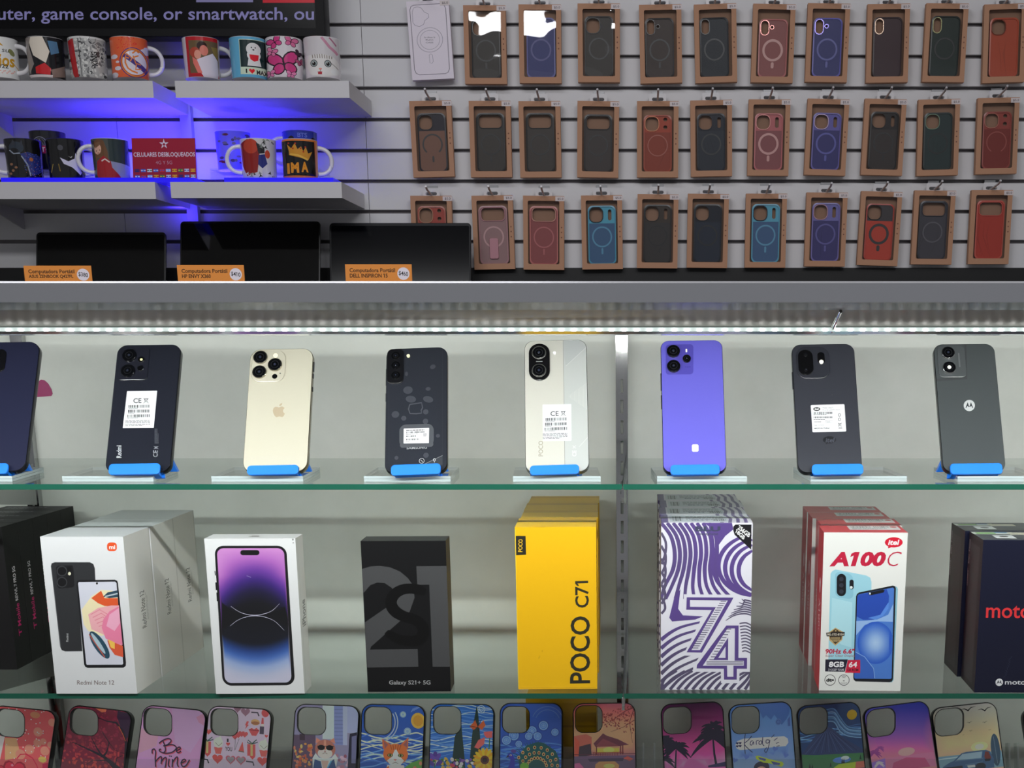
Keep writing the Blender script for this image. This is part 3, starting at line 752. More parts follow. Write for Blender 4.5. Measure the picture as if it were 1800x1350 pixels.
def b7(s):
    s.text('BTS', 1045, 120, 1135, 165, dim((96, 112, 190)), .02)
    for x, y in ((985, 185), (1110, 225), (1190, 195), (930, 215)): s.ell(x, y, 28, 36, dim((24, 18, 24))); s.ell(x + 2, y + 24, 20, 24, dim((120, 86, 84)))
mug(530, 300, 3.205, (1065, 165, 100, 480), dim((36, 54, 150)), b7, -82, 'blue mug with small dark-haired heads, behind the crown mug', z=Zs + 0.0302)
def b8(s):
    og = dim((186, 104, 46)); s.rect(890, 215, 1240, 640, og); s.rect(885, 240, 1210, 610, dim((14, 12, 14)))
    gd = dim((176, 120, 36)); rd = dim((150, 40, 24)); s.poly([(960, 350), (945, 275), (985, 320), (1020, 265), (1045, 330), (1080, 300), (1100, 350), (1125, 300), (1145, 370), (1185, 350), (1145, 440), (960, 390)], gd)
    for x, y in ((960, 265), (1025, 268), (1122, 305), (1000, 320), (1075, 320), (1100, 355)): s.ell(x, y, 9, 9, rd, 10)
    s.line([(970, 380), (1050, 395), (1140, 440)], 20, dim((196, 150, 60)))
    for i, (ch_, x0, x1, y0) in enumerate((('I', 935, 960, 478), ('M', 972, 1050, 470), ('A', 1072, 1140, 462))): s.text(ch_, x0, y0, x1, y0 + 112, dim((206, 122, 30)), .05)
mug(530, 313, Dl, (1068, 177, 220, 640), dim((178, 150, 132)), b8, 92, 'black and orange mug with a golden crown over big lettering', z=Zs - .001)
# clear riser under the back mugs, clear sheet under the front ones
AC = clear((0.94, 0.96, 0.98), 0.03, 0.02, 'clear_acrylic')
for xa, xb, lb in ((52, 128, 'clear acrylic riser under the silver ring mug'), (380, 570, 'clear acrylic riser under the blue mug behind the crown mug')):
    p0, p1 = at(xa, 305, 3.2), at(xb, 305, 3.2); zt = Zs + 0.0298
    m = MB(); m.box(p0.x, p1.x, 3.155, 3.26, zt - .003, zt, AC); m.box(p0.x, p0.x + .003, 3.155, 3.26, WS3[1] + .0005, zt - .003, AC); m.box(p1.x - .003, p1.x, 3.155, 3.26, WS3[1] + .0005, zt - .003, AC)
    tag(m.obj('display_riser'), lb, 'riser', 'clear acrylic risers')
GLOW = mat((34, 22, 235), .2, emit=.55, key='edge_lit_acrylic')
for xa, xb, lb in ((14, 350, 'blue edge-lit acrylic sheet lying under the black mugs and red sign'), (402, 592, 'blue edge-lit acrylic sheet lying under the crown mug')):
    p0, p1 = at(xa, 316, 3.1), at(xb, 316, 3.1)
    tag(MB().box(p0.x, p1.x, 3.066, 3.14, WS3[1] + .0004, Zs - .0003, GLOW).obj('acrylic_sheet'), lb, 'acrylic sheet', 'edge-lit acrylic sheets')
# red sign
p0, p1 = at(235, 312, 3.1), at(346, 312, 3.1); sw = p1.x - p0.x; sh_ = at(290, 242, 3.1).z - Zs
yaw = 0.0
t = thing('counter_sign', 'red acrylic sign about unlocked phones with rows of small flags', 'sign', frame(Vector(((p0.x + p1.x) / 2, 3.1, Zs + .0002)), 0.0, R(6)))
s = Sheet(sw, sh_, [(1210, 215), (1780, 215), (1780, 568), (1197, 562)], dim((136, 26, 44)))
w = dim((190, 180, 188)); s.poly(star(1497, 265, 44, 16), w); s.poly(star(1497, 268, 16, 9, 5, 90), dim((136, 26, 44)))
s.text('CELULARES DESBLOQUEADOS', 1218, 335, 1775, 378, w, .015); s.text('4G Y 5G', 1412, 408, 1562, 437, dim((160, 120, 132)), 0)
fl = [[(30, 36, 90), (90, 30, 50)], [(60, 80, 150), (180, 180, 190)], [(180, 180, 180), (40, 90, 60)], [(60, 80, 150), (180, 180, 190)], [(170, 40, 50), (60, 70, 140)], [(110, 150, 190), (190, 190, 190)], [(190, 150, 40), (150, 40, 40)], [(40, 100, 60), (190, 160, 50)], [(180, 180, 186), (50, 60, 120)], [(190, 150, 40), (170, 60, 40)]]
for r_ in range(2):
    for i in range(10):
        x = 1215 + 57 * i; y = 478 + 52 * r_; a, b = fl[(i + 3 * r_) % 10]
        s.rect(x, y, x + 44, y + 26, dim(a)); s.rect(x, y + 8, x + 44, y + 17, dim(b)); s.ell(x + 22, y + 13, 5, 6, dim(a), 8)
m = MB(); s.emit(m, lambda u, v: (u - sw / 2, -0.0032, v), ink(0.15, .3)); m.box(-sw / 2, sw / 2, -.0031, 0, 0, sh_, mat(dim((136, 26, 44)), .2)); m.obj('panel', t)
MB().box(-sw / 2 + .02, sw / 2 - .02, 0.0002, 0.012, 0.0, .02, AC).obj('foot', t)

# ------------------------------------------------------------------ laptops on the back counter
def laptop(xa, xb, ytop, D, recl, bez, scrn, label, bw=0.006, lip=0.004):
    zc = ZC + 0.0006
    H = 0.0; pa, pb = at(xa, ytop, D), at(xb, ytop, D); w = pb.x - pa.x
    h = (pa.z - zc - 0.014) / math.cos(recl)
    t = thing('laptop', label, 'laptop', (( pa.x + pb.x) / 2, D, zc), 'laptops on the back counter')
    k = mat((30, 31, 34), .4, .4)
    b = MB(); b.loft([[(x, y - 0.105, zz) for x, y in rr(w, .225, .012)] for zz in (0.002, 0.004, 0.0155, 0.017)], k, smooth=False); b.obj('base', t)
    ky = MB(); ky.box(-w / 2 + .02, w / 2 - .02, -0.115, -0.02, .0172, .0178, mat((14, 14, 15), .5)); ky.obj('keyboard', t)
    M = Matrix.Translation((0, 0.006, .0175)) @ Matrix.Rotation(-recl, 4, 'X')
    l = MB(); l.slab(w, h, .009, 0, .006, bez, .0012, 0, h / 2); o = l.obj('lid', t); o.matrix_local = M
    sc_ = MB(); sc_.slab(w - 2 * bw, h - bw * 2.2 - .012, .003, -.0005, -.0001, scrn, 0, 0, h / 2 + .004); q = sc_.obj('screen', o)
    MB().tube([(-w / 2 + .03, .006, .0165), (w / 2 - .03, .006, .0165)], .004, k).obj('hinge', t)
    MB().disc(0, h - bw * .6, .0016, -.0006, 0, mat((40, 40, 44), .1)).obj('webcam', o)
    return t
laptop(45, 277, 407.5, 3.17, R(14), mat((16, 16, 16), .4), mat((7, 7, 7), .12), 'black laptop with the lowest screen, behind the leftmost orange price card', .004)
laptop(301, 552, 387.5, 3.17, R(14), mat((10, 10, 10), .3), mat((5, 5, 5), .06), 'black frameless-looking laptop in front of the blue-lit upright bar', .003)
laptop(570, 823, 391, 3.15, R(12), mat((24, 25, 28), .45, spec=.2), mat((4, 5, 10), .12, spec=.12), 'black laptop with a visible dark grey bezel, behind the rightmost orange price card', .0045)
# orange price cards standing on the showcase top
def card(xa, xb, ya, line2, price, tilt, label, zoom):
    D = 1.70; ztop = zt0 + 0.0004; pa, pb = at(xa, ya, D), at(xb, ya, D); w = pb.x - pa.x; h = (pa.z + pb.z) / 2 - ztop
    t = thing('price_card', label, 'price card', frame(Vector(((pa.x + pb.x) / 2, D, ztop))), 'orange price cards')
    s = Sheet(w, h, [(0, 0), (470, 0), (470, 262), (0, 262)], (222, 140, 62)); k = (74, 46, 22)
    s.text('Computadora Portátil', 30, 26, 352, 62, k, .025); s.text(line2, 30, 62, 30 + zoom, 90, k, .03); s.ell(410, 63, 43, 42, (225, 218, 226), 28)
    s.text(price, 378, 48, 442, 82, (30, 28, 30), .015, q=[(378, 43), (444, 52), (442, 86), (376, 76)])
    m = MB(); s.emit(m, lambda u, v: (u - w / 2, -.0005, v), ink(.35)); m.box(-w / 2, w / 2, -.0004, .0004, 0, h, mat((222, 140, 62), .4))
    m.obj('card', t)
    MB().box(-w / 2 + .01, w / 2 - .01, .0006, .02, 0, .002, AC).obj('foot', t)
card(41.5, 160, 467, 'ASUS ZENBOOK Q427FL', '$380', 0, 'orange laptop price card reading $380', 310)
card(311, 428.5, 466, 'HP ENVY X360', '$410', 0, 'orange laptop price card reading $410', 203)
card(606.5, 723.5, 464.5, 'DELL INSPIRON 15', '$460', 0, 'orange laptop price card reading $460', 268)
# ------------------------------------------------------------------ phone cases in window boxes on the slatted wall
BW, BH, BT = 0.1035, 0.1935, 0.017      # box width, height, depth (set below from the photograph)
DB = WALL - 0.03                        # box fronts
ROWS = [
 [(719,784,6.5,730,793,139.5),(814,888,7,817.5,891,147.5),(911,986,7,913,987.5,146),(1014.7,1090,6.5,1016,1090,144.5),(1122.5,1198,7.7,1126,1199,146),(1219.7,1294,7.4,1222.5,1296,145),
  (1324.5,1398.6,7.5,1319,1394,145.2),(1419,1496.7,6.3,1414.5,1489,144.3),(1524.5,1601,8,1521,1596.7,145),(1627.8,1704,7,1621,1694.5,144.3),(1730,1806,7.5,1726.5,1800.5,145)],
 [(719,792,176,726.7,799,311),(823.8,896.7,175.8,827.8,900,311.3),(911,984.5,175.5,914.5,987,311.8),(1015,1088.5,175,1014.5,1086.7,311.8),(1119.5,1193,176.7,1120,1191.8,311.7),(1213.4,1286.6,174.7,1215.7,1285.7,310),
  (1316.4,1389.7,174.2,1313.5,1385.8,308.8),(1419,1494.5,174.2,1413,1486,308.1),(1520,1595,175,1513,1585.6,308.1),(1613.8,1689,175.3,1611,1684,308.5),(1720,1792,172,1715.6,1785.6,305.8)],
 [(721,793,343.5,726,797,474),(828.5,900.5,343.3,834.5,905,473.4),(919,991.6,342.6,921,991,474.1),(1020.7,1093.4,341.1,1023,1095.6,473.2),(1120.4,1193,341.7,1119,1191,471.4),(1209,1281.8,341.1,1207.3,1278,470.7),
  (1311,1384.3,340.9,1307.7,1381.6,470.4),(1417.8,1490.7,338.4,1413,1485.6,468.5),(1514,1587,337.3,1505.6,1577.8,466.8),(1609,1679.6,335.8,1601.8,1671.6,465),(1707.8,1781,335.6,1702,1772,464.2)]]
def place(q):
    tl, tr, bl_, br = at(q[0], q[2], DB), at(q[1], q[2], DB), at(q[3], q[5], DB), at(q[4], q[5], DB)
    t = (tl + tr) / 2; b = (bl_ + br) / 2
    return b, math.atan2(t.x - b.x, t.z - b.z), ((tr - tl).length + (br - bl_).length) / 2, (t - b).length
_all = [place(q) for r_ in ROWS for q in r_]
BW = sum(a[2] for a in _all) / len(_all); BH = sum(a[3] for a in _all) / len(_all)
FD = 0.58; FC = 0.74
KR = dim((150, 112, 88), FD); KRAFT = mat(KR, .75, noise=.05, nscale=120, key='kraft_card'); KIN = mat(dim((118, 90, 72), FD), .8, key='kraft_inside')
wx0, wx1, wz0, wz1 = BW * .115, BW * .885, BH * .078, BH * .932
WIN = [((wx0 + wx1) / 2 + a, (wz0 + wz1) / 2 + b) for a, b in rr(wx1 - wx0, wz1 - wz0, .0035, 4)]
def carton_mesh():
    m = MB(); s = Sheet(BW, BH, [(0, 0), (1, 0), (1, 1), (0, 1)], KR)
    ic = dim((96, 62, 50), FD)
    for v in (.425, .49, .56): s.ell(.938, v, .018, .010, ic, 8)
    s.emit(m, lambda u, v: (u - BW / 2, 0, v), ink(.75), holes=[WIN])
    m.box(-BW / 2, BW / 2, 0, BT, 0, BH, KRAFT, skip='fk')
    m.box(-BW / 2, BW / 2, BT - .001, BT, 0, BH, KIN)
    n = len(WIN); P = [(u - BW / 2, v) for u, v in WIN]
    m.loft([[(a, .0, b) for a, b in P][::-1], [(a, .0016, b) for a, b in P][::-1]], KRAFT, cap0=False, cap1=False)
    return m
def tab_mesh():
    w, h = .040, .024; m = MB(); s = Sheet(w, h, [(0, 0), (1, 0), (1, 1), (0, 1)], (222, 220, 222))
    out = [(w / 2 + a, h / 2 + b) for a, b in rr(w, h, .004, 4)]; hole = [(w / 2 + a, .0115 + b) for a, b in rr(.027, .0075, .0036, 5)]
    for y in (0, .0008):
        s.emit(m, lambda u, v, y=y: (u - w / 2, BT * .55 + y, BH + v - .006), ink(.3), outline=out, holes=[hole])
    for L in (out, hole): m.loft([[(a - w / 2, BT * .55 + y, BH + b - .006) for a, b in L] for y in (0, .0008)], mat((222, 220, 222), .3), cap0=False, cap1=False)
    return m
def sticker_mesh():
    w, h = .0225, .0105; m = MB(); s = Sheet(w, h, [(0, 0), (100, 0), (100, 46), (0, 46)], dim((176, 166, 166), FD))
    s.text('$5.0', 22, 12, 84, 36, dim((70, 60, 64), FD), .01)
    s.emit(m, lambda u, v: (BW / 2 - .0205 + u, -.0005, BH - .0118 + v), ink(.5)); m.box(BW / 2 - .0205, BW / 2 - .0205 + w, -.00045, -.0001, BH - .0118, BH - .0118 + h, mat(dim((176, 166, 166), FD), .5)); return m
FILM = clear((.97, .97, .97), .012, .03, 'clear_film', .022, 14.0, 1.3)
FILMB = clear((.97, .97, .97), .03, .02, 'creased_film', .15, 10.5)
def film_mesh(fm=None):
    m = MB(); nx, nz = 8, 16
    V = [(wx0 - BW / 2 - .002 + (wx1 - wx0 + .004) * i / nx, (.0018 if fm is None else .0014 + .0024 * (j / nz) ** 1.6), wz0 - .002 + (wz1 - wz0 + .004) * j / nz) for j in range(nz + 1) for i in range(nx + 1)]
    m.add(V, [(j * (nx + 1) + i, j * (nx + 1) + i + 1, (j + 1) * (nx + 1) + i + 1, (j + 1) * (nx + 1) + i) for j in range(nz) for i in range(nx)], fm or FILM, smooth=True); return m
CW, CH = BW * .685, BH * .795              # the phone case inside
CY = .0065
_meshes = {}
def shared(key, fn, name, parent):
    if key not in _meshes: o = fn().obj(name, parent); _meshes[key] = o.data; return o
    o = bpy.data.objects.new(name, _meshes[key]); COL.objects.link(o); o.parent = parent; return o
def case_parts(root, d, seed):
    """d: body, rim colour, ring colour, cut kind, stem, lens rim, upper panel, off-centre, ring width"""
    ox = d.get('ox', 0); h = CH * d.get('h', 1.0); z0 = wz0 - .0015; w = CW * d.get('w', 1.0)
    L = lambda u, v: (u * w, h * (1 - v))
    kind = d['cut']; holes = []; lens = []
    def rrh(u0, u1, v0, v1, r):
        a = rr((u1 - u0) * w, (v1 - v0) * h, r, 5); cx, cz = (u0 + u1) / 2 * w, h * (1 - (v0 + v1) / 2); return [(cx + x, cz + y) for x, y in a]
    if kind.startswith('sq'): holes.append(rrh(.065, .53, .035, .275, .012)); lens.append(0)
    if kind.startswith('pill'): holes.append(rrh(.07, .33, .03, .27, .0085)); lens.append(0)
    if kind == 'wide': holes.append(rrh(.10, .90, .035, .25, .009)); lens.append(0)
    if kind == 'sqpill': holes.append(rrh(.72, .845, .065, .25, .004))
    if kind == 'sqholes': holes += [rrh(.70, .84, .045, .11, .0045), rrh(.70, .84, .18, .245, .0045)]
    if kind in ('pillflash',): holes.append(rrh(.40, .50, .115, .165, .0034)); lens.append(1)
    if d.get('ring') and sum(d['c']) < 180: d['ring'] = tuple(v * .45 for v in d['ring'])
    body, rim = dim(d['c'], FC), dim(d['rim'], FC); s = Sheet(w, h, [(0, 0), (1, 0), (1, 1), (0, 1)], body)
    if 'panel' in d: s.poly([(0, 0), (1, 0), (1, .30), (0, .30)], dim(d['panel'], FC))
    rng = random.Random(seed)
    for _ in range(d.get('streak', 0)):
        x = rng.uniform(.1, .9); s.line([(x, .35), (x + rng.uniform(-.2, .2), .6), (x + rng.uniform(-.3, .3), .97)], [.004, .02, .004], dim(tuple(v * .86 for v in d['c']), FC))
    m = MB(); out = [(w / 2 + a, h / 2 + b) for a, b in rr(w, h, .0115, 6)]
    mp = lambda u, v: (u - w / 2 + ox, CY, z0 + v)
    s.emit(m, mp, ink(.36, .04, 0, .22), outline=out, holes=holes)
    RM = mat(rim, .3)
    P = [(u - w / 2 + ox, z0 + v) for u, v in out]; c0 = (ox, z0 + h / 2)
    ins = [(c0[0] + (x - c0[0]) * (1 - .0058 / w), c0[1] + (z - c0[1]) * (1 - .0058 / h)) for x, z in P]
    rg = lambda Q, y: [(x, y, z) for x, z in Q]
    m.loft([rg(ins, CY), rg(ins, CY - .0018), rg(P, CY - .0012), rg(P, CY + .006)][::-1], RM, cap0=False, cap1=False)
    m.obj('phone_case', root)
    return (mp, w, h, holes, lens)
def rim_mesh(mp, H, wd, prot, mtl):
    m = MB(); c = np.mean(H, axis=0); Hn = np.array(H); d = Hn - c; sc = 1 + wd / np.maximum(np.abs(d).max(0), 1e-4)
    O = c + d * sc
    ri = lambda Q, y: [(mp(u, v)[0], CY + y, mp(u, v)[2]) for u, v in Q]
    m.loft([ri(O, 0), ri(O, -prot), ri(Hn, -prot), ri(Hn, .003)][::-1], mtl, cap0=False, cap1=False); return m
def wall_box(q, d, label, seed, hookname):
    b, roll, w_, h_ = place(q); b.y = DB
    t = thing('phone_case_box', label, 'phone case box', frame(b, 0, 0, roll), 'phone case boxes hanging on the slatted wall')
    if d.get('white'):
        s = Sheet(BW, BH, [(680 - 568 + 0, 0), (1130 - 568, 0), (1130 - 568, 843), (112, 843)], dim((186, 178, 190), FD)); s.H = homog([(115, 45), (505, 30), (560, 825), (180, 845)], [(0, BH), (BW, BH), (BW, 0), (0, 0)]); s.Hi = np.linalg.inv(s.H)
        k = dim((118, 110, 122), FC); k2 = dim((140, 132, 146), FC)
        s.line([(150, 130), (160, 95), (185, 82), (430, 70), (465, 85), (480, 120), (518, 730), (505, 765), (480, 778), (245, 790), (215, 775), (200, 740)], 7, k, close=True)
        s.line([(172, 150), (185, 110), (220, 100), (255, 112), (285, 155), (320, 172), (325, 210), (290, 240), (278, 280), (240, 302), (200, 290), (180, 260)], 5, k2, close=True)
        s.ring(337, 437, 117, 5, k2, 40, 124); s.ring(337, 437, 90, 4, k2, 40, 97); s.line([(332, 590), (348, 578), (362, 590), (370, 655), (358, 675), (340, 670)], 4, k2, close=True)
        for i, tx in enumerate(('For iPhone 16', 'MagSafe', 'CASE')): s.text(tx, 285 + 15 * (i > 0), 405 + 26 * i, 385 - 15 * (i > 0), 420 + 26 * i, dim((84, 76, 88), FC), .01)
        m = MB(); s.emit(m, lambda u, v: (u - BW / 2, 0, v), ink(.4)); m.box(-BW / 2, BW / 2, 0, BT, 0, BH, mat(dim((170, 160, 170), FD), .5), skip='f'); m.obj('carton', t)
        shared('tab', tab_mesh, 'hang_tab', t); shared('sticker', sticker_mesh, 'price_sticker', t)
    else:
        shared('carton', carton_mesh, 'carton', t)
        key = id(d)
        mp, w, h, holes, lens = case_parts(t, d, seed)
        co = [o for o in t.children if o.name.startswith('phone_case')][0]
        for i in lens:
            lr = d.get('lens'); rim_mesh(mp, holes[i], .0016, .0016, mat(dim(lr or d['rim'], FC), .2, .6 if lr else 0)).obj('lens_rim', co)
        if d.get('ring'):
            m = MB(); cx, cz = mp(w * d.get('ru', .5), 0)[0], mp(0, h * (1 - d.get('rv', .53)))[2]; r_ = w * d.get('rr', .36); wd = w * d.get('rw', .055)
            a0, a1 = d.get('arc', (0, 360))
            m.ringd(cx, cz, r_, r_ - wd, CY - .0004, CY + .0004, mat(dim(d['ring'], FC), .35), 40, R(a0), R(a1) if a1 - a0 < 360 else R(a0) + 2 * PI); m.obj('magnet_ring', co)
            if d.get('stem'):
                st = d['stem']; m = MB(); M0 = MB(); L_ = h * .105; M0.slab(wd * 1.25, L_, wd * .6, CY - .0004, CY + .0004, mat(dim(d['ring'], FC), .35), 0, 0, 0)
                o = M0.obj('magnet_bar', co); o.location = (cx + st * .012, 0, cz - r_ - L_ * .55 - .001); o.rotation_euler = (0, st * R(28), 0)
        if d.get('stand'):
            m = MB(); m.slab(.021, .047, .004, CY - .004, CY, mat(dim((176, 122, 132), FC), .4), .0008, ox_ := mp(w * .5, 0)[0], mp(0, h * .27)[2]); m.obj('pull_stand', co)
        shared('tab', tab_mesh, 'hang_tab', t); shared('sticker', sticker_mesh, 'price_sticker', t); shared('filmb', lambda: film_mesh(FILMB), 'film_window', t) if seed in (1, 2, 3) else shared('film', film_mesh, 'film_window', t)
    # hook it hangs on
    tp = frame(b, 0, 0, roll) @ Vector((0, BT * .55, BH + .0075)); 
    hk = thing('display_hook', 'metal peg hook holding the ' + hookname, 'hook', Matrix.Translation((tp.x, WALL, tp.z)), 'metal peg hooks in the slatted wall')
    def hm():
        m = MB(); m.tube([(0, -.001, -.003), (0, -.03, -.0035), (0, -.085, .001), (0, -.1, .006)], [.0024, .0024, .0024, .0026], mat((205, 202, 204), .3, .25), 8); return m
    shared('peg', hm, 'peg', hk); shared('plate', lambda: MB().box(-.013, .013, -.003, -.0002, -.008, .018, mat((150, 150, 152), .35, .6)), 'plate', hk)
BLK = (26, 24, 24)
DES = [
 [dict(white=1), dict(c=(50, 46, 42), rim=(24, 22, 22), ring=BLK, cut='sq', stem=.01, ox=.001, h=.97), dict(c=(52, 56, 104), rim=(96, 96, 150), cut='pill', lens=(200, 150, 190), ring=(62, 60, 118), h=.97, ox=.0015),
  dict(c=(50, 46, 42), rim=(28, 26, 26), ring=(38, 34, 33), cut='sq', h=.98), dict(c=(54, 44, 40), rim=(30, 25, 24), ring=(34, 28, 27), cut='pillflash', stem=.01, h=.965, ox=-.0025), dict(c=(30, 34, 40), rim=(20, 22, 28), ring=(34, 38, 46), cut='pill', h=.965, ox=-.003, streak=2),
  dict(c=(128, 74, 72), rim=(172, 104, 102), ring=(178, 132, 126), cut='pillflash', stem=.01, lens=(190, 130, 125), h=.94, rw=.08), dict(c=(50, 52, 100), rim=(96, 94, 168), ring=(70, 72, 138), cut='pillflash', stem=.01, lens=(130, 120, 190), h=.95, rw=.06),
  dict(c=(54, 36, 40), rim=(48, 32, 36), cut='pill', lens=(196, 170, 150), h=.97, streak=1), dict(c=(34, 44, 40), rim=(26, 34, 32), ring=(28, 36, 34), cut='pill', lens=(150, 150, 110), streak=3, h=.98), dict(c=(160, 70, 48), rim=(168, 74, 50), cut='sq', lens=(120, 60, 44), streak=3, h=.96, ox=.0)],
 [dict(c=(112, 80, 66), rim=(34, 32, 38), ring=(38, 32, 32), cut='sq', panel=(40, 37, 44), stem=.01, arc=(-50, 230), h=.975), dict(c=(56, 52, 48), rim=(30, 28, 27), ring=(30, 27, 26), cut='wide', stem=.01, h=.98), dict(c=(58, 53, 49), rim=(30, 28, 27), ring=(44, 40, 38), cut='wide', stem=.01, h=.985),
  dict(c=(56, 50, 48), rim=(32, 28, 27), ring=(42, 37, 36), cut='wide', stem=.6, h=.96), dict(c=(126, 54, 38), rim=(150, 66, 46), ring=(146, 74, 58), cut='sqholes', lens=(190, 120, 90), panel=(150, 62, 42), rw=.035, h=.95, streak=1), dict(c=(36, 40, 48), rim=(26, 28, 38), ring=(32, 36, 44), cut='sqpill', panel=(28, 30, 40), streak=3, h=.96),
  dict(c=(124, 72, 74), rim=(176, 100, 102), ring=(184, 136, 132), cut='sqpill', panel=(166, 92, 94), lens=(190, 130, 125), stem=.01, rw=.075, h=.95), dict(c=(52, 50, 100), rim=(98, 92, 158), ring=(76, 76, 148), cut='sqpill', panel=(92, 86, 150), lens=(170, 150, 180), stem=.01, rw=.06, h=.95), dict(c=(50, 44, 42), rim=(32, 29, 28), ring=(34, 30, 30), cut='sqpill', panel=(34, 30, 30), stem=.1, h=.97, ox=.001),
  dict(c=(38, 50, 50), rim=(30, 40, 40), ring=(34, 46, 46), cut='sq', lens=(110, 130, 110), streak=4, h=.96), dict(c=(112, 44, 38), rim=(138, 60, 52), ring=(140, 66, 58), cut='sqholes', panel=(136, 60, 52), lens=(180, 110, 96), rw=.035, arc=(-60, 240), h=.95)],
 [dict(c=(150, 78, 66), rim=(160, 84, 70), cut='sqholes', panel=(150, 66, 56), lens=(176, 124, 100)), dict(c=(140, 110, 110), rim=(160, 118, 122), ring=(176, 138, 138), cut='wide', stand=1, lens=(170, 120, 128), w=1.03), dict(c=(130, 70, 70), rim=(178, 104, 100), ring=(160, 88, 88), cut='wide', lens=(196, 140, 126), stem=.01, rw=.045, w=1.02),
  dict(c=(60, 88, 120), rim=(70, 138, 164), ring=(76, 130, 160), cut='sqpill', panel=(78, 148, 170), lens=(40, 48, 58), stem=.01), dict(c=(50, 47, 46), rim=(32, 30, 30), ring=(38, 35, 35), cut='sqpill', panel=(56, 48, 42), stem=.5), dict(c=(34, 40, 52), rim=(24, 27, 34), ring=(32, 38, 50), cut='sq', panel=(28, 31, 40), streak=2),
  dict(c=(62, 88, 122), rim=(84, 150, 176), ring=(80, 134, 164), cut='sqpill', panel=(84, 150, 172), lens=(38, 50, 66), stem=.01), dict(c=(58, 54, 100), rim=(108, 100, 160), ring=(82, 78, 138), cut='sqpill', panel=(104, 100, 156), lens=(180, 140, 156), stem=.01, streak=1), dict(c=(168, 62, 48), rim=(160, 58, 46), ring=(44, 40, 40), cut='sq', panel=(60, 56, 58), lens=(40, 38, 38), stem=.01, rw=.09, h=.97),
  dict(c=(62, 60, 66), rim=(42, 42, 50), ring=(80, 78, 84), cut='wide', streak=3, rw=.045), dict(c=(156, 52, 40), rim=(176, 72, 58), cut='wide', streak=4)]]
NM = [['white printed box with an outlined phone drawing', 'smoky black case with a square camera opening', 'indigo case with a pink-rimmed camera slot', 'charcoal case with a square opening right of the indigo one', 'dark brown smoked case with ring and bar', 'navy black case with a slim camera slot', 'dusty pink case with a pale ring and slim slot', 'violet blue case with a lighter violet ring and slim slot', 'plain dark maroon case with a silver-rimmed slot', 'dark green case with a gold-rimmed slot', 'burnt orange case with a dark camera opening'],
 ['clear brown case with a dark camera panel and broken ring', 'smoky case with a wide opening beside the clear brown one', 'smoky case with a wide opening, middle one of its three', 'smoky case with a wide opening and slanting bar', 'orange red case with two small holes by its camera opening', 'navy case with black swirls and a small slot', 'rose pink case with a pale ring and coral camera panel', 'violet blue case with a lilac camera panel, under the slim-slot violet one', 'dark brown smoked case right of the lilac-panel violet one', 'dark teal green swirled case with a thin metal camera rim', 'brick red case with a thin broken ring'],
 ['coral case half hidden by the rightmost laptop', 'clear mauve case with a pink pull-out stand', 'rosy red case with a wide opening', 'sky blue case nearest the rosy red one', 'dark grey case between the two sky blue cases, the brownish one', 'near-black navy case beside the right sky blue one', 'sky blue case right of the near-black navy one', 'muted violet case with a lilac panel in the lowest row', 'orange red case with a bold black ring', 'dark grey case with a wide opening right of the bold black ring', 'shiny red case with a wide opening at the lower right corner']]
for r_ in range(3):
    for c_ in range(11):
        nm = NM[r_][c_]
        lb = nm + ', hanging on the wall' if DES[r_][c_].get('white') else 'kraft window box with a ' + nm
        wall_box(ROWS[r_][c_], DES[r_][c_], ' '.join(lb.split()[:16]), 20 * r_ + c_, ' '.join(nm.split()[:11]))
INK_K = 0.80
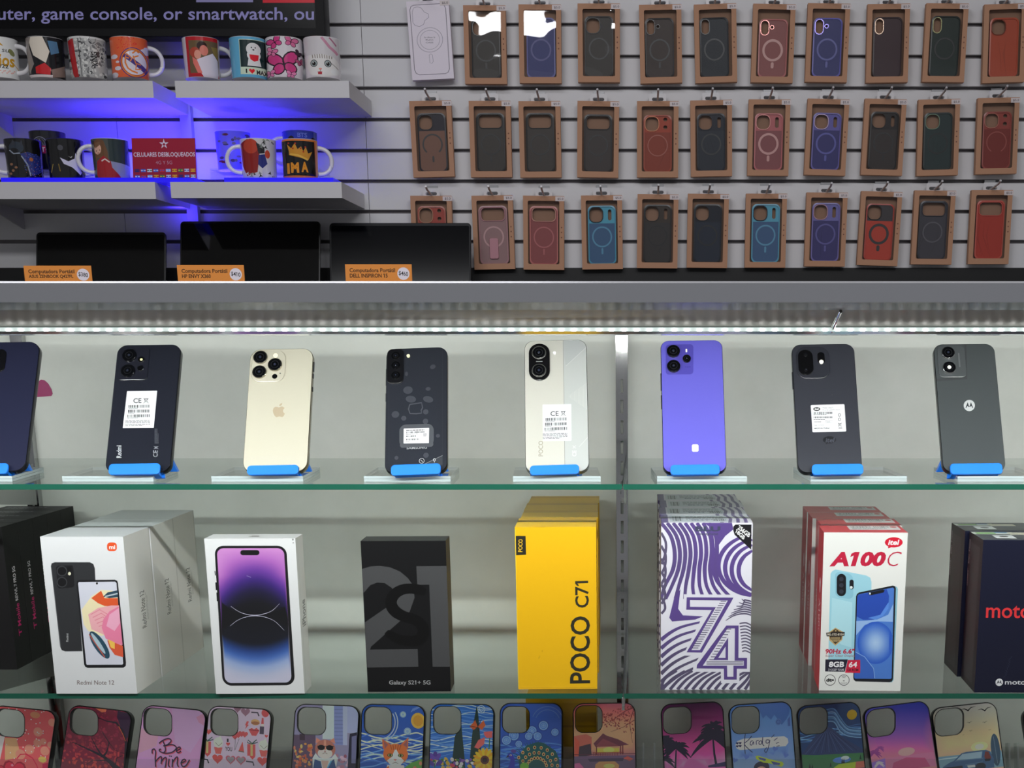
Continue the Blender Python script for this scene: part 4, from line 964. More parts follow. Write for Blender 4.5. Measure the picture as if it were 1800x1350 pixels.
# ------------------------------------------------------------------ phones on stands, upper glass shelf
RECL = R(29)
LENS = mat((6, 7, 10), .04, coat=1, key='lens_glass')
BLUE = mat((14, 116, 226), .35, key='blue_plastic'); 
BLUE.node_tree.nodes['Principled BSDF'].inputs['Subsurface Weight'].default_value = 0.0
CLR = clear((.95, .965, .96), .05, .01, 'clear_acrylic_block')
CEDGE = mat((196, 208, 210), .1, .3, key='polished_acrylic_edge')
def unz(q, off, s): return [(off[0] + x * s, off[1] + y * s) for x, y in q]
ZQ = .2296
class Ph: pass
def phone(name_label, quad, off, base, rim, draw, corner=.011, rough=.16, T=.0083, gloss=.35, facet=None, z=ZQ):
    """quad: the back's corners in drawing pixels (TL,TR,BR,BL)"""
    q = unz(quad, off, z)
    bm = ((q[2][0] + q[3][0]) / 2, (q[2][1] + q[3][1]) / 2); tm = ((q[0][0] + q[1][0]) / 2, (q[0][1] + q[1][1]) / 2)
    b = onz(bm[0], bm[1], ZU + .0105)
    n = Vector((0, -math.cos(RECL), math.sin(RECL))); t = onplane(tm[0], tm[1], b, n)
    L = (t - b).length; dz = t - b; roll = math.atan2(dz.x, math.hypot(dz.y, dz.z))
    w = ((onplane(*q[1], b, n) - onplane(*q[0], b, n)).length + (onplane(*q[2], b, n) - onplane(*q[3], b, n)).length) / 2
    M = frame(b, 0, RECL, roll)
    th = thing('phone', name_label, 'phone', M, 'demo phones on the upper glass shelf')
    s = Sheet(w, L, quad, base); draw and draw(s)
    m = MB(); out = [(w / 2 + a, L / 2 + c) for a, c in rr(w - .0012, L - .0012, corner - .0006, 7)]
    s.emit(m, lambda u, v: (u - w / 2, 0, v), ink(rough, gloss), outline=out)
    def rg(i, y): return [(x, y, L / 2 + c) for x, c in rr(w - 2 * i, L - 2 * i, corner - i, 7)]
    RM = rim if not isinstance(rim, tuple) else mat(rim, .25, .5)
    m.loft([rg(.0006, 0), rg(.00015, .0004), rg(0, .0012), rg(0, T - .0012), rg(.0004, T - .0002), rg(.0012, T)], RM, cap0=False, cap1=False, smooth=True)
    m.add(rg(.0012, T), [tuple(range(len(rg(0, 0))))], mat((8, 8, 9), .08))
    m.obj('body', th)
    P = Ph(); P.t = th; P.w = w; P.L = L; P.s = s; P.M = M; P.b = b; P.roll = roll; P.T = T
    P.loc = lambda x, y: (lambda r: (r[0] - w / 2, r[1]))(happ(s.H, [(x, y)])[0])
    P.k = w / ((abs(quad[1][0] - quad[0][0]) + abs(quad[2][0] - quad[3][0])) / 2)
    return P
def lens(P, x, y, r, collar, parent=None, h=.0022, glass=LENS, cr=1.13, dot=True):
    cx, cz = P.loc(x, y); rr_ = r * P.k
    m = MB(); m.disc(cx, cz, rr_ * cr, -h, 0, collar, 32, .0003); m.disc(cx, cz, rr_, -h - .00025, -h + .0001, glass, 32)
    if dot:
        m.ringd(cx, cz, rr_ * .62, rr_ * .56, -h - .0003, -h, mat((30, 30, 34), .3), 28); m.disc(cx, cz, rr_ * .2, -h - .0004, -h, mat((40, 44, 60), .05, coat=1), 16)
    return m.obj('lens', parent or P.t)
def bump(P, x0, y0, x1, y1, r, m_, h=.0014, name='camera_bump', bev=.0006):
    a, c = P.loc(x0, y0), P.loc(x1, y1); cx, cz = P.loc((x0 + x1) / 2, (y0 + y1) / 2); w = abs(x1 - x0) * P.k; hh = abs(a[1] - c[1])
    m = MB(); m.slab(w, hh, r * P.k, -h, .0002, m_, bev, cx, cz); return m.obj(name, P.t)
def flash(P, x, y, r, parent=None, c=(235, 225, 190), h=.0017):
    cx, cz = P.loc(x, y); return MB().disc(cx, cz, r * P.k, -h, 0, mat(c, .2, emit=.15), 18).obj('flash', parent or P.t)
def label_on(P, quad, draw, base=(232, 232, 236), name='label_sticker', lab='white printed label', r=3):
    """paper label stuck on the back"""
    m = MB(); L = P.s; lw = math.dist(P.loc(*quad[0]), P.loc(*quad[1])); lh = math.dist(P.loc(*quad[0]), P.loc(*quad[3]))
    s = Sheet(lw, lh, quad, base); draw(s); Hq = homog([(0, lh), (lw, lh), (lw, 0), (0, 0)], [P.loc(*p) for p in quad])
    mp = lambda u, v: (lambda r_: (r_[0], -.00025, r_[1]))(happ(Hq, [(u, v)])[0])
    out = [(lw / 2 + a, lh / 2 + c) for a, c in rr(lw, lh, r * P.k, 4)]
    s.emit(m, mp, ink(.5), outline=out)
    o = m.obj(name, P.t); o['label'] = lab; return o
def buttons(P, side, spans):
    for y0, y1 in spans:
        z0, z1 = P.loc(0, y1)[1], P.loc(0, y0)[1]; x = side * P.w / 2
        MB().box(min(x, x + side * .0007), max(x, x + side * .0007), P.T * .35, P.T * .65, z0, z1, mat((30, 30, 36), .3)).obj('side_button', P.t)
def stand(P, label, lipq, plate):
    """blue easel stand holding a phone; lipq = left,right,top,bottom of the lip in the phone's drawing pixels"""
    M = P.M; t = thing('phone_stand', label, 'phone stand', M, 'blue phone stands'); xl, xr, yt, yb = lipq
    x0, x1 = P.loc(xl, yt)[0], P.loc(xr, yt)[0]; zt = P.loc(xl, yt)[1]; zb = -.0058
    cx, w = (x0 + x1) / 2, x1 - x0
    m = MB(); m.slab(w, zt - zb, .0042, -.0075, -.0042, BLUE, .0008, cx, (zt + zb) / 2); m.obj('lip', t)
    MB().box(cx - w / 2 + .003, cx + w / 2 - .003, -.0042, P.T + .001, -.0032, -.0002, BLUE).obj('tray', t)
    bh = P.L * .42
    b = MB(); b.loft([[(cx + s * a, y, z) for a, z in ((-1, -.0032), (1, -.0032), (.72, bh), (-.72, bh))] for s, y in ((w / 2, P.T + .001), (w / 2, P.T + .0035))], BLUE); b.obj('back_rest', t)
    # prop leg from the back rest down to the acrylic plate
    inv = M.inverted(); top_ = Vector((cx, P.T + .003, bh * .8)); tw = M @ top_; ft = Vector((tw.x, tw.y + .012, ZU + .0066))
    leg = MB(); a_ = inv @ ft; e = inv @ Vector((ft.x, ft.y - .006, ft.z)); tb = Vector((cx, P.T + .003, bh * .68)); hw = w / 2
    V = [top_ + Vector((-hw * .6, 0, 0)), top_ + Vector((hw * .6, 0, 0)), tb + Vector((hw * .65, 0, 0)), tb + Vector((-hw * .65, 0, 0))]
    Wv = [a_ + Vector((-hw * 1.12, 0, 0)), a_ + Vector((hw * 1.12, 0, 0)), e + Vector((hw * 1.12, 0, 0)), e + Vector((-hw * 1.12, 0, 0))]
    leg.loft([[tuple(v) for v in V], [tuple(v) for v in Wv]], BLUE); leg.obj('prop_leg', t)
    if plate:
        fl, fr, bk, lb = plate; a, c = onz(fl, 847, ZU), onz(fr, 847, ZU); d_ = onz(bk[0], bk[1], ZU)
        dep = .105; sh = d_.x - (c.x if bk[0] > (fl + fr) / 2 else a.x); sh *= dep / max(d_.y - a.y, .03)
        sh = max(-.012, min(.012, sh))
        pl = thing('acrylic_plate', lb, 'acrylic plate', Matrix.Translation((a.x, a.y, ZU + .0002)), 'clear acrylic plates under the stands'); w_ = c.x - a.x
        for nm, zz in (('lower_sheet', 0), ('upper_sheet', .0032)):
            k = MB(); Q = [(0, 0), (w_, 0), (w_ + sh, dep), (sh, dep)]; A = [(x, y, zz) for x, y in Q]; B = [(x, y, zz + .0029) for x, y in Q]
            k.loft([A, B], CEDGE, cap0=False, cap1=False); k.add(A, [(3, 2, 1, 0)], CLR); k.add(B, [(0, 1, 2, 3)], CLR); k.obj(nm, pl)
o0 = (0, 570)
# dark blue phone cut by the left edge
def d0(s): s.rrect(-330, 195, 46, 370, 60, (16, 16, 22))
p = phone('dark blue phone cut off by the left edge of the photo', [(-170, 135), (312, 135), (188, 1128), (-300, 1128)], o0, (40, 42, 66), (26, 26, 36), None, .013, .2)
b_ = bump(p, -120, 195, 46, 370, 45, mat((14, 14, 18), .15, coat=.5)); lens(p, -70, 285, 40, mat((30, 30, 34), .2, .8), b_, .003)
stand(p, 'blue stand under the leftmost dark blue phone', (-270, 88, 1085, 1160), (-150, 22, (50, 833), 'clear acrylic plate under the leftmost dark blue phone'))
# charcoal phone with white label
def d1(s):
    s.text('Redmi', 892, 925, 930, 1020, (196, 198, 202), .012, up=True)
    s.text('CE', 1172, 965, 1208, 1018, (150, 152, 158), .02, up=True); s.line([(1178, 935), (1212, 955)], 3, (150, 152, 158)); s.line([(1212, 935), (1178, 955)], 3, (150, 152, 158)); s.ring(1195, 945, 8, 3, (150, 152, 158), 10)
    s.small(1185, 800, 1218, 915, (112, 114, 122), 3, 4, .3, up=True)
    for x, y in ((957, 190), (925, 421), (1108, 411)): s.ell(x, y, 7, 4, (170, 175, 180), 8)
q1 = [(903, 155), (1388, 157), (1302, 1132), (800, 1132)]
p = phone('charcoal phone with a tall white label sticker and vertical white lettering', q1, o0, (36, 38, 48), (20, 20, 26), d1, .011, .14)
b_ = bump(p, 915, 180, 1140, 428, 28, mat((30, 31, 40), .12, coat=.4), .0012)
for x, y in ((996, 243), (985, 360)): lens(p, x, y, 47, mat((20, 21, 26), .15, .5), b_, .003)
lens(p, 1080, 340, 22, mat((24, 25, 30), .2), b_, .002, dot=False); lens(p, 1086, 274, 22, mat((18, 18, 22), .2), b_, .002, dot=False); flash(p, 1088, 276, 10, b_, (240, 235, 170), .0026)
def lab_ce(s, off=(0, 0), q=None):
    k = (52, 52, 56); X = lambda x: x + off[0]; Y = lambda y: y + off[1]
    s.text('CE', X(1022), Y(565), X(1084), Y(602), k, .015); s.line([(X(1100), Y(566)), (X(1138), Y(604))], 3, k); s.line([(X(1138), Y(566)), (X(1100), Y(604))], 3, k); s.line([(X(1108), Y(572)), (X(1112), Y(596)), (X(1128), Y(596)), (X(1132), Y(572))], 3, k, close=True); s.rect(X(1104), Y(568), X(1136), Y(572), k)
    for i, y in enumerate((616, 653, 689)): s.bars(X(985 - 4 * i), Y(y), X(1150 - 1 * i), Y(y + 22), k, 11 + i, 30); s.small(X(985 - 4 * i), Y(y + 25), X(1070), Y(y + 33), (130, 130, 134), i, 1, .6)
    s.small(X(960), Y(734), X(1152), Y(780), (96, 96, 100), 5, 5, .5)
label_on(p, [(974, 510), (1204, 510), (1178, 793), (941, 792)], lab_ce)
stand(p, 'blue stand under the charcoal phone with the tall label', (855, 1245, 1085, 1165), (110, 270, (312, 831), 'clear acrylic plate under the charcoal phone with the tall label'))
# gold phone
def apple(s, cx, cy, r, col):
    s.poly([(cx + r * a, cy + r * b) for a, b in ((0, -.52), (.25, -.66), (.55, -.68), (.82, -.52), (.92, -.4), (.72, -.18), (.66, .08), (.76, .34), (.97, .48), (.8, .86), (.58, 1.06), (.34, 1.02), (.1, .95), (-.16, 1.0), (-.42, 1.08), (-.7, .84), (-.92, .4), (-1.0, -.02), (-.88, -.42), (-.6, -.66), (-.3, -.64))], col)
    s.poly([(cx + r * a, cy + r * b) for a, b in ((.04, -.72), (.1, -.98), (.32, -1.18), (.56, -1.24), (.5, -.98), (.3, -.78))], col)
def d2(s): apple(s, 655, 656, 47, (186, 168, 142))
q2 = [(441, 187), (918, 187), (873, 1133), (371, 1133)]
p = phone('gold phone with three large lenses and a bitten fruit emblem', q2, (340, 570), (206, 200, 182), mat((150, 140, 118), .12, .9), d2, .0125, .3, .0082, .15)
b_ = bump(p, 446, 200, 708, 440, 75, mat((186, 180, 164), .15, coat=.3), .0018, bev=.0009)
ST = mat((190, 182, 165), .12, .9)
for x, y in ((520, 258), (630, 315), (512, 368)): lens(p, x, y, 49, ST, b_, .0036, cr=1.13)
flash(p, 633, 244, 18, b_, (236, 230, 205), .0024); lens(p, 626, 400, 19, mat((20, 20, 20), .2), b_, .002, dot=False); MB().disc(*p.loc(668, 379), 5 * p.k, -.0022, 0, BLACK, 12).obj('microphone', b_)
buttons(p, 1, ((280, 350), (370, 400), (470, 500)))
stand(p, 'blue stand under the gold phone', (425, 820, 1097, 1162), (372, 533, (560, 832), 'clear acrylic plate under the gold phone'))
# black phone with air bubbles under its film
def d3(s):
    g = (70, 72, 80)
    for x, y, rx, ry, a in ((526, 330, 22, 17, -20), (324, 377, 12, 17, 0), (336, 502, 36, 29, 0), (358, 572, 40, 26, 10), (490, 498, 19, 14, 0), (490, 578, 40, 24, 15), (240, 685, 29, 26, 0), (304, 716, 20, 19, 0), (472, 673, 21, 20, 0), (470, 746, 21, 21, 0), (565, 860, 16, 14, 0), (474, 1006, 21, 20, 0), (248, 1017, 15, 15, 0)): s.ell(x, y, rx, ry, g, 18, a)
    s.line([(350, 612), (440, 602), (448, 640), (437, 660), (440, 682), (400, 685), (352, 682), (340, 648)], 9, (78, 80, 88), close=True)
    s.rrect(270, 765, 533, 940, 50, (84, 86, 92)); s.text('SAMSUNG', 325, 936, 480, 955, (176, 178, 180), .01); s.rrect(275, 900, 530, 942, 20, (84, 86, 92))
    s.line([(190, 460), (192, 1080), (600, 1080), (600, 200)], 2, (58, 60, 66)); s.poly([(450, 1078), (600, 1010), (600, 1085), (580, 1088)], (64, 66, 72)); s.line([(450, 1078), (600, 1012)], 3, (140, 142, 146))
    s.ring(441, 1047, 19, 3, (190, 190, 190), 20); s.line([(432, 1038), (450, 1056)], 3, (190, 190, 190)); s.ring(538, 1043, 9, 3, (220, 220, 220), 12); s.line([(538, 1052), (538, 1064)], 3, (220, 220, 220))
    s.small(320, 872, 360, 876, g, 1, 1)
q3 = [(171, 180), (638, 180), (637, 1135), (157, 1135)]
p = phone('black phone with grey bubbles under its film and a small wide label', q3, (640, 570), (46, 48, 56), (20, 20, 24), d3, .0105, .16)
b_ = bump(p, 176, 187, 304, 452, 42, mat((22, 22, 26), .3, .3), .0016)
for y in (243, 316, 392): lens(p, 245, y, 29, mat((14, 14, 17), .2, .6), b_, .0026)
flash(p, 340, 243, 13, None, (240, 236, 190))
buttons(p, -1, ((325, 450), (512, 572)))
def l3(s):
    k = (60, 60, 64); s.small(322, 808, 482, 822, k, 2, 1, .5); s.bars(322, 820, 466, 834, k, 5, 30); s.small(322, 839, 430, 845, k, 6, 1); s.bars(322, 850, 396, 862, k, 7, 16); s.small(452, 840, 480, 866, k, 8, 3); s.bars(322, 875, 428, 888, k, 9, 24); s.small(322, 892, 372, 897, k, 3, 1)
label_on(p, [(304, 797), (498, 797), (496, 914), (303, 910)], l3)
stand(p, 'blue stand under the black phone with film bubbles', (215, 593, 1090, 1165), (640, 792, (805, 833), 'clear acrylic plate under the black phone with film bubbles'))
# silver phone, two lenses in a black pill
def d4(s):
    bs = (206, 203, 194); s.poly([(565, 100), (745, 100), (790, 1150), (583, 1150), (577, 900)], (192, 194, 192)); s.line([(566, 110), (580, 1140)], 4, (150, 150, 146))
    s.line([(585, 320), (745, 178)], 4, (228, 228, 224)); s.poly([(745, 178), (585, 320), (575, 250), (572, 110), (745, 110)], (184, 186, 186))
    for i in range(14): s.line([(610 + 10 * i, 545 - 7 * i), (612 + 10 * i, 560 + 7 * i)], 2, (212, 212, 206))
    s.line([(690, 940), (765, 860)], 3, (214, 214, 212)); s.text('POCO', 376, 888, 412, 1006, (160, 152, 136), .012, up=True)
    s.text('CE', 636, 968, 668, 1014, (220, 220, 218), .02, up=True); s.line([(640, 930), (662, 952)], 3, (220, 220, 218)); s.line([(662, 930), (640, 952)], 3, (220, 220, 218))
q4 = [(270, 121), (743, 121), (767, 1132), (275, 1132)]
p = phone('silver two-tone phone with two lenses in a black pill bump', q4, (860, 570), (206, 203, 194), mat((160, 160, 156), .2, .8), d4, .0105, .28, gloss=.2)
b_ = bump(p, 303, 148, 466, 428, 80, mat((14, 14, 16), .1, coat=.5), .0018)
for y in (219, 354): lens(p, 382, y, 48, mat((196, 196, 190), .15, .9), b_, .0024, cr=1.17)
MB().box(p.loc(358, 0)[0], p.loc(406, 0)[0], -.00195, -.0017, p.loc(0, 289)[1], p.loc(0, 283)[1], mat((120, 120, 120), .5)).obj('lettering', b_)
flash(p, 500, 222, 11, None, (250, 250, 250))
label_on(p, [(408, 611), (628, 613), (629, 892), (410, 890)], lambda s: lab_ce(s, (-553, 98)))
stand(p, 'blue stand under the silver two-tone phone', (314, 690, 1095, 1165), (902, 1056, (1050, 831), 'clear acrylic plate under the silver two-tone phone'))
# violet phone
def d5(s): s.rrect(437, 153, 648, 382, 24, (86, 78, 176)); s.text('ai camera', 585, 318, 628, 330, (66, 60, 146), 0)
q5 = [(397, 122), (868, 122), (904, 1134), (416, 1134)]
p = phone('violet phone with a white square letter emblem', q5, (1070, 570), (108, 102, 208), mat((44, 42, 74), .15, .7), d5, .0095, .2, gloss=.25)
def em(s): s.rrect(637, 919, 688, 978, 12, (240, 240, 244)); s.poly([(637, 921), (650, 919), (650, 966), (672, 978), (637, 978)], (205, 200, 190))
for x, y, r_ in ((495, 209, 47), (497, 323, 47)): lens(p, x, y, r_, mat((30, 30, 38), .15, .7), None, .0028, cr=1.08)
lens(p, 597, 266, 30, mat((30, 30, 36), .15, .7), None, .0022, cr=1.06); bump(p, 588, 188, 601, 214, 6, mat((238, 236, 225), .2), .0006, 'flash', .0002)
m = MB(); cx, cz = p.loc(662, 948); m.slab(50 * p.k, 60 * p.k, 13 * p.k, -.0007, 0, mat((242, 242, 246), .25), .0002, cx, cz); m.slab(10 * p.k, 34 * p.k, 2 * p.k, -.0009, -.0006, mat((200, 190, 176), .3), 0, cx - 13 * p.k, cz); m.obj('emblem', p.t)
buttons(p, -1, ((362, 490), (530, 630)))
stand(p, 'blue stand under the violet phone', (470, 847, 1093, 1168), (1155, 1313, (1145, 832), 'clear acrylic plate under the violet phone'))
# dark grey phone with squarish label
def d6(s): s.ell(514, 885, 51, 28, (24, 25, 30), 28); s.poly([(480, 905), (492, 918), (505, 908)], (24, 25, 30)); s.text('itel', 484, 868, 554, 905, (76, 78, 88), .02, .15); s.ell(535, 541, 4, 4, (80, 78, 74), 8)
q6 = [(222, 152), (702, 150), (768, 1134), (274, 1134)]
p = phone('dark grey phone with a squarish white label and oval emblem', q6, (1340, 570), (54, 55, 63), (34, 35, 40), d6, .0105, .3, gloss=.1)
b_ = bump(p, 258, 176, 516, 418, 78, mat((42, 43, 50), .25), .0014)
MB().slab(116 * p.k, 216 * p.k, 56 * p.k, -.0026, -.0012, mat((10, 10, 12), .08, coat=.5), .0006, *p.loc(330, 297)).obj('lens_pill', b_)
MB().slab(56 * p.k, 100 * p.k, 27 * p.k, -.0022, -.0012, mat((10, 10, 12), .08, coat=.5), .0004, *p.loc(448, 264)).obj('lens_pill', b_)
lens(p, 329, 238, 15, mat((24, 24, 28), .2), b_, .0028); lens(p, 334, 354, 14, mat((24, 24, 28), .2), b_, .0028); flash(p, 450, 295, 17, b_, (225, 222, 212), .0025)
def l6(s):
    k = (52, 52, 56); s.ell(416, 649, 27, 15, (20, 20, 22), 22); s.text('itel', 400, 640, 432, 657, (240, 240, 240), .02, .1); s.text('Model: A667L', 460, 634, 545, 645, k, .0); s.text('FCC ID: 2AJMN-A667L', 462, 653, 598, 664, k, 0)
    s.bars(390, 672, 536, 688, k, 3, 30); s.small(390, 690, 506, 697, k, 2, 1); s.bars(392, 706, 540, 720, k, 4, 30); s.small(392, 728, 510, 735, k, 5, 1); s.small(398, 746, 462, 754, k, 6, 1)
    s.line([(485, 738), (538, 738), (538, 755), (485, 755)], 2, k, close=True); s.text('RoHS', 492, 742, 520, 752, k, 0); s.text('Date: 01/10/25', 396, 768, 472, 778, k, 0); s.text('MADE IN CHINA', 398, 790, 516, 803, k, .03)
    for y in (696, 730): s.ring(590, y, 10, 4, k, 14)
    s.line([(578, 756), (608, 786)], 3, k); s.line([(608, 756), (578, 786)], 3, k); s.line([(584, 762), (588, 782), (600, 782), (604, 762)], 3, k, close=True); s.rect(582, 793, 612, 799, k)
label_on(p, [(370, 618), (628, 615), (642, 823), (384, 826)], l6, r=8)
buttons(p, -1, ((355, 480),))
stand(p, 'blue stand under the dark grey phone with the squarish label', (372, 763, 1090, 1167), (1425, 1594, (1397, 832), 'clear acrylic plate under the dark grey phone with the squarish label'))
# grey phone with round emblem
def bat(s, cx, cy, r, disc, k):
    s.ell(cx, cy, r, r, disc, 32)
    for sg in (-1, 1): s.poly([(cx + sg * r * a, cy + r * b) for a, b in ((.02, .18), (.3, -.6), (.66, .36), (.58, .5), (.42, .2), (.3, .1), (.12, .3))], k)
def d7(s): bat(s, 627, 628, 43, (205, 206, 208), (60, 64, 68)); s.poly([(590, 150), (600, 400), (380, 420), (370, 440), (612, 425), (604, 150)], (70, 72, 74))
q7 = [(346, 150), (820, 150), (906, 1130), (430, 1130)]
p = phone('grey phone with a round white winged emblem', q7, (1560, 570), (76, 80, 82), (40, 42, 44), d7, .0105, .22, gloss=.2)
b_ = bump(p, 382, 165, 600, 412, 40, mat((74, 77, 79), .2), .001)
for y in (225, 341): lens(p, 460 if y < 300 else 469, y, 46, mat((150, 150, 152), .12, .9), b_, .003, cr=1.1)
flash(p, 468, 342, 15, b_, (250, 248, 235), .0037); bump(p, 541, 225, 553, 335, 5, mat((96, 99, 100), .2), .0013, 'flash_window', .0002)
stand(p, 'blue stand under the grey phone with the round emblem', (468, 862, 1085, 1160), (1683, 1835, (1642, 831), 'clear acrylic plate under the grey phone with the round emblem'))
INK_K = 0.82
# ------------------------------------------------------------------ boxed phones, lower glass shelf
def side_quad(q): return q
def place_box(bl, br, tl, tr):
    a, b = onz(*bl, ZL), onz(*br, ZL); yaw = math.atan2(b.y - a.y, b.x - a.x); c = (a + b) / 2
    n = Vector((math.sin(yaw), -math.cos(yaw), 0)); ta, tb = onplane(*tl, c, n), onplane(*tr, c, n)
    w = ((b - a).length + (tb - ta).length) / 2; h = (ta.z + tb.z) / 2 - ZL
    m = (ta + tb) / 2; ax = Vector((math.cos(yaw), math.sin(yaw), 0)); roll = math.atan2((m - c).dot(ax), h)
    c.z += .0003
    return frame(c, yaw), w, h, roll
def fpts(q, off, s): return [(off[0] + x * s, off[1] + y * s) for x, y in q]
GLO = ink(.28, .15); MAT_ = ink(.5)
def box_mesh(w, h, d, col, front=None, right=None, left=None, top=None, inkm=None, gap=0.0004):
    m = MB(); k = mat(col, .45); im = inkm or GLO
    m.box(-w / 2, w / 2, 0, d - gap, 0, h, k, skip=('f' if front else '') + ('r' if right else '') + ('l' if left else '') + ('t' if top else ''))
    if front: front.emit(m, lambda u, v: (u - w / 2, 0, v), im)
    if right: right.emit(m, lambda u, v: (w / 2, u * (d - gap) / right.w, v), im)
    if left: left.emit(m, lambda u, v: (-w / 2, (left.w - u) * (d - gap) / left.w, v), im)
    if top: top.emit(m, lambda u, v: (u - w / 2, v * (d - gap) / top.h, h), im)
    return m
def unit(w, h, base): return Sheet(w, h, [(0, 0), (100, 0), (100, 100), (0, 100)], base)
def stack(mesh_o, M, n, d, labels, group, jit=()):
    """mesh_o: first box (a thing of one mesh); the rest stand behind it"""
    for i in range(n):
        o = mesh_o if i == 0 else mesh_o.copy()
        if i: COL.objects.link(o)
        jx, jr = jit[i] if i < len(jit) else (0, 0)
        o.matrix_world = M @ Matrix.Translation((jx, d * i, 0)) @ Matrix.Rotation(jr, 4, 'Z')
        tag(o, labels[i], 'phone box', group)
def rq(s, quad, r, col, asp=.5, n=7):
    """rounded rectangle filling a quad (TL,TR,BR,BL); r as a share of the width"""
    q = [np.array(p, float) for p in quad]; P = []
    for x, z in rr(asp, 1.0, r * asp, n):
        u = x / asp + .5; v = z + .5; P.append(tuple((1 - u) * v * q[0] + u * v * q[1] + u * (1 - v) * q[2] + (1 - u) * (1 - v) * q[3]))
    return s.poly(P, col)

# white boxes with a phone and a pink flower
A0, AS = (0, 850), .28892
qa = [(249, 325), (756, 325), (835, 1280), (345, 1280)]
f_ = fpts(qa, A0, AS); M, w, h, _ = place_box(f_[3], f_[2], f_[0], f_[1])
b0, b1 = onz(*f_[2], ZL), onz(A0[0] + 1205 * AS, A0[1] + 995 * AS, ZL); da = (b1 - b0).length / 3
s = Sheet(w, h, qa, (226, 226, 229))
s.poly([(315, 505), (320, 488), (340, 481), (552, 481), (574, 492), (583, 520), (586, 600), (475, 610), (503, 1023), (398, 1024), (378, 1016), (368, 995)], (46, 47, 50))
s.line([(318, 520), (372, 1000)], 4, (96, 98, 102)); s.poly([(346, 512), (360, 502), (446, 500), (452, 520), (458, 622), (450, 634), (364, 642), (354, 630)], (24, 24, 27))
for y in (535, 603): s.ell(382, y, 32, 32, (58, 59, 63)); s.ell(382, y, 26, 26, (14, 14, 17))
s.ell(426, 524, 14, 14, (12, 12, 14)); s.ell(428, 551, 9, 10, (235, 232, 205)); s.text('Redmi', 405, 915, 419, 965, (190, 190, 192), .01, up=True)
s.poly([(471, 612), (474, 598), (486, 590), (704, 588), (718, 594), (723, 608), (768, 1092), (766, 1112), (752, 1123), (534, 1124), (520, 1117), (513, 1102)], (22, 22, 26))
s.poly([(480, 612), (484, 602), (706, 600), (714, 608), (751, 1098), (745, 1104), (530, 1105), (526, 1098)], (218, 218, 232))
s.poly([(500, 770), (560, 690), (620, 650), (690, 655), (720, 690), (735, 900), (620, 930), (540, 900), (512, 860)], (246, 232, 190))
s.poly([(560, 700), (620, 655), (640, 700), (720, 700), (725, 752), (640, 748), (600, 730)], (228, 92, 46)); s.poly([(540, 800), (600, 760), (680, 745), (728, 745), (740, 920), (700, 950), (560, 890)], (244, 178, 186))
for i in range(5): s.line([(556 + 12 * i, 800 + 18 * i), (610 + 10 * i, 770 + 22 * i), (660 + 8 * i, 800 + 26 * i)], 5, (232, 140, 156))
s.poly([(622, 880), (632, 830), (670, 780), (727, 750), (748, 985), (690, 975), (645, 945)], (240, 132, 168)); s.poly([(650, 870), (670, 800), (727, 760), (735, 850), (700, 900)], (246, 176, 204)); s.poly([(655, 955), (749, 990), (752, 1060), (700, 1045), (668, 1000)], (226, 92, 60)); s.poly([(660, 950), (700, 970), (700, 1010), (676, 1000)], (250, 200, 90))
s.poly([(632, 690), (660, 665), (720, 652), (722, 694), (670, 700)], (46, 74, 92)); s.line([(645, 690), (720, 672)], 8, (200, 212, 220)); s.ell(608, 985, 34, 98, (40, 76, 96), 24, -34); s.ell(600, 975, 12, 76, (178, 200, 212), 18, -34); s.line([(545, 920), (640, 1060)], 6, (196, 90, 70))
s.ell(595, 610, 6, 7, (16, 16, 18)); s.text('Redmi Note 12', 470, 1199, 695, 1226, (112, 94, 90), .008); s.rrect(658, 360, 718, 414, 20, (232, 84, 34), 7); s.text('mi', 671, 377, 708, 401, (245, 240, 240), .035)
r = unit(da, h, (222, 220, 216)); r.text('Redmi Note 12', 42, 38, 60, 62, (70, 66, 66), .01, up=True); r.small(64, 40, 72, 58, (150, 148, 146), 3, 2, .35, up=True); r.rect(96, 0, 100, 100, (196, 194, 190))
t_ = unit(w, da, (216, 219, 224)); t_.rect(0, 0, 100, 6, (190, 192, 196))
o = box_mesh(w, h, da, (216, 215, 213), s, r, None, t_).obj('phone_box')
stack(o, M, 3, da, ['white phone box with a flower-wallpaper phone picture, front one of its stack', 'white phone box in the middle of the stack with the flower picture', 'white phone box at the back of the stack with the flower picture'], 'white boxes with the flower wallpaper', ((0, 0), (.001, 0), (0, 0)))

# black boxes at the left end, seen from their right sides
X0 = onz(52, 1166, ZL).x
cs = []
for x, y in ((30, 919), (58, 911), (84, 903.5), (107.5, 896), (128.6, 889)):
    r_ = ray(x, y); k = X0 / r_.x; cs.append((r_.y * k, EYE + r_.z * k))
hb = sum(c[1] for c in cs) / 5 - ZL; db = (cs[-1][0] - cs[0][0]) / 4; wb_ = .088
r = unit(db, hb, (11, 10, 11)); r.text('REVVL 7 PRO 5G', 38, 29, 56, 53, (250, 246, 250), .016, up=True); r.text('Mobile', 36, 55, 58, 71, (236, 30, 130), .012, up=True); r.text('T', 36, 73, 56, 78, (236, 30, 130), .02, up=True); r.rect(0, 0, 3, 100, (34, 32, 34))
t_ = unit(wb_, db, (62, 58, 64)); t_.rect(0, 0, 100, 14, (20, 20, 22)); t_.small(10, 30, 70, 70, (150, 148, 154), 3, 3, .5)
ft = unit(wb_, hb, (24, 22, 24)); ft.text('T', 30, 30, 70, 60, (176, 30, 104), .02)
o = box_mesh(wb_, hb, db, (11, 10, 11), ft, r, None, t_, ink(.5, 0, 0, .25)).obj('phone_box')
LB = ['foremost', 'second', 'middle', 'fourth', 'rearmost']
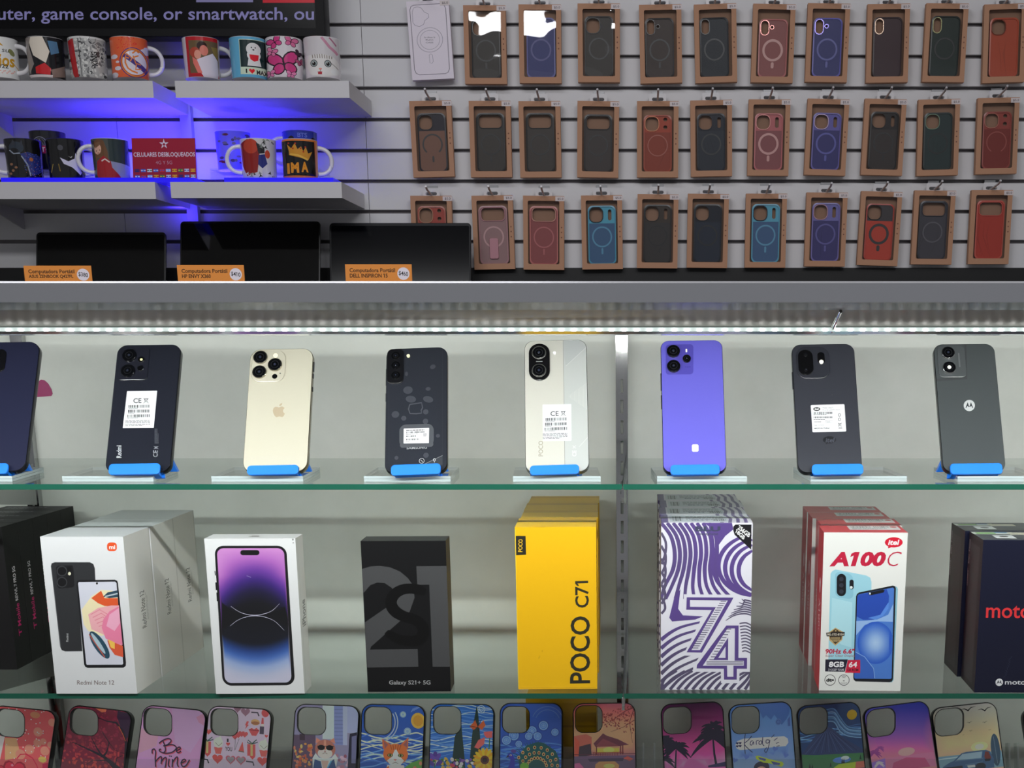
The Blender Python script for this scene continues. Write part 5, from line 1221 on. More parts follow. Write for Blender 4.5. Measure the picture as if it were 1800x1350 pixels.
stack(o, frame(Vector((X0 - wb_ / 2, cs[0][0] - db, ZL + .0003))), 5, db, [n + ' black phone box with magenta and white side lettering at the left edge' for n in LB], 'black boxes with magenta lettering')

# white box with a purple wallpaper phone
B0, BS = (330, 900), .25195
qb = [(108, 188), (754, 186), (811, 1268), (203, 1271)]
f_ = fpts(qb, B0, BS); M, w, h, _ = place_box(f_[3], f_[2], f_[0], f_[1]); d = .034
s = Sheet(w, h, qb, (228, 228, 230))
rq(s, [(181, 239), (690, 239), (746, 1212), (248, 1216)], .125, (24, 24, 26)); s.poly([(184, 420), (190, 418), (194, 450), (188, 452)], (24, 24, 26))
for y0, y1, x in ((500, 555, 196), (572, 634, 204)): s.poly([(x - 6, y0), (x + 6, y0), (x + 10, y1), (x - 2, y1)], (24, 24, 26))
ra = ramp([(255, (206, 140, 206)), (330, (176, 104, 190)), (410, (112, 62, 160)), (480, (62, 38, 122)), (560, (32, 28, 62)), (640, (22, 22, 28)), (900, (20, 20, 24))])
rb_ = ramp([(700, (20, 20, 24)), (930, (24, 26, 36)), (985, (40, 66, 130)), (1035, (72, 108, 184)), (1090, (150, 170, 214)), (1150, (186, 190, 216)), (1200, (198, 196, 218))])
def wall(x, y):
    cx = 465 + (y - 400) * .028
    if y < 735:
        if y > 420 and math.hypot((x - cx) / 1.05, y - 405) > 328: return (20, 20, 24)
        return ra(y - .0026 * (x - cx) ** 2 * max(0, min(1, (y - 250) / 200)))
    if y < 1000 and math.hypot(x - cx, y - 1040) > 305: return (20, 20, 24)
    return rb_(y + .0012 * (x - cx) ** 2)
rq(s, [(198, 257), (673, 256), (723, 1194), (263, 1198)], .10, wall); s.lattice(200, 262, 720, 1190, 26, 62)
s.curve([(300, 668), (350, 702), (400, 722), (465, 731), (530, 722), (590, 698), (640, 650)], [2, 3, 4, 5, 4, 3, 2], (178, 174, 196)); s.curve([(296, 806), (345, 768), (400, 745), (468, 735), (540, 744), (610, 775), (672, 836)], [2, 3, 4, 5, 4, 3, 2], (170, 168, 190))
s.rrect(365, 270, 500, 307, 18, (18, 18, 20)); s.line([(410, 453), (441, 465)], 3, (160, 150, 200)); s.rect(732, 188, 742, 200, (120, 118, 118)); s.rect(736, 214, 742, 222, (90, 88, 88))
r = unit(d, h, (216, 216, 212)); r.text('iPhone', 30, 41, 80, 58, (40, 40, 42), .02, up=True); r.rect(24, 0, 27, 100, (186, 186, 182))
t_ = unit(w, d, (226, 226, 228)); apple(t_, 51, 52, 7, (36, 36, 38)); t_.rect(47, 36, 55, 60, (40, 40, 42))
o = box_mesh(w, h, d, (222, 222, 222), s, r, None, t_).obj('phone_box'); o.matrix_world = M
tag(o, 'white phone box picturing a phone with a purple and black arc wallpaper', 'phone box')

# black box with large grey numerals
C0, CS = (600, 900), .25194
qc = [(131, 204), (723, 203), (765, 1253), (185, 1257)]
f_ = fpts(qc, C0, CS); M, w, h, _ = place_box(f_[3], f_[2], f_[0], f_[1]); d = .036
s = Sheet(w, h, qc, (17, 17, 19)); g = (72, 72, 74)
s.poly([(141, 398), (200, 381), (262, 376), (335, 386), (405, 415), (460, 460), (502, 518), (508, 600), (475, 695), (430, 742), (205, 940), (199, 960), (532, 957), (537, 1080), (178, 1086), (162, 770), (310, 668), (345, 620), (362, 560), (350, 530), (300, 496), (250, 492), (200, 510), (150, 568)], g)
s.poly([(520, 380), (730, 378), (758, 1080), (637, 1080), (610, 508), (527, 508)], g)
k = (7, 7, 8); s.curve([(585, 565), (540, 545), (490, 535), (430, 540), (380, 565), (348, 610), (350, 660), (385, 702), (440, 730), (500, 748), (550, 780), (572, 830), (555, 880), (510, 900), (450, 900), (390, 885), (330, 850), (312, 835)], [40, 74, 70, 72, 76, 80, 82, 80, 74, 74, 78, 84, 84, 78, 72, 66, 56, 30], k)
s.text('Galaxy S21+ 5G', 333, 1176, 622, 1214, (170, 170, 172), .012)
o = box_mesh(w, h, d, (30, 30, 32), s, None, None, None, ink(.38, .0, 0, .35)).obj('phone_box'); o.matrix_world = M
tag(o, 'black phone box with huge grey numerals crossed by a black S', 'phone box')

# yellow boxes
D0_, DS = (860, 850), .28896
qd = [(134, 268), (630, 264), (656, 1250), (178, 1253)]
f_ = fpts(qd, D0_, DS); M, w, h, _ = place_box(f_[3], f_[2], f_[0], f_[1])
Y = (243, 186, 5); s = Sheet(w, h, qd, Y); k = (44, 42, 30)
s.text('POCO', 499, 812, 612, 1220, k, .018, up=True, q=[(488, 1219), (486, 812), (604, 810), (614, 1217)]); s.text('C71', 511, 594, 597, 760, k, .018, up=True, q=[(512, 760), (508, 597), (590, 594), (598, 757)])
s.poly([(136, 322), (201, 322), (207, 437), (142, 440)], (38, 36, 26)); s.text('POCO', 158, 342, 184, 420, (240, 190, 40), .02, up=True); s.line([(137, 282), (178, 1240)], 5, (255, 214, 40)); s.line([(190, 1244), (650, 1243)], 5, (226, 172, 4)); s.ell(318, 1022, 4, 7, (226, 170, 0), 8); s.ell(300, 1060, 5, 12, (228, 174, 4), 8, 20)
top_back = onz(D0_[0] + 410 * DS, D0_[1] + 78 * DS, ZL + h); dd_ = min((top_back.y - M.translation.y) / 4, .078)
r = unit(dd_, h, (244, 186, 4)); r.rect(26, 0, 29, 100, (214, 158, 0)); t_ = unit(w, dd_, (250, 198, 10)); t_.rect(0, 0, 100, 22, (236, 178, 6)); t_.rect(0, 22, 100, 26, (206, 152, 0))
o = box_mesh(w, h, dd_, (240, 186, 6), s, r, None, t_, ink(.4)).obj('phone_box')
stack(o, M, 4, dd_, [n + ' yellow phone box of the stack with black vertical lettering' for n in ('front', 'second', 'third', 'rearmost')], 'yellow phone boxes', ((0, 0), (.0015, 0), (.001, 0), (.002, 0)))
# a yellow box on the bottom board behind the printed cases
pa, pb = at(924, 1228, 1.69), at(1048, 1228, 1.69)
s = unit(pb.x - pa.x, pa.z - ZB - .0004, (196, 150, 10)); s.rect(0, 28, 16, 42, (38, 34, 20)); s.rect(0, 0, 100, 4, (214, 166, 20)); s.rect(0, 24, 100, 26, (170, 126, 0))
o = box_mesh(pb.x - pa.x, pa.z - ZB - .0004, .05, (196, 150, 10), s, None, None, None, ink(.4)).obj('phone_box'); o.matrix_world = frame(Vector(((pa.x + pb.x) / 2, 1.69, ZB + .0004)))
tag(o, 'yellow box on the lowest level behind the pavilion and peacock cases', 'phone box')

# purple wavy boxes
E0, ES = (1100, 850), .28889
qe = [(212, 240), (766, 240), (755, 1256), (210, 1256)]
f_ = fpts(qe, E0, ES); M, w, h, _ = place_box(f_[3], f_[2], f_[0], f_[1])
back = onz(E0[0] + 370 * ES, E0[1] + 66 * ES, ZL + h); de = min((back.y - M.translation.y) / 4, .078)
WH_ = (228, 225, 236); PU = (92, 70, 138); GP = (88, 80, 108)
s = Sheet(w, h, qe, WH_); cl = lambda P: [(max(212, min(764, x)), max(241, min(1255, y))) for x, y in P]
for k in range(9):
    a = 212 + 36 * k; b_ = 21
    s.curve(cl([(a, 241), (a + 58 - 2 * k, 320), (a + 82 - 4 * k, 420), (a + 72 - 4 * k, 520), (a + 24 + 6 * k, 620), (a - 30 + 22 * k, 700)]), [b_, b_ + 2, b_ + 4, b_ + 4, b_, b_ - 2], mixc(PU, GP, .35 if k < 4 else .1))
for k in range(6): s.curve(cl([(212, 300 + 78 * k), (240 - 2 * k, 360 + 72 * k), (236, 430 + 66 * k), (214, 490 + 60 * k)]), 15, GP)
s.poly(cl([(470, 241), (640, 241), (648, 280), (600, 320), (556, 380), (536, 300), (500, 262)]), PU); s.curve(cl([(510, 262), (528, 400), (522, 500), (548, 590), (610, 668)]), [20, 20, 18, 18, 12], PU)
s.poly(cl([(290, 700), (330, 640), (316, 760), (345, 800), (470, 806), (420, 826), (280, 838), (262, 815)]), PU)
for k, (x1, yt, yb_) in enumerate(((560, 300, 676), (600, 330, 672), (640, 362, 664), (682, 396, 640), (722, 432, 606))[:4]):
    s.curve(cl([(800 + (800 - x1) * math.cos(R(a)), (yt + yb_) / 2 + 10 + (yb_ - yt) / 2 * math.sin(R(a))) for a in range(100, 261, 16)]), [12, 18, 22, 26, 26, 26, 26, 26, 22, 18, 12], PU)
for k in range(7): s.curve(cl([(606 + 16 * k, 832 - 22 * k), (660 + 10 * k, 800 - 14 * k), (720, 790 - 14 * k), (766, 800 - 14 * k)]), [4, 8, 9, 9], GP)
for k in range(10): s.curve(cl([(690 + 2 * k, 850 + 19 * k), (730, 846 + 19 * k), (766, 862 + 19 * k)]), 8, GP)
for k in range(7): s.curve(cl([(212, 950 + 52 * k), (270, 905 + 50 * k), (340, 870 + 48 * k), (450, 842 + 44 * k)]), [24, 20, 16, 12], mixc(PU, GP, min(1, .2 + .2 * k)))
for k in range(14): s.curve(cl([(175 + 46 * k, 1258), (235 + 46 * k, 1190), (310 + 48 * k, 1140)]), [20, 17, 13], GP)
s.poly([(350, 672), (668, 675), (668, 712), (560, 880), (456, 1048), (346, 1046), (478, 782), (350, 782)], WH_); s.poly([(588, 843), (688, 843), (688, 1040), (757, 1040), (756, 1146), (692, 1146), (692, 1216), (580, 1216), (578, 1146), (408, 1146), (410, 1108)], WH_)
s.poly([(368, 690), (652, 692), (640, 716), (462, 1028), (368, 1026), (520, 768), (365, 766)], PU); s.poly([(388, 708), (618, 710), (604, 734), (450, 1012), (398, 1012), (546, 750), (388, 748)], WH_)
for k in range(22): s.line([(574 - 8.2 * k, 714 + 13.6 * k), (608 - 8 * k, 714 + 13.6 * k)], 5, GP)
s.poly([(610, 862), (685, 862), (685, 1060), (738, 1060), (738, 1127), (676, 1127), (676, 1194), (598, 1194), (596, 1127), (430, 1125), (432, 1104)], PU); s.poly([(618, 880), (662, 880), (662, 1078), (718, 1078), (718, 1108), (655, 1108), (655, 1176), (618, 1176), (616, 1108), (468, 1108)], WH_)
for k in range(12): s.line([(612 - 9.5 * k, 884 + 17 * k), (640 - 9.5 * k, 884 + 17 * k)], 5, GP)
s.poly([(622, 935), (622, 1074), (530, 1074)], PU); s.poly([(606, 990), (606, 1060), (562, 1060)], WH_)
for k in range(3): s.line([(490, 1082 + 9 * k), (714, 1082 + 9 * k)], 4, GP)
s.text('BLU', 418, 262, 570, 292, (64, 68, 92), .05); s.text('smartphone', 430, 298, 556, 318, (70, 72, 96), .02)
s.poly([(660, 251), (758, 251), (757, 402), (656, 312), (648, 288), (648, 264)], (22, 20, 26)); s.text('256GB', 0, 0, 0, 0, (235, 235, 235), .03, q=[(684, 252), (755, 305), (742, 330), (673, 277)]); s.text('18GB', 0, 0, 0, 0, (235, 235, 235), .03, q=[(668, 276), (722, 322), (710, 344), (658, 296)])
l_ = unit(de, h, (206, 192, 170)); kk = (92, 76, 66)  # brownish tones: yellow reflection of the neighbouring boxes put into the colour
for k in range(11): l_.line([(0, 8 + 9 * k), (30, 3 + 9 * k), (60, 8 + 9 * k), (100, 2 + 9 * k)], 3.6, kk)
for k in range(4): l_.ring(50, 20 + 20 * k, 26, 7, kk, 18, 7)
t_ = unit(w, de, WH_)
for k in range(5): t_.line([(64 + 9 * k, 0), (70 + 8 * k, 50), (66 + 9 * k, 100)], 4, PU)
t_.rect(0, 0, 8, 100, PU); t_.rect(10, 14, 74, 88, (206, 214, 222)); t_.bars(13, 22, 24, 80, (90, 96, 106), 4, 8); t_.small(28, 20, 70, 70, (120, 128, 138), 9, 5, .5); t_.text('BLU', 34, 60, 52, 76, (110, 120, 150), .03); t_.bars(58, 52, 72, 80, (90, 96, 106), 6, 12)
r = unit(de, h, WH_)
for k in range(11): r.line([(0, 8 + 9 * k), (50, 3 + 9 * k), (100, 6 + 9 * k)], 3.4, PU)
o = box_mesh(w, h, de, (220, 216, 226), s, r, l_, t_, ink(.35)).obj('phone_box')
stack(o, M, 4, de, [n + ' purple and white wavy-striped phone box of its stack' for n in ('front', 'second', 'third', 'rearmost')], 'wavy-striped purple phone boxes', ((0, 0), (-.001, 0), (.001, 0), (-.001, 0)))

# red and white boxes
F0, FS = (1350, 870), .27397
qf = [(358, 240), (895, 246), (850, 1260), (326, 1256)]
f_ = fpts(qf, F0, FS); M, w, h, _ = place_box(f_[3], f_[2], f_[0], f_[1])
back = onz(F0[0] + 340 * FS, F0[1] + 76 * FS, ZL + h); dg = min((back.y - M.translation.y) / 4, .078)
s = Sheet(w, h, qf, (230, 229, 226)); RD = (192, 28, 62); NV = (34, 32, 50)
s.ell(805, 307, 57, 33, (206, 20, 48), 30); s.poly([(770, 330), (768, 345), (800, 336)], (206, 20, 48)); s.text('itel', 768, 290, 842, 324, (245, 240, 240), .03, .2)
s.text('A100', 0, 0, 0, 0, RD, .05, .22, q=[(392, 364), (756, 366), (754, 460), (392, 460)]); s.text('C', 0, 0, 0, 0, RD, -.012, .2, q=[(768, 366), (858, 366), (842, 460), (764, 460)])
s.poly([(400, 505), (412, 488), (432, 478), (630, 518), (655, 532), (663, 560), (662, 620), (575, 640), (552, 1080), (560, 1120), (386, 1080), (392, 800)], (158, 208, 224)); s.poly([(410, 660), (540, 690), (535, 980), (470, 960), (400, 900)], (176, 220, 232))
rq(s, [(428, 488), (545, 510), (547, 672), (430, 655)], .3, (138, 192, 212), .7); s.rrect(440, 506, 500, 650, 30, (20, 22, 28)); s.rrect(522, 544, 549, 606, 13, (20, 22, 28)); s.ell(533, 594, 9, 9, (230, 235, 235))
for y in (540, 580, 620): s.ell(470, y, 14, 14, (48, 52, 64))
s.poly([(804, 585), (826, 592), (832, 606), (806, 1190), (795, 1204), (770, 1203)], (140, 190, 206)); s.poly([(564, 652), (570, 636), (584, 626), (800, 583), (814, 588), (819, 602), (803, 1180), (796, 1198), (780, 1203), (562, 1198), (550, 1186), (547, 1172)], (24, 26, 34))
scq = [(573, 648), (582, 638), (800, 596), (808, 604), (793, 1176), (786, 1182), (560, 1180), (553, 1172)]
s.poly(scq, (76, 124, 206)); s.poly([(572, 650), (582, 640), (760, 606), (776, 650), (772, 710), (740, 770), (680, 802), (610, 802), (568, 780)], (40, 76, 176)); s.poly([(640, 790), (720, 770), (765, 700), (774, 690), (772, 730), (740, 775), (690, 802)], (90, 140, 224))
s.poly([(566, 810), (620, 808), (700, 800), (770, 770), (803, 700), (800, 815), (700, 812), (620, 835), (566, 900)], (150, 184, 232))
def orb(x, y): t = math.hypot((x - 690) / 118, (y - 950) / 136); return mixc((178, 206, 238), (44, 92, 196), min(1, t * 1.05) ** 1.3)
s.poly([(690 + 116 * math.cos(t) if 690 + 116 * math.cos(t) < 797 else 797, 950 + 136 * math.sin(t)) for t in [2 * PI * i / 36 for i in range(36)]], orb); s.lattice(580, 820, 792, 1080, 12, 14)
s.poly([(557, 1100), (560, 1010), (620, 1040), (680, 1120), (685, 1180), (560, 1179), (554, 1172)], (58, 100, 190)); s.line([(560, 1008), (620, 1040), (678, 1115), (685, 1178)], 4, (140, 176, 226))
s.poly([(640, 632), (650, 626), (736, 609), (748, 612), (740, 628), (664, 644), (650, 645)], (20, 22, 28)); s.ell(653, 634, 6, 7, (230, 235, 240))
s.poly([(385, 885), (432, 852), (484, 880), (476, 930), (432, 968), (394, 934)], (196, 164, 112)); s.poly([(392, 888), (432, 860), (476, 884), (470, 926), (432, 958), (400, 928)], (70, 56, 40)); s.poly([(372, 884), (492, 880), (490, 906), (376, 908)], (28, 26, 30)); s.text('MIL-STD-810H', 380, 888, 486, 903, (220, 210, 190), .02); s.small(402, 914, 462, 946, (206, 180, 130), 4, 4, .5)
for x in (412, 434, 456): s.poly(star(x, 872, 6, 3), (210, 180, 120))
s.text('90Hz 6.6"', 368, 988, 556, 1020, RD, .035, .1); s.text('Super Clear Display', 368, 1025, 560, 1044, (150, 76, 92), .005, .1)
s.poly([(368, 1056), (512, 1056), (492, 1136), (366, 1134)], NV); s.poly([(512, 1060), (592, 1060), (592, 1144), (494, 1142)], (206, 34, 66)); s.text('8GB', 390, 1070, 488, 1106, (238, 236, 238), .035, .1); s.text('5+3GB* RAM', 386, 1114, 486, 1130, (200, 198, 204), .01, .1); s.text('64', 518, 1072, 572, 1108, (238, 232, 234), .03, .1); s.text('GB ROM', 508, 1116, 580, 1132, (40, 20, 30), .02, .1)
for x in (398, 487): s.ring(x, 1189, 34, 4, (64, 62, 66), 30)
s.text('dts', 372, 1178, 424, 1200, (30, 30, 32), .06); s.ring(487, 1178, 16, 3, (64, 62, 66), 10, None, 210, 330); s.ring(487, 1180, 9, 3, (64, 62, 66), 10, None, 210, 330); s.text('IR', 481, 1188, 493, 1198, (64, 62, 66), .02); s.text('Control', 468, 1202, 506, 1212, (64, 62, 66), 0)
l_ = unit(dg, h, (202, 22, 46)); l_.rect(0, 0, 7, 100, (222, 196, 194)); l_.text('A100C', 45, 44, 74, 68, (236, 200, 204), .0, -.2, up='down'); l_.ell(60, 35, 12, 5, (236, 200, 204), 18)
t_ = unit(w, dg, (210, 28, 52)); t_.rect(34, 8, 96, 62, (222, 220, 222)); t_.bars(38, 14, 62, 32, (90, 88, 94), 3, 20); t_.bars(66, 14, 84, 32, (90, 88, 94), 5, 14); t_.small(38, 38, 80, 58, (120, 118, 122), 3, 3, .5); t_.ell(90, 24, 4, 10, (206, 40, 60), 14)
o = box_mesh(w, h, dg, (214, 40, 60), s, None, l_, t_, ink(.35)).obj('phone_box')
stack(o, M, 4, dg + .0006, [n + ' red-sided white phone box with a blue phone picture' for n in ('front', 'second', 'third', 'rearmost')], 'red-sided white phone boxes', ((0, 0), (.003, 0), (-.001, 0), (-.002, 0)))

# navy boxes at the right edge
G0, GS = (1600, 900), .25189
qg = [(466, 204), (1104, 192), (1070, 1264), (445, 1261)]
f_ = fpts(qg, G0, GS); M, w, h, _ = place_box(f_[3], f_[2], f_[0], f_[1]); dm = .068
s = Sheet(w, h, qg, (13, 16, 42)); s.text('moto', 504, 654, 816, 742, (222, 52, 56), .012); bat(s, 616, 1190, 26, (226, 226, 230), (13, 16, 42)); s.text('motorola', 656, 1172, 910, 1206, (226, 226, 230), .012)
g = random.Random(6)
for i in range(26): s.ell(690 - i * 1.6 + g.uniform(-9, 9), 1010 + i * 6, 1.6, 1.6, (90, 94, 120), 6)
l_ = unit(dm, h, (30, 29, 36)); l_.rect(16, 6, 78, 96, (58, 57, 62))
for i in range(420): l_.rect(*(lambda x, y: (x, y, x + 1.6, y + .5))(g.uniform(18, 76), g.uniform(7, 95)), g.choice(((76, 75, 80), (46, 45, 50))))
l_.text('moto g', 3, 5, 12, 13, (190, 188, 196), 0, up='down'); l_.text('128GB', 3, 15, 12, 21, (190, 188, 196), 0, up='down'); l_.small(3, 24, 11, 36, (190, 188, 196), 3, 2, .5, up=True)
t_ = unit(w, dm, (26, 28, 50)); t_.rect(0, 10, 46, 34, (214, 222, 210)); t_.rect(4, 14, 26, 30, (110, 176, 76)); t_.rect(26, 10, 40, 20, (70, 130, 190)); t_.rect(18, 44, 40, 80, (224, 226, 228)); t_.ell(29, 60, 5, 8, (40, 40, 46), 16); t_.rect(40, 14, 70, 40, (206, 200, 180))
o = box_mesh(w, h, dm, (24, 26, 50), s, None, l_, t_, ink(.35)).obj('phone_box')
stack(o, M, 2, dm + .004, ['front navy phone box with red lettering at the right edge', 'rear navy phone box behind the red-lettered one at the right edge'], 'navy phone boxes', ((0, 0), (-.004, R(1))))
INK_K = 1.5
# ------------------------------------------------------------------ printed phone cases in a clear rack, lowest level
CRE = R(19); CL = .158; DT = 1.66
CN = Vector((0, -math.cos(CRE), math.sin(CRE))); CP0 = at(900, 1240, DT)
PRN = ink(.16, .6)
TPU = mat((14, 14, 16), .32, key='black_rubber')
def printed_case(tl, tr, br, bl, hole, off, sc, base, draw, label):
    """corners and art in drawing pixels; bottom corners are where the frame of the photo ends"""
    F = [(off[0] + x * sc, off[1] + y * sc) for x, y in (tl, tr, br, bl)]
    P = [onplane(x, y, CP0, CN) for x, y in F]; tm, bm = (P[0] + P[1]) / 2, (P[2] + P[3]) / 2
    e = (tm - bm); vis = e.length; w = ((P[1] - P[0]).length + (P[2] - P[3]).length) / 2
    up = Vector((0, math.sin(CRE), math.cos(CRE))); roll = math.atan2(e.x, e.dot(up))
    base_ = tm - e.normalized() * CL
    t = thing('printed_case', label, 'phone case', frame(base_, 0, CRE, roll), 'printed phone cases in the clear rack')
    s = Sheet(w, CL, [tl, tr, br, bl], base); s.H = homog([tl, tr, br, bl], [(0, CL), (w, CL), (w, CL - vis), (0, CL - vis)]); s.Hi = np.linalg.inv(s.H)
    if draw: draw(s)
    out = [(w / 2 + a, CL / 2 + c) for a, c in rr(w - .003, CL - .003, .0125, 7)]
    hx0, hy0, hx1, hy1 = hole; rad = .30 * (hx1 - hx0)
    hp = [((hx0 + hx1) / 2 + a, (hy0 + hy1) / 2 + c) for a, c in rr(hx1 - hx0, hy1 - hy0, rad, 7)]
    hl = happ(s.H, hp).tolist(); m = MB()
    s.emit(m, lambda u, v: (u - w / 2, -.0004, v), PRN, outline=out, holes=[hl])
    m.obj('printed_back', t)
    ring = lambda i, y: [(a, y, CL / 2 + c) for a, c in rr(w - 2 * i, CL - 2 * i, .014 - i, 7)]
    b = MB(); b.loft([ring(.0016, -.0003), ring(.0009, -.0009), ring(.0002, -.0003), ring(0, .0008), ring(0, .0105), ring(.0018, .011), ring(.0022, .002)], TPU, cap0=False, cap1=False, smooth=True)
    ctr = np.mean(hl, axis=0); L2 = lambda k, y: [(ctr[0] + (x - ctr[0]) * k - w / 2, y, ctr[1] + (z - ctr[1]) * k) for x, z in hl]
    b.loft([L2(1.0, -.0004), L2(1.0, .0062), L2(1.03, .0062)][::-1], TPU, cap0=False, cap1=False); b.obj('bumper', t)
    h2 = MB(); h2.loft([L2(1.035, -.0004), L2(1.02, -.0009), L2(.99, -.0006), L2(.985, .001)][::-1], TPU, cap0=False, cap1=False); h2.obj('camera_rim', t)
    return t
Z1 = (0, 1200); S1 = .14444
# 1 red hearts and bokeh
def e1(s):
    g = random.Random(1); s.rect(-120, 300, 720, 1500, (224, 84, 88)); s.poly([(-120, 680), (60, 670), (-20, 1060), (-120, 1060)], (240, 190, 190)); s.poly([(60, 690), (200, 680), (260, 900), (60, 960)], (200, 150, 110))
    for x, y, r in ((640, 450, 48), (465, 580, 55), (460, 715, 50), (550, 800, 55), (530, 690, 40), (360, 800, 60), (250, 870, 60), (620, 720, 40)): s.ell(x, y, r, r, (240, 128, 112), 20)
    s.ell(520, 905, 50, 36, (244, 170, 90)); s.ell(430, 380, 60, 40, (222, 130, 96))
    for i in range(46): s.ell(g.uniform(60, 560), g.uniform(320, 960), 7, 8, (250, 215, 200), 8)
    for x, y, r in ((180, 1060, 140), (370, 1100, 100), (-20, 1080, 80)): s.poly(heart(x, y, r), (150, 20, 44)); s.poly(heart(x, y + 4, r * .86), (206, 36, 66))
    s.line([(210, 920), (250, 870), (320, 860), (400, 900), (450, 980), (480, 1060)], 12, (196, 30, 66)); s.ell(150, 1010, 16, 14, (240, 120, 140)); s.poly([(520, 960), (600, 930), (580, 1060), (520, 1060)], (190, 24, 70))
printed_case((-90, 305), (702, 305), (592, 1038), (-200, 1038), (-55, 345, 300, 672), Z1, S1, (224, 84, 88), e1, 'red and pink bokeh phone case with glossy hearts, leftmost of the printed row')
# 2 red tree
def tree(s, P, w, k): s.line(P, w, k)
def e2(s):
    g = random.Random(2); k = (34, 20, 36); s.rect(700, 305, 1650, 1500, (112, 28, 50))
    for i in range(330):
        x, y = g.uniform(745, 1600), g.uniform(315, 1030); t = (y - 315) / 715
        s.ell(x, y, g.uniform(8, 30), g.uniform(6, 22), mixc(mixc((104, 24, 50), (150, 40, 64), g.random()), (226, 84, 60), max(0, t * 1.3 - .55) * g.uniform(.6, 1)), 7, g.uniform(0, 180))
    s.poly([(1160, 320), (1300, 316), (1290, 350), (1240, 362)], (214, 100, 70)); s.poly([(1440, 320), (1600, 340), (1590, 600), (1530, 660), (1460, 480), (1430, 400)], (52, 26, 54))
    for P, w_ in (([(1190, 430), (1300, 462), (1420, 470), (1500, 560), (1540, 700), (1520, 1030)], [10, 15, 22, 28, 34, 40]), ([(880, 760), (1000, 800), (1150, 850), (1260, 890), (1360, 960), (1460, 1040)], [8, 15, 24, 36, 52, 70]), ([(1110, 680), (1180, 800), (1240, 880)], [7, 14, 24]), ([(1240, 590), (1330, 720), (1300, 830), (1260, 890)], [6, 13, 18, 26]), ([(1330, 720), (1400, 800), (1520, 830)], [6, 6, 5]), ([(1040, 1010), (1130, 950), (1290, 930)], [5, 7, 12]), ([(1400, 1000), (1420, 890), (1500, 850)], [14, 10, 6]), ([(1280, 900), (1360, 1000), (1400, 1038)], [10, 8, 6])): s.line(P, w_, k)
    s.line([(1450, 510), (1500, 600), (1530, 680)], 7, (206, 90, 40))
printed_case((836, 305), (1632, 305), (1508, 1038), (735, 1038), (848, 345, 1192, 662), Z1, S1, (112, 28, 50), e2, 'dark crimson phone case with black tree branches against red leaves')
# 3 Be Mine
Z2 = (230, 1200); S2 = .15
def e3(s):
    s.rect(0, 280, 950, 1500, (222, 148, 196)); s.poly([(480, 290), (880, 290), (850, 560), (700, 800), (520, 700)], (212, 160, 206)); s.poly([(770, 380), (870, 320), (860, 470), (800, 440)], (236, 142, 176)); s.poly([(110, 560), (320, 640), (300, 760), (90, 860)], (238, 150, 176)); s.poly([(60, 900), (820, 890), (810, 1000), (50, 1000)], (230, 146, 200))
    for d, k, w_ in ((9, (222, 84, 110), 15), (0, (38, 30, 58), 14)):
        L = lambda P, ww=None: s.curve([(x + d, y + d) for x, y in P], ww or w_, k)
        L([(330, 725), (370, 690), (430, 660), (465, 665), (470, 690), (430, 730), (380, 750)]); L([(375, 690), (400, 750), (405, 800), (385, 828)]); L([(400, 745), (480, 725), (525, 740), (530, 770), (480, 815), (400, 832), (340, 815), (335, 795), (355, 790)]); L([(540, 790), (580, 765), (575, 745), (550, 755), (535, 790), (555, 812), (590, 790)])
        L([(250, 850), (250, 810), (275, 795), (290, 830), (285, 900), (290, 1000)]); L([(290, 940), (330, 890), (360, 880), (355, 960)]); L([(355, 940), (390, 890), (415, 885), (410, 960), (400, 1000)]); L([(450, 890), (440, 960), (455, 985)]); L([(490, 890), (485, 985)]); L([(490, 930), (530, 870), (550, 870), (545, 940), (560, 975)]); L([(590, 930), (640, 900), (635, 880), (610, 890), (590, 930), (610, 965), (650, 950), (690, 880)])
    for x in (455, 475): s.poly(heart(x, 860, 10), (38, 30, 58))
printed_case((142, 288), (900, 288), (808, 1000), (50, 1000), (150, 322, 480, 634), Z2, S2, (222, 148, 196), e3, 'pink phone case lettered Be Mine in brush script')
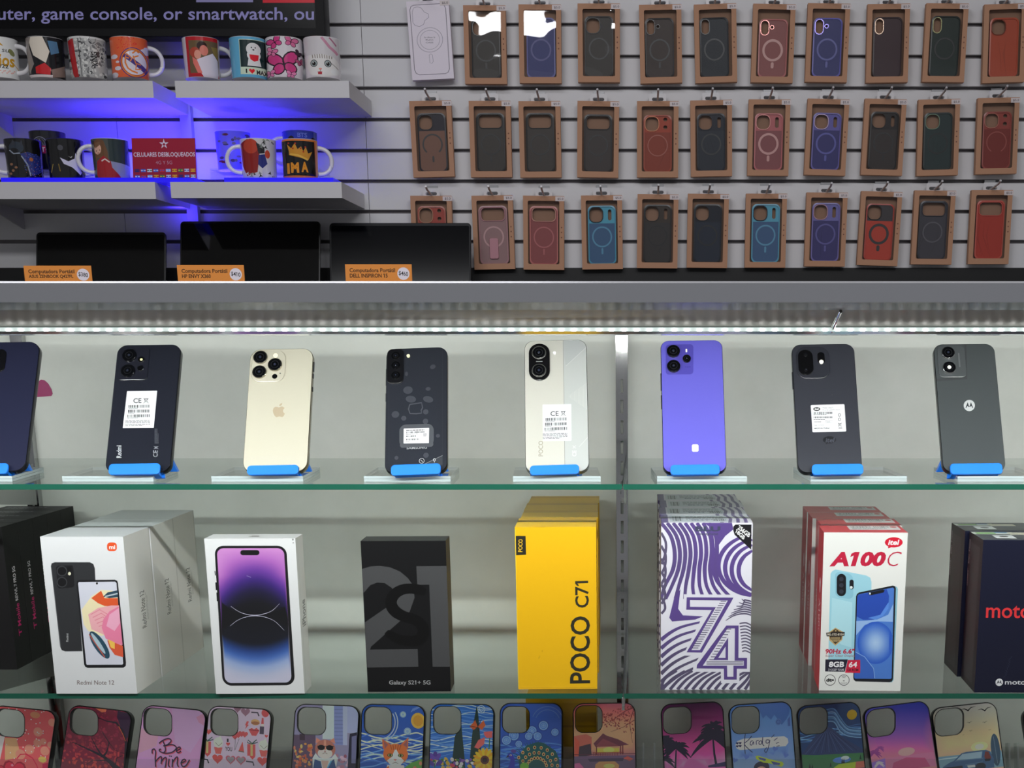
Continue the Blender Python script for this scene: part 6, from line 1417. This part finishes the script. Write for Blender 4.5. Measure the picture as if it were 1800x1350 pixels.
# 4 pink valentine icons
def e4(s):
    rd = (222, 88, 92); k = (60, 52, 66); s.rect(800, 280, 1700, 1500, (208, 182, 214))
    for x, y, r in ((1345, 340, 55), (1250, 310, 45)): s.poly(heart(x, y, r), (150, 110, 130))
    for x, y, r in ((1260, 610, 46), (1300, 600, 40), (1335, 605, 40), (1220, 640, 36)): s.poly(heart(x, y, r), rd)
    for x, y, r in ((1018, 905, 62), (1540, 900, 60), (900, 860, 32), (1425, 860, 32), (1140, 730, 24), (910, 600, 36), (1590, 610, 20)): s.poly(heart(x, y, r), (232, 84, 84)); 
    for x, y in ((1170, 905), (1290, 905)): s.poly(heart(x, y, 58), (190, 90, 110)); s.poly(heart(x, y, 44), (150, 140, 150))
    s.line([(1415, 340), (1490, 340), (1505, 380)], 16, k); s.line([(840, 920), (900, 925), (915, 965)], 16, k); s.line([(1350, 915), (1430, 920), (1440, 960)], 16, k)
    s.text('I', 1126, 668, 1146, 706, k, .02); s.text('YOU', 1106, 762, 1188, 812, k, .02)
    for x in (895, 1415): s.rect(x - 50, 715, x + 45, 850, rd); s.rect(x - 12, 700, x + 14, 850, (196, 176, 120)); s.line([(x, 700), (x - 40, 670), (x - 50, 700), (x, 712), (x + 60, 660), (x + 70, 690), (x, 712)], 12, (60, 84, 84))
    for x in (1030, 1560): s.poly([(x - 55, 775), (x + 45, 775), (x + 25, 850), (x - 35, 850)], (214, 100, 96)); s.ell(x - 5, 720, 56, 60, (240, 222, 196)); s.poly([(x - 30, 690), (x + 20, 635), (x + 45, 700)], (240, 222, 196)); s.line([(x - 40, 720), (x, 760), (x + 40, 720)], 5, (120, 96, 90))
    s.poly([(1310, 690), (1328, 810), (1262, 802)], (232, 92, 92)); s.line([(1262, 804), (1328, 812)], 9, (60, 90, 76)); s.line([(1225, 650), (1218, 800)], 4, k); s.line([(1270, 660), (1222, 790)], 4, k)
    s.poly([(1380, 545), (1420, 525), (1445, 540), (1475, 520), (1510, 550), (1470, 615), (1420, 615)], rd); s.line([(1385, 548), (1505, 552)], 6, (120, 30, 50)); s.poly([(1515, 500), (1565, 500), (1560, 590), (1510, 590)], (84, 72, 90)); s.poly([(1530, 470), (1540, 395), (1560, 400), (1562, 470)], rd); s.rect(1526, 470, 1564, 500, (210, 190, 190))
    s.ell(1462, 455, 52, 36, (206, 160, 110)); s.ell(1462, 465, 50, 20, (170, 110, 80)); s.poly([(1360, 450), (1385, 450), (1370, 490), (1385, 490), (1340, 545), (1355, 500), (1340, 500)], rd); s.ell(1580, 340, 44, 48, rd)
printed_case((906, 286), (1668, 286), (1592, 1000), (846, 1000), (935, 322, 1255, 634), Z2, S2, (208, 182, 214), e4, 'lilac phone case covered in hearts, gifts, cupcakes and lips')
# 5 cat in sunglasses
Z3 = (480, 1200); S3 = .15556
def e5(s):
    s.rect(180, 240, 1000, 1500, (142, 136, 170)); s.rect(560, 250, 690, 640, (190, 200, 222)); s.rect(690, 250, 840, 700, (128, 138, 190)); s.rect(840, 250, 980, 560, (160, 166, 208))
    for i in range(10): s.line([(695, 300 + 42 * i), (835, 296 + 42 * i)], 10, (112, 120, 172))
    s.rect(790, 250, 840, 700, (170, 176, 210)); s.poly([(230, 600), (480, 600), (480, 1000), (200, 1000)], (96, 78, 100)); s.rect(300, 590, 360, 660, (70, 54, 66)); g = random.Random(5)
    for i in range(46): s.ell(g.uniform(240, 440), g.uniform(690, 964), g.uniform(8, 24), g.uniform(8, 26), g.choice(((222, 140, 76), (240, 178, 110), (190, 96, 70), (200, 120, 100))), 10)
    for i in range(18): s.ell(g.uniform(700, 860), g.uniform(820, 964), g.uniform(10, 30), g.uniform(10, 26), g.choice(((170, 120, 140), (206, 170, 190), (150, 90, 110))), 10)
    s.poly([(868, 570), (950, 548), (945, 964), (842, 964), (860, 640)], (40, 38, 58)); s.poly([(890, 600), (945, 585), (940, 900), (885, 900)], (110, 110, 150))
    f = (176, 110, 96); s.poly([(482, 690), (490, 625), (545, 660)], (206, 130, 110)); s.poly([(640, 655), (690, 622), (705, 690)], (206, 130, 110)); s.ell(590, 750, 116, 106, f); s.ell(588, 800, 84, 60, (214, 196, 192)); s.poly([(575, 650), (600, 650), (600, 760), (575, 760)], (200, 140, 120))
    s.ell(545, 735, 42, 30, (26, 22, 26)); s.ell(640, 735, 42, 30, (26, 22, 26)); s.line([(500, 720), (690, 716)], 8, (26, 22, 26)); s.poly([(575, 770), (600, 770), (588, 785)], (150, 80, 80)); s.line([(560, 805), (588, 790), (615, 805)], 5, (110, 70, 66))
    s.poly([(480, 800), (520, 850), (590, 860), (660, 850), (700, 800), (735, 850), (700, 1000), (450, 1000), (446, 860)], (200, 204, 222)); s.poly([(470, 870), (540, 890), (560, 1000), (450, 1000)], (62, 84, 130)); s.poly([(650, 890), (690, 860), (720, 1000), (610, 1000)], (62, 84, 130)); s.poly([(545, 880), (630, 880), (600, 1000), (570, 1000)], (220, 170, 160)); s.line([(660, 880), (600, 990)], 14, (90, 160, 200))
printed_case((246, 247), (984, 247), (942, 964), (204, 964), (275, 286, 596, 594), Z3, S3, (142, 136, 170), e5, 'phone case with a cat in sunglasses and denim on a city street')
# 6 ginger cat before a wavy blue sky
def swirl(s, x0, x1, y0, y1, n, cols, seed, amp=30, w=15):
    g = random.Random(seed)
    for i in range(n):
        y = y0 + (y1 - y0) * i / n + g.uniform(-8, 8); p = g.uniform(0, 6)
        s.curve([(x0 + (x1 - x0) * k / 9, y + amp * math.sin(p + k * .8) + (k - 4) * g.uniform(-4, 2)) for k in range(10)], w * g.uniform(.5, 1.2), g.choice(cols))
def e6(s):
    s.rect(930, 235, 1730, 1500, (44, 84, 168)); swirl(s, 975, 1715, 600, 950, 18, ((96, 146, 206), (170, 192, 190), (70, 112, 196), (196, 206, 180)), 6, 34)
    for x, y, r in ((1470, 358, 36), (1520, 548, 42)): s.ell(x, y, r, r, (130, 160, 190)); s.ring(x, y, r * .55, 6, (176, 196, 180), 14)
    s.ell(1640, 425, 80, 90, (216, 164, 66)); s.ell(1640, 425, 56, 62, (196, 142, 54))
    for r in (200, 230): s.ring(1180, 450, r, 12, (160, 176, 190), 20, None, -30, 110)
    for i in range(7): s.line([(1560 + 18 * i, 330 - 10 * i), (1590 + 18 * i, 280 - 6 * i)], 5, (120, 150, 200))
    s.poly([(1480, 960), (1560, 900), (1690, 850), (1690, 1000), (1480, 1000)], (96, 150, 66)); s.ell(1600, 955, 20, 16, (214, 120, 90)); s.ell(1665, 905, 16, 24, (222, 130, 96))
    o = (206, 108, 54); s.poly([(1232, 640), (1330, 700), (1270, 790), (1240, 740)], (198, 104, 62)); s.poly([(1530, 615), (1525, 740), (1490, 780), (1440, 700)], (198, 104, 62)); s.poly([(1250, 660), (1300, 705), (1265, 750)], (150, 90, 90)); s.poly([(1515, 650), (1512, 730), (1470, 700)], (150, 90, 90)); s.ell(1385, 810, 140, 118, o)
    s.poly([(1385, 740), (1440, 840), (1480, 880), (1440, 930), (1385, 945), (1320, 925), (1290, 880), (1340, 840)], (232, 222, 216))
    for d in (-60, -30, 0, 30, 60): s.line([(1385 + d, 705), (1385 + d * .7, 760)], 8, (160, 76, 36))
    for x in (1323, 1443): s.ell(x, 822, 32, 20, (36, 34, 36)); s.ell(x, 822, 25, 16, (150, 150, 90)); s.ell(x, 822, 8, 15, (18, 18, 20))
    s.poly([(1360, 862), (1400, 862), (1380, 888)], (214, 130, 126)); s.line([(1350, 912), (1382, 900), (1414, 912)], 5, (90, 60, 56)); s.poly([(1290, 930), (1480, 930), (1500, 1100), (1270, 1100)], (214, 200, 200)); s.poly([(1280, 960), (1310, 940), (1320, 1100), (1270, 1100)], o)
printed_case((1000, 243), (1726, 243), (1692, 964), (972, 964), (1030, 280, 1340, 590), Z3, S3, (44, 84, 168), e6, 'blue phone case with a ginger cat under a yellow sun')
# 7 garden with dark trees and sunflower
Z4 = (740, 1200); S4 = .14444
def e7(s):
    s.rect(60, 250, 900, 1500, (52, 104, 186)); swirl(s, 90, 880, 300, 900, 28, ((120, 166, 214), (84, 134, 204), (176, 196, 206)), 7, 26, 12)
    for r in (24, 44): s.ring(732, 320, r, 8, (180, 204, 220), 16)
    for P in ([(492, 500), (505, 640), (530, 900), (540, 1038), (370, 1038), (385, 900), (410, 660), (450, 560)], [(678, 270), (700, 420), (725, 700), (745, 1000), (590, 1000), (610, 760), (640, 480)]): s.poly(P, (34, 54, 50))
    g = random.Random(7)
    for i in range(60): s.ell(g.uniform(90, 680), g.uniform(930, 1036), g.uniform(12, 34), g.uniform(10, 26), g.choice(((84, 60, 140), (206, 170, 60), (60, 110, 60), (196, 70, 90), (210, 200, 200), (50, 84, 60), (120, 80, 160))), 10, g.uniform(0, 90))
    for a in (-35, 35): s.ell(170 + a, 900, 28, 50, (96, 70, 160), 14, a); s.ell(170 + a * 1.4, 980, 26, 50, (84, 60, 150), 14, a * 1.5)
    s.ell(172, 870, 26, 34, (80, 58, 140)); s.line([(172, 960), (160, 1038)], 12, (60, 110, 60))
    s.line([(840, 640), (830, 800)], 12, (60, 110, 70)); s.line([(760, 760), (810, 800)], 8, (60, 90, 60)); s.poly([(765, 590), (870, 580), (868, 660), (800, 665), (770, 630)], (206, 92, 92)); s.poly([(650, 780), (700, 690), (780, 655), (770, 740), (700, 800)], (208, 98, 96))
    for i in range(18): a = 20 * i; s.ell(780 + 100 * math.cos(R(a)), 935 + 100 * math.sin(R(a)), 52, 22, (232, 176, 46) if i % 2 else (214, 150, 36), 10, a)
    s.ell(780, 935, 52, 54, (92, 50, 40)); s.ell(780, 935, 30, 30, (54, 34, 34))
    for sg in (-1, 1): s.poly([(690, 530), (690 + sg * 50 + 20, 450), (690 + sg * 96, 520 - sg * 10), (690 + sg * 50, 570)], (190, 88, 44))
    s.line([(685, 500), (705, 580)], 8, (30, 24, 26)); s.line([(590, 522), (690, 540)], 6, (40, 26, 24)); s.line([(735, 440), (690, 530), (700, 590)], 6, (40, 26, 24))
printed_case((118, 256), (892, 256), (884, 1038), (86, 1038), (155, 292, 486, 622), Z4, S4, (52, 104, 186), e7, 'blue phone case with dark cypress trees, butterfly and sunflower garden')
# 8 peacock
def e8(s):
    s.rect(930, 240, 1740, 1500, (44, 82, 172)); swirl(s, 950, 1718, 760, 1036, 12, ((62, 110, 206), (84, 136, 216), (50, 92, 190)), 8, 20, 22)
    for x, y, r in ((1490, 520, 56), (1350, 585, 56), (1630, 600, 44), (1310, 650, 44), (1420, 650, 48), (1130, 640, 60), (1190, 745, 40), (1040, 700, 54)):
        s.ell(x, y, r, r, (118, 158, 216)); s.ring(x, y, r * .66, r * .16, (70, 112, 196), 18); s.ring(x, y, r * .34, r * .14, (84, 124, 204), 14); s.ring(x, y, r * 1.15, r * .12, (34, 62, 150), 20)
    for r in (150, 190): s.ring(1540, 480, r, 10, (74, 106, 178), 16, None, 200, 340)
    g = (30, 84, 84); s.poly([(1200, 1038), (1190, 960), (1205, 860), (1290, 760), (1420, 720), (1500, 735), (1640, 830), (1680, 920), (1690, 1038)], g)
    for i in range(26): a = -168 + 6.4 * i; s.line([(1400 + 170 * math.cos(R(a)), 1010 + 170 * math.sin(R(a))), (1400 + (300 + 30 * (i % 2)) * math.cos(R(a)), 1010 + 300 * math.sin(R(a)))], [14, 5], (26, 84, 88))
    for a in range(-165, -5, 18):
        for rr_ in (120, 185, 250): x, y = 1410 + rr_ * 1.02 * math.cos(R(a + rr_ * .06)), 1035 + rr_ * math.sin(R(a + rr_ * .06)); s.ell(x, y, 18, 22, (206, 186, 120), 14); s.ell(x, y, 13, 16, (196, 120, 60), 12); s.ell(x, y + 2, 8, 10, (26, 24, 60), 10)
    s.ell(1258, 1020, 54, 48, (110, 170, 60)); b = (58, 56, 168); s.line([(1090, 890), (1115, 930), (1110, 1000), (1090, 1060)], [44, 54, 64, 90], b); s.ell(1085, 888, 36, 26, b); s.poly([(1060, 880), (1032, 912), (1068, 905)], (60, 50, 50)); s.ell(1092, 882, 14, 10, (214, 200, 190)); s.ell(1092, 882, 6, 6, (20, 20, 24)); s.ell(1126, 832, 36, 22, (86, 70, 150), 14, 10)
printed_case((960, 244), (1724, 244), (1722, 1038), (946, 1038), (992, 290, 1320, 608), Z4, S4, (44, 82, 172), e8, 'deep blue phone case with a peacock and curled clouds')
# 9 sunset pavilion
Z5 = (980, 1200); S5 = .16667
def e9(s):
    ra = ramp([(210, (176, 84, 106)), (330, (214, 112, 106)), (430, (228, 150, 116)), (560, (230, 160, 120)), (700, (226, 150, 116)), (780, (150, 96, 116)), (900, (130, 92, 120))])
    s.rect(150, 205, 840, 1500, lambda x, y: ra(y)); s.lattice(170, 220, 820, 890, 3, 26); g = random.Random(9); t = (150, 62, 62)
    s.line([(820, 260), (720, 300), (620, 370), (500, 450)], [16, 9, 6, 3], (110, 50, 56)); s.line([(810, 400), (700, 470), (560, 520)], [8, 5, 3], (110, 50, 56)); s.line([(815, 250), (760, 420), (790, 640)], [9, 6, 3], (110, 50, 56))
    for i in range(150): a = g.random(); s.ell(480 + 340 * a + g.uniform(-20, 10), 400 - 110 * a + g.uniform(-70, 60) + g.choice((0, 110 * a, 200 * a)), g.uniform(5, 15), g.uniform(3, 8), g.choice((t, (166, 72, 66), (130, 54, 58))), 6, g.uniform(0, 180))
    s.poly([(170, 560), (300, 540), (360, 570), (360, 700), (220, 760), (170, 780)], (196, 104, 88)); s.poly([(185, 570), (230, 620), (225, 790), (180, 800)], (206, 90, 70)); s.poly([(230, 670), (350, 640), (360, 760), (220, 790)], (70, 56, 66))
    s.poly([(400, 690), (650, 690), (650, 740), (400, 740)], (244, 186, 84)); s.ell(540, 710, 60, 30, (252, 214, 110)); s.poly([(380, 640), (480, 535), (520, 560), (640, 600), (755, 660), (690, 665), (650, 672), (400, 676)], (112, 56, 70)); s.poly([(400, 672), (480, 590), (650, 668)], (140, 70, 78))
    for x in (405, 660, 682): s.rect(x, 665, x + 12, 760, (112, 50, 56))
    for x in range(380, 650, 18): s.rect(x, 735, x + 5, 790, (136, 56, 52))
    s.line([(370, 738), (700, 738)], 8, (136, 56, 52)); s.line([(170, 756), (820, 752)], 6, (92, 52, 66)); s.poly([(170, 772), (820, 770), (825, 1000), (170, 1000)], (112, 88, 116)); s.poly([(400, 860), (440, 830), (600, 826), (650, 870), (640, 960), (390, 960)], (222, 150, 96)); s.ell(545, 880, 60, 24, (250, 196, 110)); s.poly([(180, 850), (230, 840), (275, 890), (270, 960), (180, 960)], (196, 100, 150)); s.poly([(690, 800), (740, 778), (800, 810), (760, 830)], (196, 92, 86)); s.poly([(320, 800), (700, 800), (690, 830), (340, 832)], (76, 60, 84))
printed_case((158, 211), (822, 211), (833, 900), (166, 900), (188, 240, 470, 522), Z5, S5, (200, 110, 110), e9, 'orange sunset phone case with a lit pavilion and tree branches')
# 10 palms at dusk
def palm(s, x, y, r, k, seed):
    g = random.Random(seed)
    for i in range(13):
        a = -200 + 18.5 * i + g.uniform(-6, 6); L = r * g.uniform(.8, 1.1); P = []
        for q in range(6): f = q / 5; P.append((x + L * f * math.cos(R(a)), y + L * f * math.sin(R(a)) + .55 * L * f * f))
        s.line(P, [r * .1, r * .16, r * .2, r * .18, r * .12, r * .02], k)
def e10(s):
    ra = ramp([(205, (74, 24, 70)), (320, (110, 30, 90)), (500, (150, 48, 112)), (640, (196, 70, 140)), (770, (226, 84, 160)), (850, (240, 150, 190)), (900, (230, 100, 170))])
    s.rect(1080, 200, 1800, 1500, lambda x, y: ra(y)); s.lattice(1095, 215, 1790, 895, 3, 26); k = (30, 20, 48); s.line([(1640, 590), (1655, 760), (1680, 900)], [16, 22, 26], k); s.line([(1250, 700), (1240, 900)], [14, 22], k)
    palm(s, 1640, 480, 150, k, 1); palm(s, 1640, 590, 230, k, 2); palm(s, 1245, 680, 170, k, 3); palm(s, 1150, 600, 110, k, 4); palm(s, 1130, 800, 110, k, 6); s.poly([(1590, 880), (1790, 845), (1790, 900), (1590, 900)], (44, 36, 84)); s.poly([(1110, 540), (1180, 540), (1180, 640), (1120, 660)], k)
printed_case((1086, 209), (1744, 209), (1788, 900), (1116, 900), (1116, 250, 1410, 526), Z5, S5, (110, 30, 90), e10, 'magenta dusk phone case with black palm trees')
# 11 blue signature case
Z6 = (1260, 1200); S6 = .14444
def e11(s):
    ra = ramp([(240, (66, 104, 170)), (450, (96, 138, 196)), (850, (112, 146, 206)), (860, (84, 110, 180)), (890, (120, 152, 224)), (1038, (140, 166, 236))])
    s.rect(120, 235, 1000, 1500, lambda x, y: ra(y)); s.lattice(150, 250, 960, 1030, 3, 30)
    s.poly([(520, 330), (560, 440), (600, 400), (660, 460), (700, 400), (790, 530), (850, 460), (880, 400), (880, 270), (700, 262), (520, 275)], (74, 108, 176)); s.ell(750, 490, 36, 40, (86, 116, 180)); s.ring(750, 490, 22, 7, (66, 92, 160), 16); s.poly([(860, 470), (890, 430), (895, 550), (865, 550)], (76, 100, 168))
    s.poly([(225, 735), (250, 690), (330, 665), (820, 668), (865, 700), (872, 750), (840, 790), (280, 802), (240, 780)], (222, 214, 232)); k = (50, 52, 92)
    for a in (-1, 1):
        for b in (-1, 1): s.poly(heart(266 + 18 * a, 735 + 18 * b, 17), k)
    L = lambda P, w=9: s.curve(P, w, k)
    L([(346, 612), (335, 720), (345, 850)]); L([(425, 640), (380, 690), (335, 730), (380, 790), (435, 840)]); L([(440, 700), (415, 705), (405, 740), (425, 750), (445, 710), (450, 748)]); L([(480, 750), (482, 705), (510, 700)]); L([(540, 705), (515, 715), (515, 745), (540, 745), (548, 715), (535, 705)]); L([(560, 660), (556, 740), (575, 770)]); L([(640, 705), (605, 700), (600, 735), (630, 735), (645, 705), (625, 800), (600, 850), (580, 825), (610, 790)])
    for P in ([(665, 675), (700, 640)], [(695, 715), (738, 682)], [(720, 750), (755, 738)], [(725, 784), (765, 780)]): L(P, 8)
    for x, y in ((360, 890), (710, 815), (220, 920), (840, 900)): s.poly(heart(x, y, 34, 20), (96, 122, 196))
    s.ell(545, 1030, 96, 76, (52, 44, 66)); s.ell(540, 1060, 60, 44, (214, 160, 140)); s.poly([(470, 890), (500, 885), (640, 935), (800, 980), (815, 1010), (790, 1038), (740, 1020), (640, 985), (560, 970), (480, 925)], (186, 206, 56)); s.poly([(500, 900), (600, 930), (590, 955), (520, 930)], (74, 86, 150)); s.poly([(655, 960), (770, 990), (765, 1015), (690, 1005)], (74, 86, 150))
printed_case((134, 245), (908, 245), (970, 1038), (190, 1038), (182, 280, 516, 604), Z6, S6, (96, 138, 196), e11, 'light blue phone case with handwritten name and yellow sunglasses')
# 12 volcano village
def e12(s):
    s.rect(940, 240, 1860, 1500, (40, 66, 112)); swirl(s, 970, 1790, 560, 700, 8, ((110, 164, 206), (70, 116, 176)), 12, 22, 12)
    for i in range(9): s.curve([(1330, 330 + 18 * i), (1430, 330 + 20 * i), (1500, 430 + 22 * i), (1600, 560 + 14 * i), (1760, 590 + 14 * i)], [10, 14, 12, 12, 10], ((90, 136, 184), (58, 92, 142), (120, 164, 200))[i % 3])
    s.ell(1648, 415, 62, 62, (190, 158, 40)); s.poly([(1200, 640), (1330, 540), (1400, 560), (1560, 700), (1800, 860), (1800, 900), (1020, 900), (1020, 860)], (50, 64, 104))
    for i in range(14): s.line([(1300 + 8 * i, 600), (1080 + 48 * i, 850)], 5, ((72, 90, 134), (36, 48, 84))[i % 2])
    s.poly([(1020, 850), (1200, 870), (1800, 885), (1830, 1060), (1040, 1060)], (62, 116, 74)); s.poly([(1420, 1038), (1480, 1000), (1700, 985), (1700, 1060), (1420, 1060)], (176, 196, 50)); s.poly([(1040, 1030), (1140, 1015), (1200, 1060), (1040, 1060)], (176, 196, 50)); s.ell(1520, 950, 110, 36, (84, 130, 206)); s.ell(1560, 930, 50, 24, (190, 204, 226)); s.poly([(1690, 985), (1790, 980), (1800, 1060), (1680, 1060)], (206, 110, 90))
    for x, y in ((1135, 960), (1165, 970), (1385, 960), (1525, 930), (1545, 930), (1745, 900)): s.poly([(x - 12, y + 60), (x, y), (x + 12, y + 60)], (30, 50, 44))
printed_case((958, 252), (1744, 252), (1806, 1038), (1040, 1038), (1004, 288, 1346, 614), Z6, S6, (40, 66, 112), e12, 'dark blue phone case with a volcano above green fields')
# 13 violet to coral sunset
Z7 = (1500, 1200); S7 = .16667
def e13(s):
    ra = ramp([(225, (56, 62, 160)), (380, (92, 74, 168)), (520, (132, 84, 170)), (640, (190, 96, 168)), (740, (232, 118, 150)), (900, (240, 140, 140))])
    s.rect(80, 220, 920, 1500, lambda x, y: ra(y + (400 - x) * .12)); s.lattice(100, 235, 890, 895, 5, 26); s.poly([(160, 770), (850, 770), (880, 920), (180, 920)], (226, 122, 160)); s.poly([(170, 800), (330, 770), (340, 920), (180, 920)], (150, 110, 200))
    palm(s, 215, 700, 80, (150, 70, 140), 4); palm(s, 275, 660, 56, (156, 76, 146), 5); palm(s, 265, 820, 60, (240, 190, 200), 8)
    s.ell(560, 730, 90, 44, (244, 160, 160), 20); s.poly([(420, 830), (560, 790), (760, 820), (820, 920), (400, 920)], (196, 86, 130))
printed_case((96, 226), (786, 226), (898, 900), (186, 900), (140, 256, 442, 534), Z7, S7, (120, 84, 170), e13, 'violet to coral sunset phone case with small palms')
# 14 pickup at the beach
def e14(s):
    ra = ramp([(225, (176, 174, 172)), (380, (184, 180, 160)), (520, (200, 180, 140)), (640, (214, 190, 140)), (740, (206, 172, 140))])
    s.rect(790, 220, 1640, 1500, lambda x, y: ra(y)); s.lattice(820, 240, 1560, 895, 4, 22); s.ell(1330, 690, 90, 50, (232, 214, 150)); s.ell(1330, 690, 48, 30, (246, 234, 190)); s.poly([(895, 752), (1560, 752), (1590, 920), (905, 920)], (120, 156, 176)); s.line([(900, 780), (1100, 775)], 12, (180, 200, 208))
    k = (40, 36, 38)
    for x, y, r in ((1210, 300, 80), (1390, 320, 74), (1224, 432, 28), (1388, 446, 26), (1238, 520, 18), (1440, 530, 14), (1160, 552, 9)): s.line([(x - r, y - r * .2), (x - r * .5, y - r * .28), (x, y), (x + r * .4, y - r * .36), (x + r, y - r * .45)], [2, r * .12, r * .2, r * .12, 2], k); s.ell(x, y, r * .14, r * .12, k, 8)
    s.ell(1500, 740, 48, 168, (58, 82, 104), 26, -6); s.line([(1478, 600), (1520, 880)], 5, (110, 130, 146))
    b = (66, 96, 134); s.poly([(1060, 808), (1140, 740), (1190, 730), (1395, 730), (1440, 750), (1480, 830), (1485, 920), (940, 920), (945, 860), (1010, 825)], b); s.poly([(1085, 805), (1150, 748), (1360, 742), (1350, 808)], (150, 176, 190)); s.poly([(1390, 745), (1425, 752), (1455, 820), (1400, 835), (1380, 800)], (120, 60, 54)); s.poly([(950, 868), (1150, 866), (1160, 920), (945, 920)], (34, 40, 52)); s.poly([(1200, 870), (1280, 868), (1290, 895), (1210, 895)], (196, 206, 214)); s.line([(1070, 812), (1370, 812), (1360, 850), (1180, 862)], 7, (96, 128, 164)); s.ell(1340, 895, 56, 40, (40, 44, 54)); s.poly([(1380, 820), (1450, 825), (1440, 845), (1390, 845)], (30, 36, 46))
printed_case((808, 230), (1512, 230), (1592, 900), (905, 900), (856, 258, 1162, 540), Z7, S7, (196, 184, 150), e14, 'beige beach phone case with a blue pickup truck and surfboard')
printed_case((1770, 235), (2480, 235), (2590, 900), (1870, 900), (1815, 262, 2120, 545), Z7, S7, (60, 60, 70), None, 'dark phone case cut off at the lower right corner')
# clear rack
RK = clear((.965, .97, .965), .02, .02, 'clear_rack')
rk = thing('case_rack', 'clear acrylic rack holding the row of printed phone cases', 'rack', frame(Vector((0, CP0.y, CP0.z)), 0, CRE))
rx0, rx1 = XL + .06, XR - .04
zt = (lambda p: (Matrix.Rotation(CRE, 4, 'X') @ (p - CP0)).z)(onplane(900, 1312, CP0, CN))
dn = -CL - .0015
MB().box(rx0, rx1, .0125, .0155, dn, zt, RK).obj('back_plate', rk)
zl_ = (lambda p: (Matrix.Rotation(CRE, 4, 'X') @ (p - CP0)).z)(onplane(900, 1334, CP0, CN))
MB().box(rx0, rx1, -.0050, -.0030, dn, zl_, RK).obj('front_lip', rk)
MB().box(rx0, rx1, -.0030, .0125, dn, dn + .0014, RK).obj('ledge', rk)
FE = clear((.86, .88, .87), .16, .1, 'acrylic_fin')
for px in (1131, 1150, 1773, 1788):
    p = onplane(px, 1306, CP0, CN); zz = (Matrix.Rotation(CRE, 4, 'X') @ (p - CP0)).z
    MB().box(p.x - .0012, p.x + .0012, -.0028, .0124, dn + .0015, zz, FE).obj('divider', rk)
